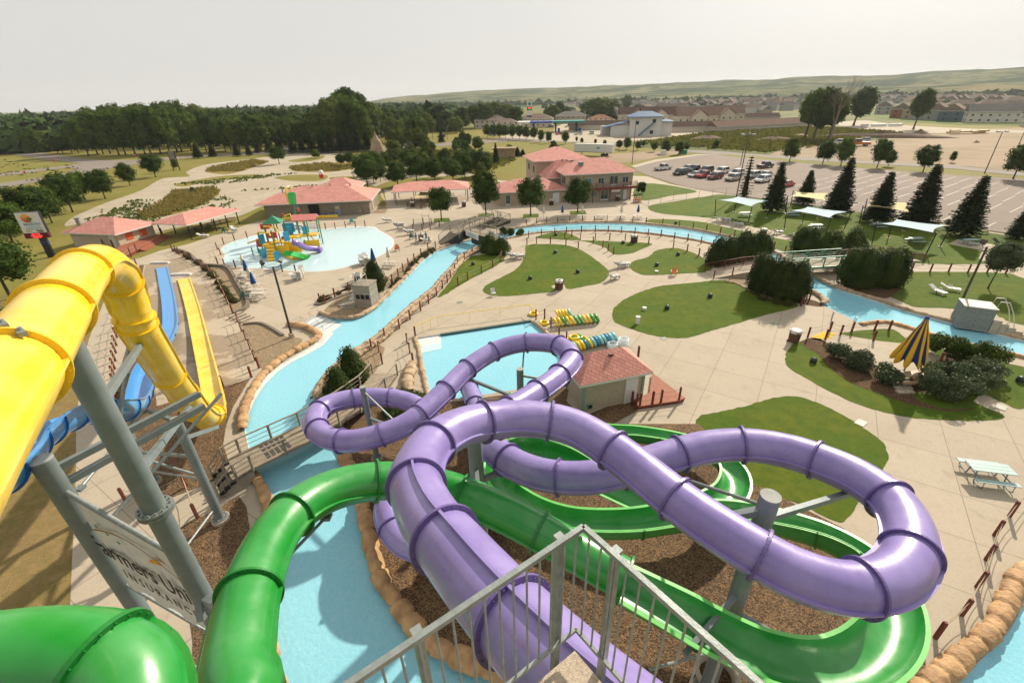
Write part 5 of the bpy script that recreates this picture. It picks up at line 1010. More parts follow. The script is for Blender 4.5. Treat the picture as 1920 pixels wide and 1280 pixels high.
BRD=M('grey_deck_boards',(.34,.28,.20),(.26,.21,.15),scale=2,rough=.85,brick=(30,.18,.012,(.06,.05,.04),.5,(0,0,R(-44))))
walkway('wooden_bridge',PB([(408,915,.05),(432,880,.95),(462,862,.98),(578,808,1.0),(655,762,.9),(700,727,.55),(722,700,.15)]),2.1,'grey timber bridge with wire railings crossing the near river at left',WOODG,BRD,'bridge',skirt=(M('concrete_wall',(.30,.27,.22)),(0,1,5)),steps=(0,))
nb=P(480,860,1.0); b=MB(); A_=P(470,868,1.01); 
for i in range(5):
    c=P(497+i*9.5,845-i*4.5,1.0)+Vector((0,0,.006)); d=(P(578,808,1)-P(462,862,1)).normalized(); n=Vector((-d.y,d.x,0))
    for s in(-.5,.35): b.add([c+n*(s+.38)+d*.09,c+n*(s-.32)+d*.09,c+n*(s-.32)-d*.12,c+n*(s+.38)-d*.12],[(3,2,1,0)])
for i in range(4): pass
tag(b.build('tread_mats',M('dark_rubber',(.055,.05,.05),rough=.9)),'dark rubber strips on the bridge boards at its left end','mat')
b=MB()
for r in range(3):
    for k in range(3):
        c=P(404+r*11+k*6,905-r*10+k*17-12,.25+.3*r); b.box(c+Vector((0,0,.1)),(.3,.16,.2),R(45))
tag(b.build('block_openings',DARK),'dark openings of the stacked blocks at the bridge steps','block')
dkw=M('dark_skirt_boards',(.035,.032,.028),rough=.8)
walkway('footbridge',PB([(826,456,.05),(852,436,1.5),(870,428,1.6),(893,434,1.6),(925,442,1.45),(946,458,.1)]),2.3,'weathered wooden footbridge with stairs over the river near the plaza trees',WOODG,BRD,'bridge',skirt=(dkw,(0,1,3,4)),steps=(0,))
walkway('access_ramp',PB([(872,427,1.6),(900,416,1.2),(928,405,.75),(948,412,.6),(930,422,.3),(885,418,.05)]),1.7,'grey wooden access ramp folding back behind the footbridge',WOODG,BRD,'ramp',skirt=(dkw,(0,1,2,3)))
for x0,y0,x1,y1,l,t in((875,436,898,446,'white rules board hung on the footbridge railing','rules'),(917,436,928,439,'white board with dark figures on the footbridge railing','fig')):
    a=P(x0,y0,1.6)+Vector((0,-1.3,0)); e=P(x1,y1,1.6)+Vector((0,-1.3,0)); d=(e-a); Lb=d.length; d.z=0; d.normalize(); nrm=Vector((d.y,-d.x,0)); T=Matrix((d,Vector((0,0,1)),nrm)).transposed().to_4x4()
    o=empty('notice_board',(a+e)/2); tag(o,l,'sign'); b=MB(); b.box((0,0,.35),(Lb,.05,.8),math.atan2(d.y,d.x)); b.build('board',WHTP,o); b=MB()
    if t=='rules':
        for k in range(6): b.T=Matrix.Translation(Vector((0,0,.62-k*.11))+nrm*.035)@T; b.box((0,0,0),(Lb*(.8-.1*(k%3)),.03,.008))
    else:
        for k in range(3): b.T=Matrix.Translation(Vector((0,0,.35))+nrm*.035+d*(k-1)*.3)@T; b.box((0,0,0),(.16,.4,.008))
    b.build('printed_lines',M('print_grey',(.15,.15,.17)),o)
RAMP=conc
walkway('bridge_ramp',PB([(1330,515,.05),(1400,503,.75),(1468,497,1.3)]),2.6,'concrete ramp with red railings rising to the green truss bridge between cedars',REDW,RAMP,'ramp',skirt=(conc,(0,1)))
walkway('bridge_ramp',PB([(1588,489,1.3),(1650,483,.7),(1712,484,.05)]),2.6,'concrete ramp with red railings on the far side of the green truss bridge',REDW,RAMP,'ramp',skirt=(conc,(0,1)))
tb=empty('truss_bridge',P(1468,497,0)); tag(tb,'green steel truss footbridge over the river between dark cedars','bridge'); a=P(1468,497,1.3); e=P(1588,489,1.3); d=(e-a); LL=d.length; d.normalize(); n=Vector((-d.y,d.x,0)); L0=P(1468,497,0)
b=MB(); q=[a-n*1.3,e-n*1.3,e+n*1.3,a+n*1.3]; b.add([x-L0 for x in q]+[x-L0-Vector((0,0,.2)) for x in q],[(0,1,2,3),(0,4,5,1),(1,5,6,2),(2,6,7,3),(3,7,4,0),(7,6,5,4)]); b.build('deck_boards',BRD,tb)
for s in(-1,1):
    o_=a+n*1.35*s-L0; K=4; b=MB(); b.bar(o_+Vector((0,0,1.15)),o_+d*LL+Vector((0,0,1.15)),.1,.12); b.bar(o_+Vector((0,0,-.1)),o_+d*LL+Vector((0,0,-.1)),.12,.22); b.build('chord',GRNP,tb)
    for k in range(K+1): b=MB(); b.bar(o_+d*LL*k/K+Vector((0,0,-.1)),o_+d*LL*k/K+Vector((0,0,1.15)),.1); b.build('upright',GRNP,tb)
    b=MB()
    for k in range(K): b.bar(o_+d*LL*k/K+Vector((0,0,0)),o_+d*LL*(k+1)/K+Vector((0,0,1.1)),.05)
    for z in(.3,.55,.8): b.bar(o_+Vector((0,0,z)),o_+d*LL+Vector((0,0,z)),.025)
    b.build('diagonal',GRNP,tb)
for t in(0,1): b=MB(); c=a.lerp(e,t)-L0; b.box(Vector((c.x,c.y,.1))+d*(.5 if t else -.5),(1.2,3.0,2.2),math.atan2(d.y,d.x)); b.build('abutment',conc,tb)
# timber control booths
BT=M('timber_cladding',(.40,.36,.29),(.31,.28,.22),scale=3,rough=.85,brick=(3,.24,.02,(.12,.10,.08),.5,(R(90),0,0)))
BT2=M('timber_cladding_grey',(.20,.23,.22),(.28,.29,.26),scale=3,rough=.85,brick=(3,.22,.02,(.07,.08,.08),.5,(R(90),0,0)))
bo=empty('control_booth',P(683,576),R(-10)); tag(bo,'pale timber control booth with white guard chair on top, on the river bend gravel','booth')
b=MB(); b.box((0,.9,1.25),(1.95,1.9,2.5)); b.build('wall',BT,bo); b=MB(); b.box((0,.9,2.53),(2.1,2.05,.08)); b.build('roof',WOODG,bo)
b=MB()
for k in(-.55,0,.55): b.box((k+.05,-.06,1.25),(.42,.05,.5))
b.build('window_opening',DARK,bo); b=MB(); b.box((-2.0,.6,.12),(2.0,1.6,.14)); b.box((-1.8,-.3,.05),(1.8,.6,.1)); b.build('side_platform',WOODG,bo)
b=MB()
for x in(-1.2,-.85): b.tube([(x,.1,.2),(x,.2,2.5),(x,.3,3.3),(x,.8,3.4),(x,1.0,2.6)],.03,6)
for i in range(7): b.cyl((-1.2,.12+.015*i,.4+i*.33),(-.85,.12+.015*i,.4+i*.33),.02,n=5)
b.tube([(.1,.2,2.57),(.1,.2,3.4),(.1,1.4,3.4),(.1,1.4,2.57)],.03,6); b.build('ladder_rail',WHTP,bo)
o=wchair(.8); o.location=P(683,576)+Vector((-.3,1.0,2.58)); o.rotation_euler[2]=R(170); tag(o,'white guard chair standing on top of the left control booth','chair')
o=wchair(.45); o.location=P(663,580)+Vector((-.5,1.5,.2)); tag(o,'white chair on the low platform behind the left control booth','chair')
b2_=empty('control_booth',P(1820,618),R(-28)); tag(b2_,'grey-green timber booth with steps and white grab rails beside the right river','booth')
b=MB(); b.box((0,.9,1.1),(2.3,1.9,2.2)); b.build('wall',BT2,b2_); b=MB(); b.box((0,.9,2.23),(2.4,2.0,.08)); b.build('roof',M('pale_boards',(.5,.45,.37)),b2_)
for k in range(5): b=MB(); b.box((1.5+.55*k,.75,(1.25-.25*k)/2),(.62,1.7,1.25-.25*k)); b.build('step',conc,b2_)
b=MB()
for y in(.3,1.4): b.tube([(1.1,y,2.2),(1.2,y,2.9),(1.8,y,2.9),(2.4,y,1.9),(2.9,y,.6)],.035,6)
b.build('grab_rail',WHTP,b2_)
for x,y,rz,l in((1571,588,0,'left'),(1612,600,0,'right')):
    b=MB()
    for s in(0,.02): b.tube([(s,-.7,0),(s,-.6,.9),(s,.0,.95),(s,.9,.35),(s,1.2,-.3)],.02,6)
    tag(b.build('pool_handrail',STEELL,loc=P(x-12,y+10)),'thin steel hand rail at the river entry, %s of the pair'%l,'handrail').rotation_euler[2]=R(-35)
for x,y,l in((566,608,'left'),(582,600,'middle'),(598,594,'right')):
    b=MB(); b.tube([(0,0,0),(0,0,.85),(.7,-.7,.75),(1.8,-1.8,.3),(2.,-2.,-.3)],.02,6); tag(b.build('pool_handrail',STEELL,loc=P(x,y)),'thin steel hand rail over the river steps, %s of three'%l,'handrail')
stp=MB()
for k in range(5):
    a=P(557+k*9,611+k*3.2)+Vector((0,0,-.13)); e=P(600+k*9,587+k*3.2)+Vector((0,0,-.13)); stp.bar(a,e,.035,.02)
tag(stp.build('river_steps',M('step_blue',(.10,.35,.5)),),'blue step edges at the white beach entry of the river','pool steps')
# landing pool steps, yellow line, far wall edge
for k,(q,mt) in enumerate([([(783,634),(826,627),(827,640),(785,648)],TILE),([(785,648),(827,640),(828,652),(788,660)],shallow)]): sheet('pool_steps',q,-.115,mt,False)
st=MB(); st.bar(P(826,627)+Vector((0,0,-.02)),P(995,601)+Vector((0,0,-.02)),.3,.14); tag(st.build('pool_gutter',M('dark_teal_gutter',(.03,.08,.07))),'dark green gutter along the far wall of the landing pool','gutter')
st=MB(); q=[P(778,628),P(822,609),P(993,586),(P(1003,598))]
for a,e in zip(q,q[1:]): st.bar(a+Vector((0,0,.95)),e+Vector((0,0,.95)),.05,.05)
for a,e in zip(q,q[1:]):
    for k in range(3): c=a.lerp(e,k/3); st.cyl(c,c+Vector((0,0,.95)),.02,n=5)
tag(st.build('yellow_rail',YEL),'yellow guard rail behind the landing pool','rail')
# playground in the splash pool
pg=empty('water_playground',P(545,478)); tag(pg,'colourful water play structure with slides, tipping bucket and roofs in the splash pool','playground'); O=P(545,478)
G=lambda x,y,z:P(x,y)+Vector((0,0,z))-O
c_=lambda n,v,**k:M('play_'+n,v,rough=.35,coat=.3,**k)
pg_g=c_('green',(.01,.23,.10)); pg_y=c_('yellow',(.80,.50,.01)); pg_r=c_('red',(.55,.03,.015)); pg_b=c_('blue',(.02,.32,.58)); pg_p=c_('purple',(.22,.12,.42)); pg_l=c_('bright_green',(.02,.45,.06)); pg_k=c_('pink',(.70,.22,.19))
def Bx(n,m,c,d,rz=R(10)): b=MB(); b.box(c,d,rz); return b.build(n,m,pg)
for x,y,h in((497,482,4.3),(509,472,5.0),(521,482,4.6),(532,474,5.2),(545,468,5.4),(524,463,5.6),(505,463,3.6),(552,463,3.),(563,447,5.),(581,443,4.6),(581,462,4.6),(606,457,4.3),(600,447,4.3),(575,470,2.),(540,478,1.6)):
    b=MB(); b.cyl(G(x,y,0),G(x,y,h*.86),.09,n=8); b.build('post',pg_g,pg)
def proof(c,w,d,h,m,rz=R(10)):
    b=MB(); b.T=Matrix.Translation(c)@Matrix.Rotation(rz,4,'Z'); v=[(-w,-d,0),(w,-d,0),(w,d,0),(-w,d,0),(0,0,h)]; b.add(v,[(0,1,4),(1,2,4),(2,3,4),(3,0,4),(3,2,1,0)]); b.build('roof',m,pg)
proof(G(527,472,4.5),1.35,1.2,1.0,pg_g)
b=MB(); b.T=Matrix.Translation(G(584,453,3.9))@Matrix.Rotation(R(8),4,'Z'); b.prof([(-1.3,-.1),(0,.55),(1.3,-.1),(1.3,-.2),(0,.43),(-1.3,-.2)],-2.,1.7); b.build('roof',pg_k,pg)
for x,y,z,w,d in((530,473,1.7,2.4,2.0),(553,466,1.9,2.4,2.0),(582,457,1.5,3.0,2.0),(512,476,1.5,1.9,1.8)): Bx('platform',pg_y,G(x,y,z),(w,d,.18))
for x,y,z,w,h in((530,479,.8,2.2,1.5),(552,474,.9,2.4,1.6),(586,464,.6,2.4,1.1),(521,474,2.4,.3,1.6)): Bx('side_panel',pg_y,G(x,y,z),(w,.1,h))
for x,y,z in((499,478,2.4),(545,475,2.6),(551,461,2.5),(498,486,.9),(523,492,.9),(578,458,2.2)): Bx('side_panel',pg_b,G(x,y,z),(.9,.12,1.4),R(60))
for x,y,z in((507,462,3.2),(508,474,1.3),(520,478,3.0)): Bx('climb_panel',pg_r,G(x,y,z),(1.3,.4,.8))
for x,y,z,r in((492,474,1.6,.55),(537,474,2.3,.22),(543,452,4.3,.2),(590,449,3.2,.2),(520,470,4.0,.22),(571,445,4.6,.25)): b=MB(); b.cyl(G(x,y,z-r),G(x,y,z+r),r,r*.7,n=12); b.build('barrel',pg_r,pg)
b=MB(); b.lathe([(0,5.2),(.58,5.2),(.82,6.9),(.88,6.95),(.76,6.95),(.5,5.4)],16,G(563,440,0)); b.build('tipping_bucket',pg_l,pg); b=MB(); b.cyl(G(563,440,0),G(563,440,5.2),.12,n=8); b.build('bucket_pole',pg_g,pg)
b=MB(); b.tube([G(563,441,5.0)+Vector((-.3,-.9,.6)),G(563,441,6.9)+Vector((-.3,-.9,.2)),G(563,441,8.0)+Vector((-.2,-.3,0)),G(563,441,8.1)+Vector((.1,.2,0)),G(563,441,7.2)+Vector((.1,.3,0))],.12,8); b.build('spout',pg_y,pg)
for a in([(494,482,3.4),(497,482,3.7),(517,484,3.7),(518,484,3.3)],[(509,478,4.3),(530,480,4.3),(534,480,3.4)],[(545,452,4.1),(556,452,4.4),(557,452,3.6)],[(470,478,1.8),(495,474,2.1)],[(575,450,4.2),(578,455,2.0),(592,462,1.0)]): b=MB(); b.tube([G(*q) for q in a],.11,8); b.build('pipe',pg_y,pg)
sl=PB([(534,473,1.9),(546,473,1.75),(560,476,.9),(571,479,.35),(580,480,.08)])
for k in range(3):
    b=MB(); o_=Vector((.05*k,-.55*k,0)); 
    for a,e in zip(sl,sl[1:]):
        d=(e-a).normalized(); n=Vector((-d.y,d.x,0)).normalized(); 
        for s in(-.25,.25): b.bar(a+o_-O+n*s,e+o_-O+n*s,.07,.3)
        b.bar(a+o_-O-Vector((0,0,.1)),e+o_-O-Vector((0,0,.1)),.5,.06)
    b.build('slide_lane',pg_l,pg)
b=MB(); b.poly([(x-O)[:2] for x in PB([(530,480,0),(548,488,0),(578,484,0),(556,476,0)])],.01,.35); b.build('slide_base',pg_y,pg)
pt=cr([x-O for x in PB([(549,455,2.8),(556,456,2.6),(566,461,1.9),(576,465,1.2),(590,466,.7),(597,467,.5)])],6); b=MB(); b.tube(pt,.42,14); b.build('tube_slide',pg_p,pg); b=MB(); b.box(pt[-1]+Vector((.2,-.1,-.1)),(.6,.9,.5)); b.build('slide_exit',pg_p,pg); Bx('slide_entry',pg_b,G(549,458,2.7),(1.7,.3,1.4))
for k in range(5): Bx('stair_step',pg_y,G(512,489-k*2.2,.15+.3*k),(1.3,.45,.3))
for x,y in((475,478),(489,480),(485,474),(492,482)): b=MB(); b.cyl(G(x,y,0),G(x,y,1.2),.08,n=8); b.build('low_post',pg_g,pg)
b=MB()
for z in(.5,.8,1.1): b.bar(G(475,478,z),G(489,480,z),.03)
b.build('net',pg_b,pg); b=MB()
for z in(1.9,2.2,2.5): b.bar(G(563,452,z),G(606,458,z),.05); b.bar(G(582,446,z),G(606,450,z),.05)
b.build('guard_rail',pg_b,pg)
# ================================================================ big folded umbrella
ub=empty('striped_umbrella',P(1690,706)); tag(ub,'tall folded yellow and navy striped umbrella standing over a bench on the island patio','umbrella')
b=MB(); b.cyl((0,0,0),(0,0,5.0),.06,n=10); b.build('pole',STEELL,ub)
NV=M('navy_canvas',(.01,.03,.11),rough=.85); YC_=M('gold_canvas',(.66,.38,.01),(.58,.32,.01),rough=.85)
b=MB(); N=64; pr=[(.12,5.05),(.22,4.6),(.40,4.0),(.58,3.3),(.74,2.6),(.88,2.0),(.93,1.6),(.90,1.5)]; vs=[]
for j,(r,z) in enumerate(pr):
    for i in range(N):
        a=2*math.pi*i/N; q=r*(1+(.05+.028*j)*math.cos(8*a+.6*math.sin(z)))*(1+.06*math.sin(3*a+z)); vs.append((q*math.cos(a),q*math.sin(a),z-(.25*math.cos(8*a)*(j/7)**2 if j>4 else 0)))
b.sm=True
for j in range(len(pr)-1):
    for i in range(N): b.mi=1 if math.cos(8*2*math.pi*(i+.5)/N)<-.15 else 0; b.add([vs[j*N+i],vs[j*N+(i+1)%N],vs[(j+1)*N+(i+1)%N],vs[(j+1)*N+i]],[(0,3,2,1)])
b.build('canopy',[YC_,NV],ub); b=MB(); b.lathe([(0,5.22),(.13,5.2),(.15,5.02)],12); b.build('finial',BLUF,ub)
bh=empty('bench_table',P(1700,716),R(5)); tag(bh,'tan bench table under the striped umbrella','table'); b=MB(); b.box((0,0,.74),(2.4,.75,.06)); b.build('tabletop',M('tan_boards',(.42,.29,.15)),bh)
for s in(-1,1): b=MB(); b.box((0,s*.7,.44),(2.3,.28,.05)); b.build('bench',M('tan_boards',(.42,.29,.15)),bh)
for s in(-.9,.9): b=MB(); b.bar((s,-.7,.0),(s,.3,.74),.06); b.bar((s,.7,0),(s,-.3,.74),.06); b.build('leg',BLK,bh)
for k in range(3): b=MB(); b.box((0,0,.08),(1.2,.4,.16)); tag(b.build('stone_step',conc,loc=P(1690+k*3,722+k*7)),'concrete step below the bench table, %s of three'%['topmost','middle','lowest'][k],'step')
# ================================================================ roadside sign
sg=empty('pylon_sign',P(93,482)); tag(sg,'white park sign with red message board on a dark pylon at left','sign')
S0=P(93,482); zt=zat(S0,398); zb=zat(S0,436); zr=zat(S0,446); rz=R(8)
sT=Matrix.Translation((-.1,0,0))@Matrix.Rotation(rz,4,'Z'); h=zt-zb; wd=3.15
b=MB(); b.T=sT; b.box((0,0,zb+h/2),(wd,.35,h)); b.build('sign_face',WHTP,sg); b=MB(); b.T=sT; b.box((0,.03,zt+.04),(wd+.1,.4,.08)); b.box((wd/2+.04,.03,zb+h/2),(.07,.4,h)); b.build('frame',BLK,sg)
b=MB(); b.T=sT; b.box((0,0,zr+(zb-zr)/2),(wd+.1,.45,zb-zr-.04)); b.build('message_board',M('led_dark_red',(.10,.004,.006)),sg)
b=MB(); b.T=sT; b.box((.45,.02,zr/2),(.95,.35,zr)); b.build('pylon',BLK,sg); b=MB(); b.T=sT; b.box((.45,0,zr*.70),(1.0,.4,.10)); b.box((.45,0,zr*.80),(1.0,.4,.10)); b.build('pylon_band',BLUF,sg)
def tx(s,x,z,sz,m,bo=.0,sx=1): return text('lettering',s,sz,m,sT@Matrix.Translation((x,-.185,z))@Matrix.Rotation(R(90),4,'X'),sg,bold=bo,sx=sx)
SBL=M('sign_blue',(.05,.28,.42)); SBK=M('sign_black',(.02,.02,.02)); SRD=M('sign_red',(.5,.02,.015)); LED=M('led_red',(1.0,.05,.05),emit=1.2)
tx('MANDAN',.1,zb+h*.43,h*.155,SBL,.012,1.1); tx('P A R K S  &',.1,zb+h*.31,h*.115,SBL); tx('RECREATION',.1,zb+h*.205,h*.12,SBL); tx('Raging',.75,zb+h*.10,h*.12,SBK,.015); tx('RIVERS',.82,zb+h*.03,h*.06,SRD,.006)
lz=(zb-zr)
for s,k in(('Buy Your',.80),('Express Pass',.50),('ONLINE!!',.20)): text('led_text',s,lz*.36,LED,sT@Matrix.Translation((0,-.235,zr+lz*k))@Matrix.Rotation(R(90),4,'X'),sg,bold=.008)
for k,cc in enumerate([(.80,.42,.05),(.78,.28,.03),(.68,.14,.02),(.55,.06,.02)]):
    b=MB(); b.T=sT; r=h*.21; c0=zb+h*.72; z1_,z2_=c0+r-(k+1)*r*2/4+.02,c0+r-k*r*2/4; vs=[]
    for t in range(9):
        z=z1_+(z2_-z1_)*t/8; hw=math.sqrt(max(0,r*r-(z-c0)**2)); vs+=[(-.35-hw,-.185,z),(-.35+hw,-.185,z)]
    b.add(vs,[(2*t,2*t+1,2*t+3,2*t+2) for t in range(8)]); b.build('sun_emblem',M('sun_band%d'%k,cc),sg)
b=MB(); b.T=sT
for k in range(9): a=random.uniform(0,6.3); b.box((.05+math.cos(a)*.28,-.2,zb+h*.68+math.sin(a)*.13),(.28,.02,.14),0)
b.box((.12,-.2,zb+h*.57),(.12,.02,.3)); b.build('tree_emblem',GR2,sg)
b=MB(); b.T=sT; b.add([(-.75+.42*math.cos(a/8*math.pi),-.185,zb+h*.07+.2*math.sin(a/8*math.pi)) for a in range(9)],[tuple(range(9))]); b.build('crest_emblem',M('olive_yellow',(.35,.38,.06)),sg)
# orange billboard far left, dark info panel, stop and street signs
o=empty('billboard',P(12,276)); tag(o,'orange and white striped sign board at the far left edge of the photo','sign'); b=MB()
for k,cc in enumerate([SRD,ORG,YEL,WHTP]): b=MB(); b.box((-1,0,4.9-k*.7),(7,.3,.7)); b.build('sign_band',cc,o)
b=MB(); b.box((.5,0,1.3),(.4,.4,2.6)); b.build('post',BRN,o)
o=empty('info_panel',P(332,320)); tag(o,'faded grey panel on two tall dark posts beyond the kart track','sign')
for x in(-1.1,1.1): b=MB(); b.box((x,0,3.2),(.25,.25,6.4)); b.build('post',BLK,o)
b=MB(); b.box((0,-.15,5.2),(1.9,.15,2.6)); b.build('panel',M('faded_panel',(.20,.19,.16)),o)
def stop(x,y,l,nm='STOP'):
    o=empty('stop_sign',P(x,y)); tag(o,l,'traffic sign'); b=MB(); b.cyl((0,0,0),(0,0,3.),.05,n=6); b.build('post',STEELL,o)
    b=MB(); b.T=Matrix.Translation((0,-.08,3.1))@Matrix.Rotation(R(90),4,'X'); b.cyl((0,0,-.02),(0,0,.02),.55,n=8); b.build('sign_plate',SRD,o); text('lettering',nm,.38,WHTP,Matrix.Translation((0,-.12,3.1))@Matrix.Rotation(R(90),4,'X'),o,bold=.01)
stop(108,317,'red stop sign on the grass triangle between the two roads'); stop(258,306,'red stop sign right of the road junction',)
o=empty('yield_sign',P(56,343)); tag(o,'small red and white sign on a pale post by the nearest road','traffic sign'); b=MB(); b.cyl((0,0,0),(0,0,3),.05,n=6); b.build('post',STEELL,o); b=MB(); b.T=Matrix.Translation((0,-.08,3.1))@Matrix.Rotation(R(90),4,'X'); b.cyl((0,0,-.02),(0,0,.02),.6,n=3); b.build('sign_plate',SRD,o)
for x,y,l in((273,300,'green street name sign on a pole by the junction'),(213,292,'small green street name sign in front of the dark wood')):
    o=empty('street_sign',P(x,y)); tag(o,l,'street sign'); b=MB(); b.cyl((0,0,0),(0,0,4.2),.05,n=6); b.build('post',STEELL,o); b=MB(); b.box((0,0,4.1),(2.4,.06,.5)); b.build('sign_plate',GRNP,o)
# cinder and white shower frame by the footbridge
b=MB(); b.cyl((-.6,0,0),(-.6,0,2.3),.05,n=6); b.cyl((.6,0,0),(.6,0,2.3),.05,n=6); b.bar((-.6,0,2.1),(.6,0,2.1),.05); tag(b.build('shower_frame',STEELL,loc=P(800,427)),'pale metal shower frame between the red posts by the footbridge','shower')
# orange traffic barrels by the house
for i,(x,y) in enumerate([(1189,380),(1194,380),(1199,380)]):
    b=MB(); b.lathe([(.32,0),(.3,.25)],12); b.mi=1; b.lathe([(.3,.25),(.28,.45)],12); b.mi=0; b.lathe([(.28,.45),(.26,.7)],12); b.mi=1; b.lathe([(.26,.7),(.24,.85)],12); b.mi=0; b.lathe([(.24,.85),(.2,1.1),(0,1.12)],12); tag(b.build('traffic_barrel',[M('orange_plastic',(.62,.16,.04)),WHTP],loc=P(x,y)),'orange traffic barrel at the house corner, %s of three'%['left','middle','right'][i],'barrel','orange traffic barrels')
# chain link fence, thin posts
def linkfence(px,l,h=1.8,n=3.):
    P_=[P(x,y) for x,y in px]; o=empty('chain_fence',P_[0]); tag(o,l,'chain link fence'); b=MB()
    for a,e in zip(P_,P_[1:]):
        a=a-P_[0]; e=e-P_[0]
        for z in(.1,h): b.bar(a+Vector((0,0,z)),e+Vector((0,0,z)),.04)
        for z in(.5,.9,1.35): b.bar(a+Vector((0,0,z)),e+Vector((0,0,z)),.012)
        k=max(1,round((e-a).length/n))
        for i in range(k): q=a.lerp(e,i/k); p_=MB(); p_.cyl(q,q+Vector((0,0,h)),.035,n=6); p_.build('post',STEELL,o)
    b.build('wire_mesh',STEELL,o)
linkfence([(1192,376),(1215,387),(1238,381),(1262,376),(1310,371),(1360,368)],'thin chain link fence from the house corner along the lawn'); linkfence([(1360,368),(1440,378),(1592,397),(1740,419),(1920,448)],'thin chain link fence between the shade lawn and the parking lot',1.8,5)
linkfence([(480,292),(560,293),(620,288),(700,284)],'chain link fence behind the kart track in front of the dark spruces',2.,6); linkfence([(240,440),(330,430),(352,427)],'chain link fence behind the small cream hut',1.5,4)
linkfence([(742,382),(738,372)],'grey gate panel at the left end of the far pavilion',2.4,2); linkfence([(874,377),(890,366)],'grey gate panel at the right end of the far pavilion',2.4,2)
# ================================================================ trees and shrubs
def leaves(b,rng,lobes,n,size,up=.35,inner=.72,squash=1.):
    """n leaf quads through the outer part of the given ellipsoids"""
    tot=sum(l[1]*l[1] for l in lobes); V=[];F=[]
    for (c,r,h) in lobes:
        k=int(n*r*r/tot); d=rng.normal(size=(k,3)); d/=np.linalg.norm(d,axis=1)[:,None]
        rad=inner+(1.06-inner)*rng.random(k)**.6
        wob=1+.16*np.sin(d[:,0]*5+c[0]*3)*np.cos(d[:,1]*4.3+c[1]*2)+.10*np.sin(d[:,2]*7+c[2])
        p=np.array(c)+d*(rad*wob)[:,None]*np.array([r,r,h])
        nrm=d+rng.normal(size=(k,3))*.75; nrm[:,2]+=up; nrm/=np.linalg.norm(nrm,axis=1)[:,None]
        t=np.cross(nrm,rng.normal(size=(k,3))); t/=np.linalg.norm(t,axis=1)[:,None]; u=np.cross(nrm,t)
        s=(size*(.6+.8*rng.random(k)))[:,None]; q=np.stack([p-t*s*.5,p-u*s*.35*squash,p+t*s*.5,p+u*s*.35*squash],1).reshape(-1,3)
        o=len(V); V+=[tuple(x) for x in q]; F+=[(o+4*i,o+4*i+1,o+4*i+2,o+4*i+3) for i in range(k)]
    b.add(V,F)
def core(b,lobes,f=.7):
    for c,r,h in lobes:
        N,K=10,6; vs=[]
        for j in range(K+1):
            for i in range(N): th=math.pi*j/K; a=2*math.pi*i/N; q=f*(1+.12*math.sin(3*a+j)); vs.append((c[0]+r*q*math.sin(th)*math.cos(a),c[1]+r*q*math.sin(th)*math.sin(a),c[2]+h*q*math.cos(th)))
        b.add(vs,[(j*N+i,(j+1)*N+i,(j+1)*N+(i+1)%N,j*N+(i+1)%N) for j in range(K) for i in range(N)])
def trunkbm(h,r,limbs,rng,lean=(0,0)):
    b=MB(); b.tube([(lean[0]*t*t,lean[1]*t*t,h*t) for t in(0,.08,.3,.6,1)],[r*1.5,r*1.05,r*.9,r*.7,r*.35],8)
    for k in range(limbs):
        z=h*(.35+.5*k/limbs); a=k*2.4+rng.random(); l=h*(.34-.12*k/limbs); lx,ly=lean[0]*(z/h)**2,lean[1]*(z/h)**2
        b.tube([(lx,ly,z),(lx+math.cos(a)*l*.5,ly+math.sin(a)*l*.5,z+l*.42),(lx+math.cos(a)*l*.9,ly+math.sin(a)*l*.9,z+l*.95)],[r*.42,r*.28,r*.1],6)
    return b
def tree(name,seed,h=10,cr_=3.4,bot=2.2,n=2600,size=.42,mat=LF,nl=12,cat='tree',trunk=.16,shape=1.,lean=(0,0),corf=.66,top=1.):
    rng=np.random.default_rng(seed); o=empty(name); tag(o,cat=cat)
    trunkbm(h*.8,trunk,7,rng,lean).build('trunk',TRUNK,o)
    lobes=[]; ch=(h-bot)/2; cz=bot+ch
    for k in range(nl):
        t=(k+.5)/nl; z=bot+(h-bot)*(.14+.78*t); w=cr_*math.sqrt(max(.08,1-((z-cz)/ch)**2))*(1-.28*shape*(t-.4)); a=k*2.4+rng.random()*1.2; rr=w*(.30+.38*rng.random()); e=w*(.46+.2*rng.random())
        q=(z/h)**2; lobes.append(((math.cos(a)*rr+lean[0]*q,math.sin(a)*rr+lean[1]*q,z),e,e*(.72+.25*rng.random())*top))
    b=MB(); core(b,lobes,corf); leaves(b,rng,lobes,n,size); b.build('crown',mat,o); return o
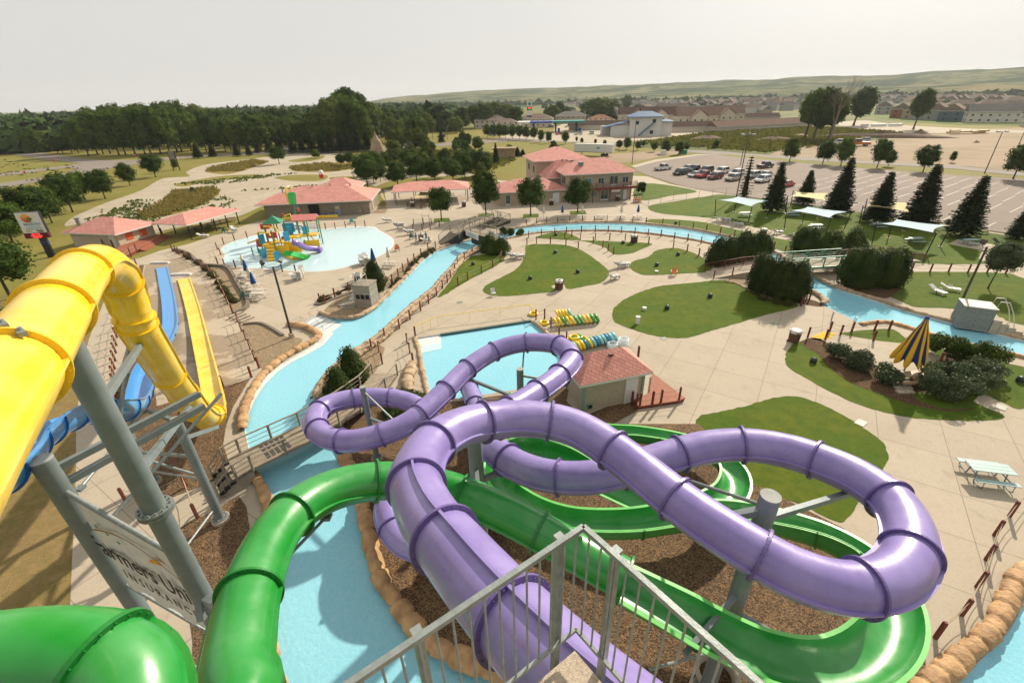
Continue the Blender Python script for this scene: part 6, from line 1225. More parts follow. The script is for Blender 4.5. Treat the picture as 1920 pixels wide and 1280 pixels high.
def spruce(seed,n=30,mat=LFS,dens=1.,wid=2.7):
    rng=np.random.default_rng(seed); o=empty('spruce_tree'); tag(o,cat='tree'); b=MB(); b.tube([(0,0,0),(0,0,3),(0,0,9.7)],[.2,.15,.03],8); b.build('trunk',TRUNK,o)
    V=[];F=[]
    for w in range(n):
        z=1.15+8.6*(w/n)**.95; L=wid*(1-z/10.1)**.85+.12; nb=max(6,int(14*dens*(1-.35*w/n)))
        for k in range(nb):
            a=2*math.pi*(k+rng.random()*.7)/nb+w; l=L*(.72+.42*rng.random()); m=max(4,int(l*7.5*dens)); dx,dy=math.cos(a),math.sin(a)
            for i in range(m):
                t=(i+.6)/m; r=l*t; zz=z-.30*r+.16*r*t*r/l; sd=.30*(1-t*.45)
                for s in(-1,1,0):
                    px,py=dx*r,dy*r; sx,sy=(-dy*s+dx*.7,dx*s+dy*.7) if s else (dx,dy); q=sd*(.8+.7*rng.random()); dr=-.12+.14*rng.random()
                    a0=np.array([px,py,zz]); e0=a0+np.array([sx*q,sy*q,dr]); wv=np.array([-sy,sx,rng.normal()*.5])*.12
                    c=len(V); V+=[tuple(a0-wv),tuple(e0-wv*.4),tuple(e0+wv*.4),tuple(a0+wv)]; F.append((c,c+1,c+2,c+3))
    b=MB(); b.add(V,F)
    b.add([(.42*wid*(1-z/10)*math.cos(a),.42*wid*(1-z/10)*math.sin(a),z) for z in(1.3,9.6) for a in [k*.785 for k in range(8)]],[(k,(k+1)%8,8+(k+1)%8,8+k) for k in range(8)])
    b.build('crown',mat,o); return o
PT_=[Kind(tree('plaza_tree',s,10,3.7,2.6,3600,.36,LFD,14,trunk=.17)) for s in(1,2)]
ST=[Kind(tree('street_tree',s,10,3.6,1.9,3000,.38,m,13,trunk=.16)) for s,m in((5,LF),(6,LFD))]
for i,(x,y,yt,l) in enumerate([(828,413,350,'round dark tree in a grass square left of the footbridge'),(911,404,320,'tall dark tree in a grass square behind the footbridge'),(995,405,332,'round dark tree in a grass square before the single storey wing'),(1083,399,332,'round dark tree in a grass square before the house front')]):
    p=P(x,y); h=zat(p,yt); PT_[i%2].put(p,i*1.3,(h/10*(1.08 if i!=1 else .95),h/10*(1.08 if i!=1 else .95),h/10),l,'trees in grass squares on the plaza','tree'); sheet('tree_square',[(x-15,y+4),(x+17,y+3),(x+14,y-4),(x-14,y-3)],.035,grass,False)
def PL(kind,lst,fmt,group,w=1.,cat='tree'):
    n=len(lst)
    for i,t in enumerate(lst):
        x,y,yt=t[:3]; p=P(x,y); h=zat(p,yt); ww=w*(t[3] if len(t)>3 and not isinstance(t[3],str) else 1); k=kind[i%len(kind)] if isinstance(kind,list) else kind
        k.put(p,(i*2.1)%6.28,(h/10*ww,h/10*ww,h/10),(fmt%od(i)),group,cat)
PL(ST,[(1480,303,257,1.05),(1542,308,262,1.15),(1576,311,257,1.),(1644,315,258,.95),(1665,312,280,.9),(1730,323,270,1.15),(1784,305,283,.8),(1899,336,264,1.1)],'round street tree beyond the parking lot, %s in the row','street trees along the far edge of the parking lot')
PL(ST,[(914,258,232),(925,259,232),(937,260,232),(948,260,233),(961,261,232),(974,262,234),(987,262,236),(1000,263,238),(1014,267,243),(1029,269,246),(1060,270,245),(1081,267,256,.8),(1091,269,258),(1116,271,260,.8)],'small round tree in the distant row by the fuel station, %s','small trees lining the distant road',.95)
PL(ST,[(1134,272,262),(1160,280,262),(1175,281,257),(1196,282,264),(1206,276,262),(1226,285,266),(1248,288,262),(1272,290,264),(1285,285,266),(1342,278,262)],'young tree along the verge behind the trailer, %s','young trees on the verge by the parking lot',1.15)
SP=[Kind(spruce(s)) for s in(11,12)]
PL(SP,[(1447,397,300,1.),(1506,384,316,1.15),(1566,405,290,1.),(1641,418,318,1.15),(1716,425,302,1.1),(1801,443,324,1.1),(1905,448,378,1.25)],'dark spruce between the lawn and the parking lot, %s in the row','spruces in a row beside the parking lot',1.0)
o=Kind(spruce(21,15,LFBR,.55,1.9)); p=P(1393,377); o.put(p,0,zat(p,288)/10,'thin browning spruce at the left end of the spruce row','','tree'); 
# left park trees
PL(PT_,[(22,560,440,1.25),(-15,700,560,1.2)],'large dark tree at the left edge beside the yellow tube, %s','dark trees at the left edge',1.)
PL(ST,[(25,455,372,1.35),(70,432,345,1.3),(98,418,348,1.1),(137,398,322,1.2),(160,375,320,1.2),(198,373,316,1.25),(244,348,304,1.1),(292,332,288,1.35),(330,318,297,.9)],'dense dark tree in the row left of the kart track, %s','dark trees along the kart track')
PL(PT_,[(524,308,274,1.35),(690,352,288,1.15),(705,338,283,1.1),(640,312,288,1.1),(657,312,285,1.3),(747,352,302,1.2),(782,345,290,1.2),(816,345,295,1.),(850,342,299,1.3),(729,320,290,1.),(872,335,284,1.),(904,330,282,1.3),(887,322,281,1.),(765,322,279,1.),(800,318,276,1.1),(836,320,277,1.)],'broad dark tree in the grove behind the pink roofs, %s','dark trees in the grove behind the pink roofs')
YT=[Kind(tree('young_poplar',31,10,2.5,1.0,2400,.5,LFY,10,trunk=.12,shape=1.2)),Kind(tree('young_poplar',32,10,3.2,.9,2400,.5,LFY,11,trunk=.12))]
PL(YT,[(738,283,236),(752,284,240),(770,283,240),(787,285,238),(797,290,248),(740,296,262,1.6),(868,276,242,1.1),(897,282,255,1.2),(903,276,262,1.1),(594,297,279,1.4),(1037,292,262,1.4),(955,290,270,1.2)],'light green young tree in the thicket behind the kart track, %s','light green trees behind the kart track')
SV_=Kind(tree('silver_willow',33,10,4.5,.5,2600,.45,LFB,10)); p=P(770,287); SV_.put(p,0,zat(p,264)/10,'round silvery willow in the thicket beside the rock cone',None,'tree'); p=P(362,362); SV_.put(p,1,zat(p,350)/10,'small silvery bush on the dry island of the kart track',None,'bush')
# blue spruces before the wood
PL(SP,[(485,287,262),(505,287,259),(526,288,254),(550,288,256),(568,287,257),(587,288,249),(605,287,250),(622,287,248),(640,286,244),(655,285,247),(672,285,241),(690,283,244),(708,283,247),(372,297,266),(400,294,268),(445,293,268),(468,292,270),(828,268,242,.9),(1040,0+233,221,.9),(930,309,266,.55),(970,293,275,1.5),(980,293,279,1.5)],'blue spruce standing before the dark wood, %s','spruces in front of the dark wood',1.35)
PL(SP,[(1146,227,217),(1156,227,217),(1252,232,219),(1279,229,218),(1328,237,219),(1345,229,218),(1382,224,215)],'dark spruce in front of the cream apartment houses, %s','spruces by the apartment houses',1.3)
# the big wood on the left: individual tall trees
LFG=leafmat('leaf_mid_green',(.045,.088,.010),(.09,.13,.016)); BG=[Kind(tree('tall_tree',s,10,cw,1.6,2300,.55,m,15,trunk=.14,top=1.2,corf=.72)) for s,cw,m in((41,3.0,LF),(42,3.4,LF),(43,2.7,LFG),(44,3.2,LFY),(45,2.8,LFD))]
TOP=[(-150,232),(0,222),(50,224),(100,228),(125,240),(150,222),(175,200),(215,194),(262,190),(300,188),(340,190),(372,196),(410,198),(450,204),(500,204),(560,206),(600,202),(625,176),(660,162),(685,178),(710,192),(745,200),(790,205)]
def topat(x):
    for (a,ya),(c,yc) in zip(TOP,TOP[1:]):
        if a<=x<=c: return ya+(yc-ya)*(x-a)/(c-a)
    return 205
rw=random.Random(5); i=0; places=[]
x=-120
while x<800: places.append((x+rw.uniform(-4,4),(286 if x<60 else 287 if x<160 else 291 if x<330 else 284 if x<520 else 279 if x<700 else 266)+rw.uniform(-3,1),0)); x+=15
x=-120
while x<800: places.append((x+rw.uniform(-5,5),(272 if x<330 else 272 if x<700 else 258)+rw.uniform(-3,3),1)); x+=17
x=-110
while x<800: places.append((x+rw.uniform(-5,5),(258 if x<700 else 247)+rw.uniform(-3,3),2)); x+=18
x=-140
while x<190: places.append((x+rw.uniform(-5,5),244+rw.uniform(-4,4),2)); x+=14
PRT=['front','middle','back']
cnt=[0,0,0]; LM=[(0,'behind the left edge roads'),(160,'opposite the road junction'),(330,'behind the dark info panel'),(480,'behind the row of blue spruces'),(620,'under the tallest crowns'),(720,'right of the tallest crowns')]
for x,y,r in places:
    p=P(x,y); t=topat(x); h=zat(p,t+rw.uniform(-3,9)+(14 if r==0 else 6 if r==1 else 0)); h=max(9,min(34,h)); k=rw.randrange(5)
    if r==0 and k==3 and rw.random()<.5: k=1
    w=h/10*rw.uniform(.9,1.2); w=max(w,1.3)
    rel=[l for q,l in LM if x>=q] or ['behind the left edge roads']; LMi=rel[-1]
    BG[k].put(p,rw.uniform(0,6.28),(w,w,h/10),'tall leafy tree in the %s rank of the wood, %s'%(PRT[r],LMi),'tall trees in the %s rank %s'%(PRT[r],LMi),'tree')
# more distant tree groups
PL(BG,[(790,238,200,1.),(815,240,205,1.2),(835,246,212,1.2),(855,250,218,1.3),(868,246,200,1.1),(890,240,196,1.3),(910,240,192,1.3),(930,238,190,1.3),(950,238,194,1.3),(965,240,198,1.3),(820,222,196,1.3),(850,222,194,1.3),(1025,228,200,1.),(1037,230,196,1.2),(1048,226,190,1.1),(1065,222,200,1.),(1100,222,190,1.2),(1112,223,184,1.4),(1128,224,182,1.5),(1140,224,190,1.3),(1152,215,186,1.),(1175,0+206,178,1.)],'big leafy tree among the distant houses, %s','big trees among the distant houses',1.2)
PL(BG,[(1310,198,182,1.2),(1285,196,180,1.),(1325,190,178,1.3)],'lone leafy tree on the plain below the hills, %s','lone trees below the hills',1.3)
FILL=[]; rf=random.Random(77); FP=[(700,345),(760,335),(905,335),(935,318),(930,290),(890,275),(800,272),(730,285),(715,305),(670,325)]
while len(FILL)<46:
    x,y=rf.uniform(670,935),rf.uniform(272,345)
    if inside((x,y),FP): FILL.append((x,y,y-rf.uniform(22,44)*(y-200)/120,rf.uniform(.75,1.15)))
for i,(x,y,yt,w) in enumerate(sorted(FILL,key=lambda q:q[1])):
    k=[YT[0],ST[0],ST[1],YT[1],PT_[0]][i%5]; p=P(x,y); h=zat(p,yt)/10; k.put(p,i*1.1,(h*w,h*w,h),'%s tree in the mixed grove behind the far pavilion'%['slim light green','bushy mid green','dense dark green','broad light green','round deep green'][i%5],'%s trees of the mixed grove'%['slim light green','bushy mid green','dense dark green','broad light green','round deep green'][i%5],'tree')
# cottonwood group with dead tree, lone leaning tree
LTm=Kind(tree('cottonwood',51,10,2.9,3.0,2600,.5,LF,12,lean=(1.6,0),trunk=.2)); LT2=Kind(tree('cottonwood',52,10,3.0,2.2,2600,.5,LFD,12,lean=(2.2,.3),trunk=.2))
for x,y,yt,w,k,l in((1508,262,165,1.0,LTm,'leaning cottonwood left of the dead tree'),(1524,263,160,1.0,LT2,'leaning cottonwood just left of the dead tree'),(1553,262,175,.9,LTm,'cottonwood tangled with the dead tree'),(1600,236,160,1.2,LT2,'cottonwood right of the dead tree'),(1712,243,165,.95,LTm,'lone leaning tree on the bare dirt before the blue houses')):
    p=P(x,y); h=zat(p,yt)/10; k.put(p,.2,(h*w,h*w,h),l,'cottonwoods on the bare dirt','tree')
p=P(1555,265); hd=zat(p,130); dt=empty('dead_tree',p); tag(dt,'tall bare dead tree rising above the cottonwoods on the dirt field','tree')
b=MB(); rg=random.Random(3); b.tube([(0,0,0),(.3,0,hd*.25),(.9,0,hd*.45)],[.6,.42,.3],8); b.build('trunk',M('dead_wood',(.20,.16,.12)),dt); b=MB()
def br(p0,d,l,r,dep):
    p1=p0+d*l; b.tube([p0,p0+d*l*.5+Vector((rg.uniform(-.1,.1)*l,0,0)),p1],[r,r*.75,r*.5],5)
    if dep: 
        for k in range(3 if dep>1 else 4): nd=(d+Vector((rg.uniform(-.75,.75),rg.uniform(-.7,.7),rg.uniform(-.15,.5)))).normalized(); br(p0.lerp(p1,rg.uniform(.45,1)),nd,l*rg.uniform(.55,.8),r*.5,dep-1)
for k in range(6): br(Vector((.2+.12*k,0,hd*(.2+.05*k))),Vector((rg.uniform(-.5,.6),rg.uniform(-.4,.4),.9)).normalized(),hd*.24,.17,4)
b.build('branches',MC['dead_wood'],dt)
# cedars, hedges, shrubs
def cedar(name,seed,lobes,n,size,mat=LFC):
    rng=np.random.default_rng(seed); o=empty(name); tag(o,cat='bush'); b=MB(); core(b,lobes,.80); leaves(b,rng,lobes,n,size,up=.9,inner=.80); b.build('foliage',mat,o); b=MB(); b.cyl((0,0,-.1),(0,0,1),.08,n=6); b.build('stem',TRUNK,o); return o
CN_=Kind(cedar('cone_cedar',61,[((0,0,.9),1.0,1.0),((0,0,1.7),.8,1.1),((0,0,2.5),.5,1.0)],8000,.11))
for x,y,yt,w,l in((705,543,487,1.3,'dark cone cedar beside the left control booth'),(665,720,652,1.25,'dark cone cedar at the wooden bridge, the taller one'),(640,755,690,1.25,'dark cone cedar at the wooden bridge, the shorter one')):
    p=P(x,y); h=zat(p,yt)/3.4; CN_.put(p,x,(h*w,h*w,h),l,'cone cedars','bush')
def blob(seed,xs,n,size,r,h,mat=LFC,name='cedar_hedge',l='',cat='hedge'):
    c=P(*xs[0]); lobes=[]
    rr=random.Random(seed)
    for (x,y) in xs:
        p=P(x,y)-c
        for j in range(3): lobes.append(((p.x+rr.uniform(-.35,.35)*r,p.y+rr.uniform(-.35,.35)*r,h*(.32+.16*j)),r*rr.uniform(.75,1.0)*(1-.13*j),h*.46*rr.uniform(.9,1.15)))
    o=cedar(name,seed,lobes,n,size,mat); o.location=c; tag(o,l,cat); return o
blob(71,[(1418,545),(1432,552),(1450,556),(1470,562),(1490,563)],26000,.17,1.35,4.1,l='large dark cedar hedge in front of the bridge ramp')
blob(72,[(1345,497),(1362,493),(1380,488),(1400,484),(1420,482)],22000,.17,1.35,3.4,l='dark cedar hedge behind the concrete bridge ramp')
blob(73,[(1500,470),(1515,476),(1535,482),(1560,484),(1590,482),(1602,476)],22000,.18,1.4,3.3,l='dark cedar hedge beyond the green bridge, the far one')
blob(74,[(1590,538),(1608,540),(1628,540),(1650,538),(1664,534)],26000,.17,1.5,4.3,l='large dark cedar hedge at the right end of the green bridge')
blob(75,[(912,473),(926,475),(938,474)],14000,.13,1.3,2.3,l='dark rounded cedar shrubs below the footbridge')
blob(76,[(1430,562),(1455,568),(1478,572)],6000,.12,.5,.6,mat=LFO,l='low brownish ground juniper under the large cedar hedge',name='ground_juniper',cat='shrub')
blob(77,[(945,437),(960,439),(975,441)],6000,.14,.7,.9,l='low green hedge beside the footbridge ramp')
blob(78,[(755,748),(775,752),(795,757)],6000,.12,.9,.7,l='low juniper between the wooden bridge and the purple loop',name='ground_juniper',cat='shrub')
blob(79,[(760,775),(735,775),(850,790),(830,800)],7000,.12,.9,.6,l='spreading junipers under the purple loops',name='ground_juniper',cat='shrub')
def shrub(seed,xs,r,h,n,l,mat=LFR,size=.15):
    c=P(*xs[0]); rr=random.Random(seed); rng=np.random.default_rng(seed); lobes=[]
    for (x,y) in xs:
        p=P(x,y)-c
        for j in range(4): e=r*rr.uniform(.45,.7); lobes.append(((p.x+rr.uniform(-.6,.6)*r,p.y+rr.uniform(-.6,.6)*r,h*rr.uniform(.35,.8)),e,e*.85))
    o=empty('flowering_shrub',c); tag(o,l,'shrub','flowering shrubs around the umbrella patio'); b=MB(); core(b,lobes,.6); leaves(b,rng,lobes,n,size,inner=.6); b.build('foliage',mat,o); b=MB()
    for j in range(5): a=j*1.3; b.tube([(0,0,0),(math.cos(a)*r*.3,math.sin(a)*r*.3,h*.6)],.03,5)
    b.build('stems',TRUNK,o)
    b=MB(); leaves(b,rng,lobes,int(n*.03),size*.6,inner=1.0); b.build('flowers',M('pale_blossom',(.42,.40,.30)),o)
shrub(81,[(1562,668),(1572,674)],.8,1.2,2200,'small flowering shrub at the left tip of the patio bed'); shrub(82,[(1600,690),(1618,692)],1.05,1.5,3600,'round flowering shrub left of the folded umbrella'); shrub(83,[(1655,712),(1662,718)],.9,1.3,2600,'flowering shrub left of the stone steps')
shrub(84,[(1738,735),(1765,742),(1795,742),(1825,735),(1780,720),(1835,715),(1750,712)],1.15,1.9,14000,'largest flowering shrub mass right of the stone steps'); shrub(85,[(1775,672),(1795,678),(1820,680),(1840,690)],1.1,1.9,8000,'flowering shrub mass behind the patio near the river',LF,.17); shrub(86,[(1735,655),(1745,662)],.9,1.7,2800,'flowering shrub directly behind the folded umbrella',LF,.16)
def strip(seed,a,l,n=26,r=.5,mat=LFO):
    rr=random.Random(seed); pts=cr([P(*q) for q in a],10); c=pts[0]; lobes=[]
    for k in range(n): p=pts[int(rr.random()*(len(pts)-1))]-c; e=r*rr.uniform(.6,1.1); lobes.append(((p.x+rr.uniform(-.25,.25),p.y+rr.uniform(-.25,.25),e*.4),e,e*.8))
    o=cedar('heather_planting',seed,lobes,5200,.11,mat); o.location=c; tag(o,l,'planting')
strip(91,[(330,472),(350,480),(380,500),(405,520),(420,545),(440,572)],'olive and rust heather planting in the long planter',34); strip(92,[(735,538),(760,515),(785,490),(812,470)],'heather planting along the left river bank fence',26,.5); strip(93,[(600,565),(625,555),(660,540),(685,532)],'heather planting left of the control booth',20,.45)
o=tree('leaning_tree',55,10,3.6,4.2,5200,.34,LFR,12,lean=(1.6,.6),trunk=.13); p=P(1852,541); o.location=p; s=zat(p,458)/10; o.scale=(s,s,s); tag(o,'slender leaning tree on the east lawn by the two loungers','tree')
b_=Kind(tree('small_bush',56,10,4,.5,1500,.8,LFD,8)); p=P(1202,363); b_.put(p,0,.27,'small round bush on the house lawn','','bush')
# weeds and brush as uncountable cover
def cover(name,areas,n,size,h,mat,l,seed):
    rr=np.random.default_rng(seed); b=MB(); V=[];F=[]
    for poly,fr_ in areas:
        pl=[(p.x,p.y) for p in gp(poly)]; xs=[p[0] for p in pl]; ys=[p[1] for p in pl]; k=0; t=0
        while k<n*fr_ and t<n*20:
            t+=1; c=(rr.uniform(min(xs),max(xs)),rr.uniform(min(ys),max(ys)))
            if not inside(c,pl): continue
            k+=1
            for j in range(6):
                a=rr.random()*6.28; q=size*(.5+rr.random()); p=np.array([c[0]+rr.normal()*q*.8,c[1]+rr.normal()*q*.8,.03]); d=np.array([math.cos(a)*q*.3,math.sin(a)*q*.3,0]); u=np.array([rr.normal()*.35*h,rr.normal()*.35*h,h*(.5+rr.random())]); o=len(V); V+=[tuple(p-d),tuple(p+d),tuple(p+d*.6+u),tuple(p-d*.6+u)]; F.append((o,o+1,o+2,o+3))
    b.add(V,F); o=b.build(name,mat); tag(o,l,kind='stuff'); o['category']='weeds'
TF=leafmat('tall_grass_blades',(.32,.24,.08),(.22,.20,.05),.4); WD=leafmat('weed_leaves',(.06,.085,.015),(.10,.12,.03))
cover('dry_grass_clump',[([(265,402),(278,410),(312,405),(385,382),(412,361),(400,352),(325,360),(295,385)],1),([(385,322),(395,314),(475,300),(504,304),(450,322)],.5),([(542,313),(555,321),(635,321),(680,312),(605,306)],.5)],900,.4,.55,TF,'dense dry golden grass covering the islands of the kart track',101)
cover('track_weeds',[([(160,415),(260,375),(300,390),(270,410),(330,420),(230,425)],.35),([(300,400),(440,400),(440,380),(420,370)],.10),([(330,345),(480,330),(560,325),(420,345)],.25),([(620,290),(700,285),(790,300),(740,320)],.5),([(0,300),(240,320),(200,370),(60,390),(0,440),(0,360)],.2),([(420,360),(640,345),(560,355)],.06)],330,.8,.32,WD,'patchy green weeds growing through the old kart track',102)
cover('brush_growth',[([(1190,270),(1330,249),(1430,238),(1550,240),(1690,250),(1560,268),(1440,286),(1320,278)],1.),([(720,300),(760,280),(900,290),(960,300),(900,325),(780,315)],.35)],2600,1.5,.8,leafmat('brush_leaves',(.06,.09,.015),(.19,.16,.04)),'tangled green and ochre brush on the waste ground',103)
# distant woodland and plain
def woods():
    rr=random.Random(8); b=MB()
    rg=np.random.default_rng(4); CC=[]
    def blobt(x,y,z,r,h): CC.append((x,y,z,r,h))
    for k in range(1500):        # left: continuous wood, 380-1600 m
        a=R(rr.uniform(-58,-6)); d=rr.uniform(370,1500); blobt(math.sin(a)*d,math.cos(a)*d,0,rr.uniform(5,11),rr.uniform(10,17))
    for k in range(700):
        a=R(rr.uniform(-8,62)); d=rr.choice([rr.uniform(1500,1600),rr.uniform(1900,2100),rr.uniform(2300,2600)]); blobt(math.sin(a)*d,math.cos(a)*d,(d-1300)*.006,rr.uniform(6,13),rr.uniform(7,12))
    for k in range(60):
        a=R(rr.uniform(4,50)); d=rr.uniform(500,1300); blobt(math.sin(a)*d,math.cos(a)*d,0,rr.uniform(3,5),rr.uniform(6,10))
    for near_ in (True,False):
        A_=np.array([c for c in CC if (math.hypot(c[0],c[1])<700)==near_]); m=70 if near_ else 26
        d=rg.normal(size=(len(A_),m,3)); d/=np.linalg.norm(d,axis=2)[:,:,None]; d[:,:,2]=np.abs(d[:,:,2])*.9+.05
        q=.75+.35*rg.random((len(A_),m,1)); ctr=A_[:,None,:3]+d*q*np.stack([A_[:,3],A_[:,3],A_[:,4]],1)[:,None,:]
        t=np.cross(d+rg.normal(size=d.shape)*.5,rg.normal(size=d.shape)); t/=np.linalg.norm(t,axis=2)[:,:,None]; u=np.cross(d,t); sz=A_[:,3][:,None,None]*(.42 if near_ else .75)*(.6+.8*rg.random((len(A_),m,1)))
        V=np.stack([ctr-t*sz,ctr-u*sz*.7,ctr+t*sz,ctr+u*sz*.7],2).reshape(-1,3); n_=len(V)//4; b.add([tuple(v) for v in V],[(4*i,4*i+1,4*i+2,4*i+3) for i in range(n_)])
    o=b.build('distant_woodland',M('woodland',(.030,.062,.016),(.065,.10,.03),scale=.03,rough=1,spec=.05)); tag(o,'dark continuous woodland and tree belts in the far distance',kind='stuff'); o['category']='woodland'
woods()
# ================================================================ vehicles
def car(kind,paint,name='parked_car'):
    o=empty(name); b=MB()
    L,Wd=(4.7,1.85) if kind=='sedan' else (4.9,1.95) if kind=='suv' else (5.7,2.0) if kind=='pickup' else (5.0,1.95)
    x=Wd/2; h=L/2
    if kind=='sedan': body=[(-h,.35),(-h,.75),(-h+.35,.92),(h-1.3,.95),(h-.3,.78),(h,.6),(h,.3)]; cab=[(-h+.5,.92),(-h+1.2,1.42),(.35,1.45),(1.25,.95)]
    elif kind=='suv': body=[(-h,.4),(-h,.95),(-h+.1,1.1),(h-1.3,1.1),(h-.15,.98),(h,.7),(h,.35)]; cab=[(-h+.08,1.08),(-h+.3,1.72),(.5,1.76),(1.25,1.1)]
    elif kind=='van': body=[(-h,.35),(-h,.95),(-h+.1,1.1),(h-1.1,1.08),(h-.1,.85),(h,.6),(h,.3)]; cab=[(-h+.05,1.08),(-h+.25,1.72),(.9,1.76),(1.7,1.08)]
    else: body=[(-h,.5),(-h,1.1),(-h+2.1,1.1),(h-1.4,1.15),(h-.1,1.05),(h,.8),(h,.45)]; cab=[(-.75,1.1),(-.6,1.8),(.75,1.82),(1.4,1.12)]
    body=[(y,z) for y,z in body]
    n=len(body)
    vs=[(sx*x*(.93 if z<.5 else 1),y,z) for sx in(-1,1) for y,z in body]
    b.add(vs,[tuple(range(n)),tuple(range(2*n-1,n-1,-1))]+[(i,n+i,n+(i+1)%n,(i+1)%n) for i in range(n)])
    b.build('body',paint,o)
    b=MB(); m=len(cab); ins=[x*.94,x*.8,x*.8,x*.94]; vs=[(-ins[i],y,z) for i,(y,z) in enumerate(cab)]+[(ins[i],y,z) for i,(y,z) in enumerate(cab)]
    b.add(vs,[tuple(range(m)),tuple(range(2*m-1,m-1,-1))]+[(i,m+i,m+(i+1)%m,(i+1)%m) for i in range(m)]); b.build('windows',GLASS,o)
    b=MB(); y0,z0=cab[1]; y1,z1=cab[2]; b.box((0,(y0+y1)/2,(z0+z1)/2+.02),(x*1.56,(y1-y0)*.98,.05)); 
    for i,s in((1,-1),(1,1),(2,-1),(2,1)):
        j=0 if i==1 else 3; b.bar((s*ins[i]*1.0,cab[i][0],cab[i][1]),(s*ins[j]*1.01,cab[j][0],cab[j][1]),.09)
    if kind!='pickup': b.bar((x*.87,-.3,z0),(x*.96,-.3,1.0),.08); b.bar((-x*.87,-.3,z0),(-x*.96,-.3,1.0),.08)
    b.build('roof',paint,o)
    if kind=='pickup': b=MB(); b.box((0,-h+1.0,1.07),(x*1.7,1.85,.1)); b.build('cargo_bed',BLK,o)
    for s in(-1,1):
        for y in(-h+.95,h-1.0):
            b=MB(); r=.36 if kind!='sedan' else .32; b.cyl((s*(x-.2),y,r),(s*(x+.02),y,r),r,n=14); w=b.build('wheel',BLK,o); b=MB(); b.cyl((s*(x+.02),y,r),(s*(x+.035),y,r),r*.6,n=10); b.build('rim',STEELL,w)
        b=MB(); b.box((s*x*.74,h-.02,.72 if kind!='pickup' else .9),(.34,.08,.18)); b.build('headlight',WHTP,o); b=MB(); b.box((s*x*.8,-h+.0,.8),(.25,.06,.22)); b.build('taillight',M('tail_red',(.35,.01,.01)),o)
        b=MB(); b.box((s*(x+.1),h-1.75 if kind!='pickup' else 1.0,1.05),(.18,.12,.13)); b.build('mirror',paint,o)
    b=MB(); b.box((0,h+.0,.45),(Wd*.9,.08,.2)); b.box((0,-h,.45),(Wd*.9,.08,.2)); b.build('bumper',M('dark_plastic',(.03,.03,.03)),o)
    tag(o,cat='car'); return o
PN={k:M('paint_'+k,v,v,rough=.25,coat=.8) for k,v in dict(white=(.75,.75,.73),black=(.015,.017,.02),silver=(.40,.42,.42),maroon=(.16,.015,.02),red=(.45,.02,.02),navy=(.02,.035,.06),green=(.03,.06,.05),champagne=(.42,.38,.30),orange=(.55,.14,.02)).items()}
def park(x,y,kind,col,rz,l,cat='car',sc=1.,g='cars in the parking lot'):
    o=car(kind,PN[col]); o.location=P(x,y); o.rotation_euler[2]=R(rz); o.scale=(sc,)*3; tag(o,l,cat,g); return o
HD=math.degrees(math.atan2(SV.y,SV.x))-90+180
for t in((1243,319,'pickup','white',-60,'white pickup truck parked alone at the left of the lot','pickup'),(1276,328,'van','black',HD,'black minivan at the left front of the car cluster','van'),(1289,319,'sedan','silver',HD,'silver sedan behind the black minivan','car'),(1304,322,'pickup','black',HD,'black pickup truck behind the silver car','pickup'),(1303,332,'sedan','silver',HD,'silver sedan in front of the black pickup','car'),(1323,324,'suv','green',HD,'dark green sport utility vehicle in the back row','car'),(1321,333,'pickup','red',HD,'bright red pickup mostly hidden between two cars','pickup'),(1340,336,'suv','maroon',HD,'dark maroon utility vehicle in the front row','car'),(1352,326,'suv','white',HD,'white utility vehicle in the back row','car'),(1374,339,'suv','champagne',HD,'pale champagne utility vehicle near the light pole','car'),(1380,330,'suv','white',HD,'white utility vehicle behind the champagne one','car'),(1410,334,'suv','silver',HD,'silver utility vehicle behind the thin brown pine','car'),(1429,342,'suv','white',HD,'white utility vehicle left of the second spruce','car'),(1434,332,'sedan','silver',HD,'silver car behind the white one by the spruce','car'),(1434,315,'pickup','black',-60,'black pickup truck alone at the back of the lot','pickup'),(1474,350,'sedan','red',HD+180,'bright red sedan right of the second spruce','car')): park(*t[:6],cat=t[6])
for t in((1048,253,'sedan','red',100,'red car at the left end of the fuel canopy'),(1084,253,'suv','white',100,'white car in front of the fuel canopy'),(1109,252,'van','white',5,'white van on the fuel station forecourt'),(1066,239,'pickup','silver',95,'silver pickup under the fuel canopy'),(1097,244,'suv','black',20,'black car under the fuel canopy'),(1112,244,'suv','black',10,'black utility vehicle right of the canopy'),(1253,245,'suv','black',60,'dark car beside the long garages'),(1032,240,'suv','green',80,'dark car left of the fuel canopy'),(924,255,'van','silver',90,'grey van on the distant road'),(828,258,'suv','maroon',90,'dark red car on the distant road'),(1458+0,205,'van','white',80,'white van by the far apartments'),(540,282,'suv','white',95,'white car passing behind the blue spruces'),(1618,266,'suv','silver',70,'pale vehicle on the dirt behind the orange truck')): park(*t,g='cars around the fuel station and roads')
park(1606,274,'pickup','orange',70,'orange work truck on the dirt field','truck',1.5,'work vehicles on the dirt field'); park(1575,272,'van','white',60,'white work van behind the street tree','van',1.3,'work vehicles on the dirt field')
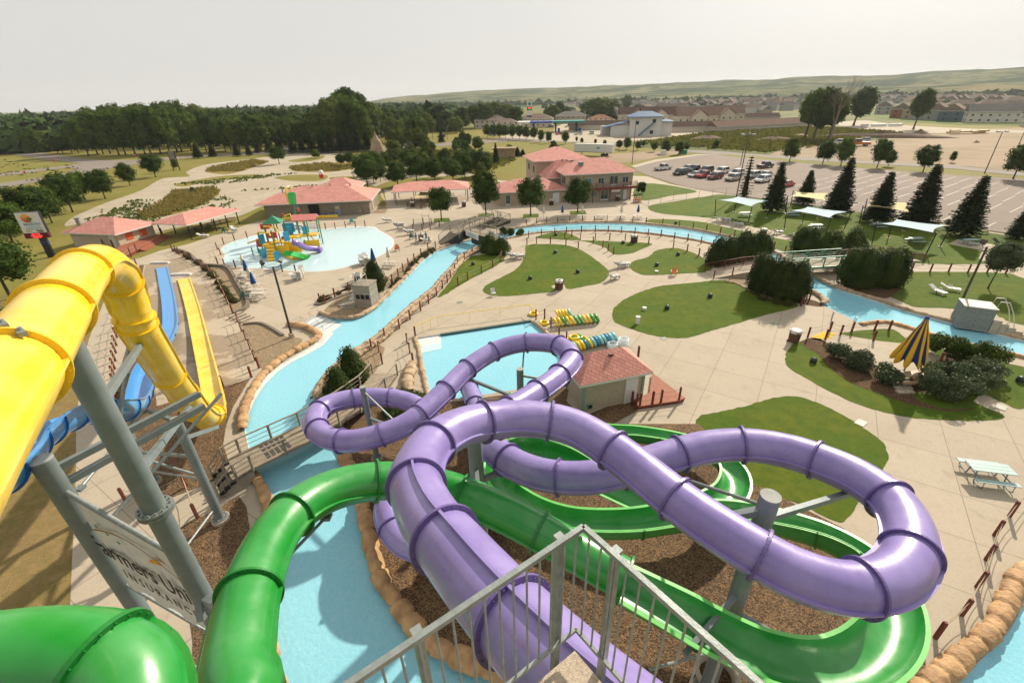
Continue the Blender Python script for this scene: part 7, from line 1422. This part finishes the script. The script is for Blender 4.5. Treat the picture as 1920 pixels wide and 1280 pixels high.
# semi trailer
A_=P(1083,286); B_=P(1142,293); tl=empty('semi_trailer',P(1113,292),math.atan2(B_.y-A_.y,B_.x-A_.x)); tag(tl,'long white box trailer parked behind the pink roof','trailer'); LT=15.5
tl.rotation_euler[2]=R(-32)
b=MB(); b.box((0,0,2.75),(LT,2.6,2.9)); b.build('box_body',WHT,tl); b=MB(); b.box((0,-1.32,1.32),(LT,.05,.14)); b.build('side_rail',BLK,tl); b=MB(); b.box((2.2,-1.33,2.9),(1.1,.03,.6)); b.build('logo_mark',SBL,tl)
for x in(3.8,5.1): 
    for s in(-1,1): b=MB(); b.cyl((x,s*.9,.5),(x,s*1.25,.5),.5,n=12); b.build('wheel',BLK,tl)
for s in(-.6,.6): b=MB(); b.box((-5,s,.65),(.15,.15,1.3)); b.build('landing_leg',STEEL,tl)
# fuel station
gs=empty('fuel_canopy',P(1060,247)); tag(gs,'wide blue and green fuel station canopy on dark columns','canopy'); gs.rotation_euler[2]=R(-4)
b=MB(); b.box((1,0,5.3),(13,12,.9)); b.build('canopy_green',M('canopy_green',(.01,.22,.18)),gs); b=MB(); b.box((-10,0,5.3),(9,12,.9)); b.build('canopy_blue',M('canopy_blue',(.02,.06,.28)),gs); b=MB(); b.box((-17,0,5.32),(5,12,.9)); b.build('canopy_white',WHTP,gs)
gs.scale=(1.6,1.2,1.15)
for x in(-13,-4,4.5):
    for y in(-2.5,2.5): b=MB(); b.box((x,y,2.4),(.6,.6,4.8)); b.build('column',M('dark_plastic',(.03,.03,.03)),gs); b=MB(); b.box((x+1.3,y,.9),(.8,1.1,1.8)); b.build('fuel_pump',BLUF,gs)
ps=empty('price_sign',P(993,243)); tag(ps,'tall fuel price sign with a green diamond, red and green numbers','sign'); b=MB()
for s in(-1.2,1.2): b.box((s,0,5),(.3,.4,10))
b.build('post',WHTP,ps)
for z,h_,m_,n_ in((16.5,3.2,WHTP,'logo_panel'),(13.4,2.2,BLK,'price_panel'),(10.6,2.8,WHTP,'text_panel'),(8.6,1.,NV,'band_panel')): b=MB(); b.box((0,0,z),(3.6,.5,h_)); b.build(n_,m_,ps)
b=MB(); b.T=Matrix.Translation((0,-.3,16.5))@Matrix.Rotation(R(45),4,'Y'); b.box((0,0,0),(2.0,.08,2.0)); b.build('diamond_emblem',M('canopy_green',(.01,.2,.1)),ps)
b=MB(); b.box((.1,-.3,13.9),(2.4,.06,.7)); b.build('price_digits',M('led_red',(1,.05,.05)),ps); b=MB(); b.box((.1,-.3,12.9),(2.4,.06,.7)); b.build('price_digits',M('led_green',(.05,.6,.1)),ps)
st_=empty('station_building',P(1185,255)); tag(st_,'white car wash building with blue metal roofs and a blue outside stair','building'); st_.rotation_euler[2]=R(-10); WB=M('white_siding',(.66,.65,.60)); BR=M('blue_metal_roof',(.02,.11,.24),rough=.5)
b=MB(); b.poly([(-12,0),(-2,0),(-2,12),(-12,12)],0,5.5); b.poly([(-2,-3),(15,-3),(15,12),(-2,12)],0,9.8); b.poly([(15,-1),(21,-1),(21,10),(15,10)],0,7.2); b.build('wall',WB,st_)
b=MB(); roof4(b,[(-3.5,-4.5,9.8),(16.5,-4.5,9.8),(16.5,13.5,9.8),(-3.5,13.5,9.8)],[(3,4,12.3),(10,4,12.3)]); roof4(b,[(-16,-1,4.6),(-2,-1,7.6),(-2,13,7.6),(-16,13,4.6)],[(-12,6,5.6),(-3,6,7.9)]); roof4(b,[(14,-2,7.2),(22,-2,7.2),(22,11,7.2),(14,11,7.2)],[(17,4,8.2),(19,4,8.2)]); b.build('roof',[BR,BR],st_)
b=MB(); b.bar((3,-4,.3),(11,-4,7.0),1.2,.5); b.build('outside_stair',BR,st_)
for x,z in((2,6.8),(11,7.6),(10,2)): b=MB(); b.box((x,-3.05,z),(1.8,.1,1.8)); b.build('window',GLASS,st_)
b=MB(); b.box((0,0,2.4),(17,3,4.8)); tag(b.build('storage_container',WHTP,loc=P(1153,252)),'white storage container in front of the blue roofed building','container')
# ================================================================ houses
WC=[M('house_cream',(.56,.50,.40)),M('house_grey',(.33,.33,.31)),M('house_tan',(.38,.31,.23)),M('house_white',(.60,.58,.53)),M('house_slate',(.08,.13,.16)),M('house_rust',(.30,.11,.05))]
RC=[M('roof_brown',(.125,.085,.07),(.10,.068,.056),scale=.5,rough=1,spec=.05),M('roof_grey',(.21,.195,.175),(.17,.16,.145),scale=.5,rough=1,spec=.05),M('roof_tan',(.30,.17,.10),(.25,.14,.085),scale=.5,rough=1,spec=.05),M('roof_taupe',(.23,.18,.145),(.19,.15,.12),scale=.5,rough=1,spec=.05),M('roof_redbrown',(.20,.135,.105),(.17,.115,.09),scale=.5,rough=1,spec=.05)]
def house(w,d,h,rh,wm,rm,style='gable',win=True,wing=False):
    o=empty('house'); tag(o,cat='house'); b=MB(); b.poly([(-w/2,-d/2),(w/2,-d/2),(w/2,d/2),(-w/2,d/2)],0,h)
    if style!='hip':
        b.add([(-w/2,-d/2,h),(-w/2,d/2,h),(-w/2,0,h+rh),(w/2,-d/2,h),(w/2,d/2,h),(w/2,0,h+rh)],[(0,2,1),(3,4,5)])
    if wing: b.poly([(-w*.16,-d/2-3.),(w*.22,-d/2-3.),(w*.22,-d/2),(-w*.16,-d/2)],0,h); b.add([(-w*.16,-d/2-3.,h),(w*.22,-d/2-3.,h),(w*.03,-d/2-3.,h+rh*.72)],[(0,1,2)])
    b.build('wall',WC[wm],o); b=MB(); e=.6
    c=[(-w/2-e,-d/2-e,h-.05),(w/2+e,-d/2-e,h-.05),(w/2+e,d/2+e,h-.05),(-w/2-e,d/2+e,h-.05)]
    i=(d/2+e) if style=='hip' else 0; roof4(b,c,[(-w/2-e+i,0,h+rh+.2),(w/2+e-i,0,h+rh+.2)],.25)
    if wing: q=[(-w*.16-e,-d/2-3.6,h),(w*.22+e,-d/2-3.6,h),(w*.03,-d/2-3.6,h+rh*.78),(w*.03,0,h+rh*.78),(-w*.16-e,0,h),(w*.22+e,0,h)]; b.add(q,[(0,2,3,4),(2,1,5,3)])
    b.build('roof',[RC[rm],WHTP],o)
    if win:
        nx=max(2,int(w/4))
        for z in ([1.0] if h<4 else [1.0,3.9]):
            for k in range(nx): x=-w/2+w*(k+.5)/nx; b=MB(); yy=-d/2-(3.05 if wing and -w*.16<x<w*.22 else .05); b.box((x,yy,z+.65),(1.5,.12,1.4)); f=b.build('window_frame',WHTP,o); b=MB(); b.box((x,yy-.05,z+.65),(1.2,.08,1.1)); b.build('pane',GLASS,f)
            for y in(-d/4,d/4):
                for s in(-1,1): b=MB(); b.box((s*(w/2+.05),y,z+.65),(.1,1.2,1.2)); b.build('pane',GLASS,o)
    return o
HK={}
WN=['cream','grey','tan','white','slate blue','rust red']; RN=['brown','grey','orange tan','taupe','red brown']
def H_(x,y,w,d,h,rh,wm,rm,rz,l=None,style='gable',wing=False,win=True,g=None):
    k=(w,d,h,rh,wm,rm,style,wing,win)
    if k not in HK: HK[k]=Kind(house(w,d,h,rh,wm,rm,style,win,wing))
    HK[k].put(P(x,y),R(rz),1,l,g,'house')
# cream apartment rows with brown roofs
for x,y,rm,l in((1190,232,0,'cream apartment house with dark brown roof left of the blue building'),(1232,234,0,'cream apartment house with dark brown roof, second from the left'),(1300,238,4,'cream apartment house with red brown roof, third'),(1352,233,4,'cream apartment house with red brown roof and balconies, rightmost')): H_(x,y,26,15,7,5,0,rm,-6,l,wing=True)
for x,y,w,rm,rz,l in((1150,243,60,0,-4,'long low cream garage row left of the blue roofed building'),(1262,248,62,0,-4,'long low cream garage row right of the blue roofed building'),(1425,243,75,4,20,'long low cream garage row with red brown roof running into the distance'),(1395,228,50,0,-4,'low garage row with brown roof behind the apartment rows')): H_(x,y,w,9,3,2.6,0,rm,rz,l,win=False)
for x,y,w,rm,l in((922,240,24,3,'low cream hip roofed house behind the small street trees'),(950,243,20,3,'taupe hip roofed annex by the street trees'),(1010,238,22,3,'tan two storey hip roofed block behind the price sign'),(1070,231,26,1,'tan two storey hip roofed block behind the fuel canopy'),(1082,222,18,2,'orange tan hip roofed block'),(1140,222,20,2,'orange tan hip roofed block near the dark tree'),(1125,234,20,2,'low orange tan hip roofed garage'),(1460,203,26,2,'tan hip roofed apartment block by the cottonwoods'),(1480,196,24,4,'red brown hip roofed apartment block by the cottonwoods'),(712,228,18,4,'brown roofed house half hidden in the wood'),(880,228,18,4,'brown roofed house beside the dark trees'),(990,232,18,3,'taupe hip roofed house at the back of the price sign')): H_(x,y,w,15,6 if w>20 else 4,3.2,2 if rm!=3 else 0,rm,-8,l,'hip')
# right: terraced houses by the green slope
for i,(x,y,w,wm,rm,rz,l) in enumerate([(1658,214,13,1,1,40,'grey terraced house at the left end of the green slope'),(1690,221,14,5,3,40,'rust fronted terraced house on the green slope'),(1712,223,13,2,3,40,'tan terraced house on the green slope'),(1732,224,13,1,1,40,'grey terraced house behind the lone tree'),(1754,225,13,1,3,40,'grey terraced house right of the lone tree'),(1782,227,17,4,3,42,'slate blue gabled house on the green slope'),(1818,226,11,4,3,42,'small slate blue garage house on the green slope'),(1888,230,42,3,1,-32,'large white house with grey roof at the right edge'),(2010,238,40,3,1,-36,'large white house beyond the right edge')]): H_(x,y,w,13,6.5 if w>12 else 4,4,wm,rm,rz,l)
for x,y,w,l in((1740,205,32,'taupe hip roofed building behind the lone tree'),(1800,206,34,'taupe hip roofed building behind the blue house'),(1855,206,34,'taupe hip roofed building with dark balconies'),(1900,198,34,'red brown hip roofed building at the right edge'),(1850,217,36,'taupe low hip roofed building behind the white house')): H_(x,y,w*.72,14,5.5,3.6,2,3,-30,l,'hip')
# distant rows, each house its own thing
rh_=random.Random(12); ROWS=[(1040,1330,221,223,'first'),(1180,1440,212,213,'second'),(1140,1450,204,204,'third'),(1060,1460,198,196,'fourth'),(1640,1900,195,196,'hillside'),(760,900,232,224,'wooded'),(740,860,220,216,'far wooded'),(1640,1860,187,186,'farthest'),(1060,1500,201,199,'fifth'),(1080,1500,197.5,195.5,'sixth'),(1100,1490,194.5,193,'seventh'),(1130,1480,192,190.5,'eighth'),(1660,1910,191,190,'upper right'),(1400,1500,208,206,'inner')]
for x0,x1,y0,y1,nm in ROWS:
    n=int((x1-x0)/(19 if nm in('first','second') else 15 if y0>200 else 12)); 
    for i in range(n):
        x=x0+(x1-x0)*(i+.5)/n+rh_.uniform(-3,3); y=y0+(y1-y0)*i/n+rh_.uniform(-1,1)
        q=rh_.randrange(6); wm=[1,3,2,0,1,3][q]; rm=[1,3,1,3,1,1][q]; H_(x,y,[13,16,14,18,12,15][q],[12,11,10,12,11,10][q],[4,6,4,6,6,4][q],[4,3.6,3.4,4.4,4,3][q],wm,rm,rh_.choice([-6,84,40,-6]),'%s distant house with %s roof in the %s housing row'%(WN[wm],RN[rm],nm),g='%s distant houses with %s roofs in the %s housing row'%(WN[wm],RN[rm],nm),win=nm in('first','wooded'))
# far white sheds
for x,y,w,l in((1380,187,60,'long pale shed on the plain below the hills, left'),(1430,185,70,'long pale shed on the plain below the hills, right'),(1775,176,40,'white farm building at the foot of the hill'),(1866,172,26,'white house on the right hillside'),(1875,191,30,'grey roofed farm house on the plain')): H_(x,y,w,18,5,3,3,3,-5,l,win=False)
# construction heap, dirt mounds, rock cone
def mound(px,py,r,h,mat,l,seed,sq=1.,cat='dirt mound',rz=0,name='dirt_mound'):
    N,K=28,9; b=MB(); vs=[]; b.sm=True
    for j in range(K+1):
        t=j/K
        for i in range(N): a=2*math.pi*i/N; q=r*(1-t**1.3)*(1+.18*noise.noise(Vector((math.cos(a)*1.5,math.sin(a)*1.5,seed+t)))); vs.append((q*math.cos(a)*sq,q*math.sin(a),h*(t*(1+.25*noise.noise(Vector((a,t*3,seed)))))-.05*(1-t)))
    b.add(vs,[(j*N+i,j*N+(i+1)%N,(j+1)*N+(i+1)%N,(j+1)*N+i) for j in range(K) for i in range(N)]); o=b.build(name,mat,loc=P(px,py)); o.rotation_euler[2]=rz; tag(o,l,cat)
DM1=M('dark_soil',(.10,.065,.045),(.16,.11,.075),scale=.5,rough=1,bump=1,bscale=2); DM2=M('pale_soil',(.34,.26,.18),(.26,.20,.13),scale=.5,rough=1,bump=1,bscale=2)
mound(1650,258,4.5,2.6,DM1,'long dark soil bank on the bare dirt field right of the dead tree',1,7.,rz=R(-25)); mound(1722,256,4,3.0,DM1,'dark rounded end heap of the long soil bank',2,1.6); mound(1325,262,5,2.2,DM1,'dark brown soil heap on the brushland',3,2.); mound(1450,264,5,2.,DM1,'brown soil heap left of the cottonwoods',4,2.2); mound(1500,257,4,1.6,DM2,'pale gravel heap beside the brushland',5,1.5)
ROCKC=M('cone_rock',(.36,.27,.17),(.27,.20,.12),scale=.6,rough=1,bump=1,bscale=2)
mound(709,294,3.7,9.4,ROCKC,'tall tan artificial rock cone in the old kart track',8,1.,'rock cone',name='rock_cone'); 
b=MB(); b.box((0,0,1.8),(8,4,3.6)); b.box((0,0,3.7),(9,5,.5)); tag(b.build('stone_shelter',ROCKC,loc=P(946,298)),'tan stone shelter behind the grove','shelter')
lm=empty('lumber_stack',P(1815,251)); tag(lm,'yellow lumber stacks on the dirt field at right','lumber'); rr=random.Random(2)
for k in range(14): b=MB(); b.box((rr.uniform(-9,9),rr.uniform(-2,2),.4+rr.random()*1.5),(rr.uniform(3,6),1.2,.7),rr.uniform(-.3,.3)); b.build('plank_bundle',M('lumber_yellow',(.48,.32,.13)),lm)
js=empty('site_trailer',P(1655,238)); tag(js,'pale boat trailers and clutter on the grey dirt','trailer')
for k in range(5): b=MB(); b.box((k*5-10,rr.uniform(-2,2),1),(4,2,1.2),rr.uniform(-.4,.4)); b.build('hull',WHTP,js)
mound(1830,268,1.2,1.,DM2,'small pale spoil heap on the right dirt field',9)
hd_=MB(); hd_.cyl((0,0,0),(0,0,.7),.15,n=8); hd_.cyl((0,0,.7),(0,0,.85),.2,n=8); tag(hd_.build('fire_hydrant',SRD,loc=P(1767,322)),'small red fire hydrant on the verge beyond the lot','hydrant')
ub_=MB(); ub_.box((0,0,.9),(1.6,1.2,1.8)); tag(ub_.build('utility_box',WHTP,loc=P(1243,291)),'white utility cabinet under the young verge tree','cabinet'); ub_=MB(); ub_.box((0,0,.8),(2.6,1.6,1.6)); tag(ub_.build('transformer_box',GRNP,loc=P(1280,289)),'dark green transformer box on the verge','cabinet')
# drain covers and deck details
for x,y,l in((1614,793,'beside the hut lawn'),(1877,764,'on the path notch of the umbrella island')): b=MB(); b.box((0,0,.04),(.75,.55,.03),.6); tag(b.build('drain_cover',M('drain_grey',(.36,.36,.30)),loc=P(x,y)),'pale drain cover '+l,'drain')
b=MB(); b.lathe([(.7,0),(.85,.5),(.8,.55),(.65,.5),(.6,.1)],20); tag(b.build('concrete_planter',conc,loc=P(1340,1272)),'round concrete footing tub under the green flume','tub')
# drying line of retaining wall along long planter
def wallrun(px,h,w,mat,l,name='retaining_wall'):
    v=cr([P(*q) for q in px],5); c=v[0]; b=MB()
    for a,e in zip(v,v[1:]): b.bar(a-c+Vector((0,0,h/2)),e-c+Vector((0,0,h/2)),w,h)
    o=b.build(name,mat,loc=c); tag(o,l,'retaining wall')
SW=M('split_block',(.20,.165,.125),(.15,.125,.10),scale=3,rough=.95,bump=.8)
wallrun([(327,469),(352,476),(380,497),(425,503),(447,535),(466,572),(440,590)],.35,.35,SW,'grey block retaining wall around the long planter'); wallrun([(456,609),(488,607),(512,618),(531,630)],.2,.25,SW,'low grey block edging of the triangular gravel bed'); wallrun([(590,571),(604,571),(628,561),(688,538)],.18,.25,SW,'low block edging of the small heather planter')
for k in range(4): b=MB(); b.box((0,0,.09+.0),(1.4,.35,.18+.12*(3-k)),R(60)); tag(b.build('stone_step',conc,loc=P(443+k*7,594+k*2)),'concrete step between the planter and the gravel bed, %s'%['highest','second highest','second lowest','lowest'][k],'step','concrete steps by the long planter')
# ================================================================ people
SKIN=M('skin',(.42,.24,.16),rough=.6); SHB=M('blue_shirt',(.015,.11,.32),rough=.9); SHK=M('khaki_shorts',(.40,.34,.25)); SHN=M('dark_shorts',(.03,.03,.04)); HAIR=M('brown_hair',(.04,.02,.01)); TNK=M('tan_top',(.30,.17,.10))
def person(x,y,rz,top,bot,l,ht=1.7,arm=0,bare=True):
    s=ht/1.75; J=dict(pel=(0,0,.95),che=(0,.02,1.28),nec=(0,0,1.48),hed=(0,.0,1.60),crn=(0,.01,1.72))
    vs=[];rd=[];E=[]
    def v(p,r): vs.append(tuple(c*s for c in p)); rd.append(r*s); return len(vs)-1
    pel=v((0,0,.95),.135); wa=v((0,0,1.12),.115); ch=v((0,-.01,1.32),.14); nk=v((0,-.01,1.47),.055); hd=v((0,.01,1.57),.085); cn=v((0,.0,1.68),.08); E+=[(pel,wa),(wa,ch),(ch,nk),(nk,hd),(hd,cn)]
    for sd in(-1,1):
        sh=v((sd*.17,-.01,1.40),.055); el=v((sd*(.25),-.02 if not arm else .12,1.14 if not arm else 1.2),.042); wr=v((sd*(.23 if not arm else .12),.08 if not arm else .22,.92 if not arm else 1.32),.03); hn=v((sd*(.22 if not arm else .06),.12 if not arm else .2,.84 if not arm else 1.40),.032); E+=[(ch,sh),(sh,el),(el,wr),(wr,hn)]
        hp=v((sd*.10,0,.88),.09); kn=v((sd*.12,.03,.50),.062); an=v((sd*.13,-.02,.10),.042); to=v((sd*.14,.13,.03),.035); E+=[(pel,hp),(hp,kn),(kn,an),(an,to)]
    me=bpy.data.meshes.new('body'); me.from_pydata(vs,E,[]); o=bpy.data.objects.new('body',me); COL.objects.link(o)
    sk=o.modifiers.new('s','SKIN'); sk.branch_smoothing=.6
    for i,q in enumerate(me.skin_vertices[0].data): q.radius=(rd[i],rd[i])
    me.skin_vertices[0].data[0].use_root=True; sb=o.modifiers.new('b','SUBSURF'); sb.levels=1
    dg=bpy.context.evaluated_depsgraph_get(); m2=bpy.data.meshes.new_from_object(o.evaluated_get(dg)); bpy.data.objects.remove(o)
    for mt in(SKIN,top,bot): m2.materials.append(mt)
    for f in m2.polygons:
        z=f.center.z/s; f.use_smooth=True; f.material_index=1 if (1.0<z<1.46 and (abs(f.center.x)<.24*s and z>1.2 or abs(f.center.x)<.17*s)) else 2 if .58<z<=1.0 and abs(f.center.x)<.2*s else 0
    r=empty('person',P(x,y)); r.rotation_euler[2]=R(rz); tag(r,l,'person'); q=bpy.data.objects.new('body',m2); COL.objects.link(q); q.parent=r
    b=MB(); b.lathe([(.0,1.76*s),(.06*s,1.745*s),(.098*s,1.68*s),(.095*s,1.58*s),(.06*s,1.53*s)],10,(0,-.015*s,0)); b.build('hair',HAIR,r)
    b=MB(); b.box((0,.095*s,1.60*s),(.022*s,.03*s,.035*s)); b.build('nose',SKIN,r)
person(781,457,160,SHB,SHK,'person in blue shirt and pale shorts standing left of the others',1.75); person(791,454,190,TNK,SHN,'person in tan top and dark shorts standing in the middle',1.55,arm=1); person(800,454,170,SHB,SHN,'person in blue shirt beside the seated one, right of the group',1.7,arm=1); person(805,457,200,SHB,SHN,'shorter person in blue shirt at the right of the group',1.25)
# ================================================================ air
hz_=MB(); hz_.box((0,3900,120),(14200,8800,244)); 
hm=bpy.data.materials.new('haze_air'); hm.use_nodes=True; t=hm.node_tree; t.nodes.remove(t.nodes['Principled BSDF']); pv=nn(t,'ShaderNodeVolumePrincipled'); pv.inputs['Color'].default_value=(.86,.90,.93,1); pv.inputs['Density'].default_value=.00009; pv.inputs['Anisotropy'].default_value=.2
t.links.new(pv.outputs[0],t.nodes['Material Output'].inputs['Volume']); tag(hz_.build('haze',hm),'thin pale haze over the valley',kind='stuff')
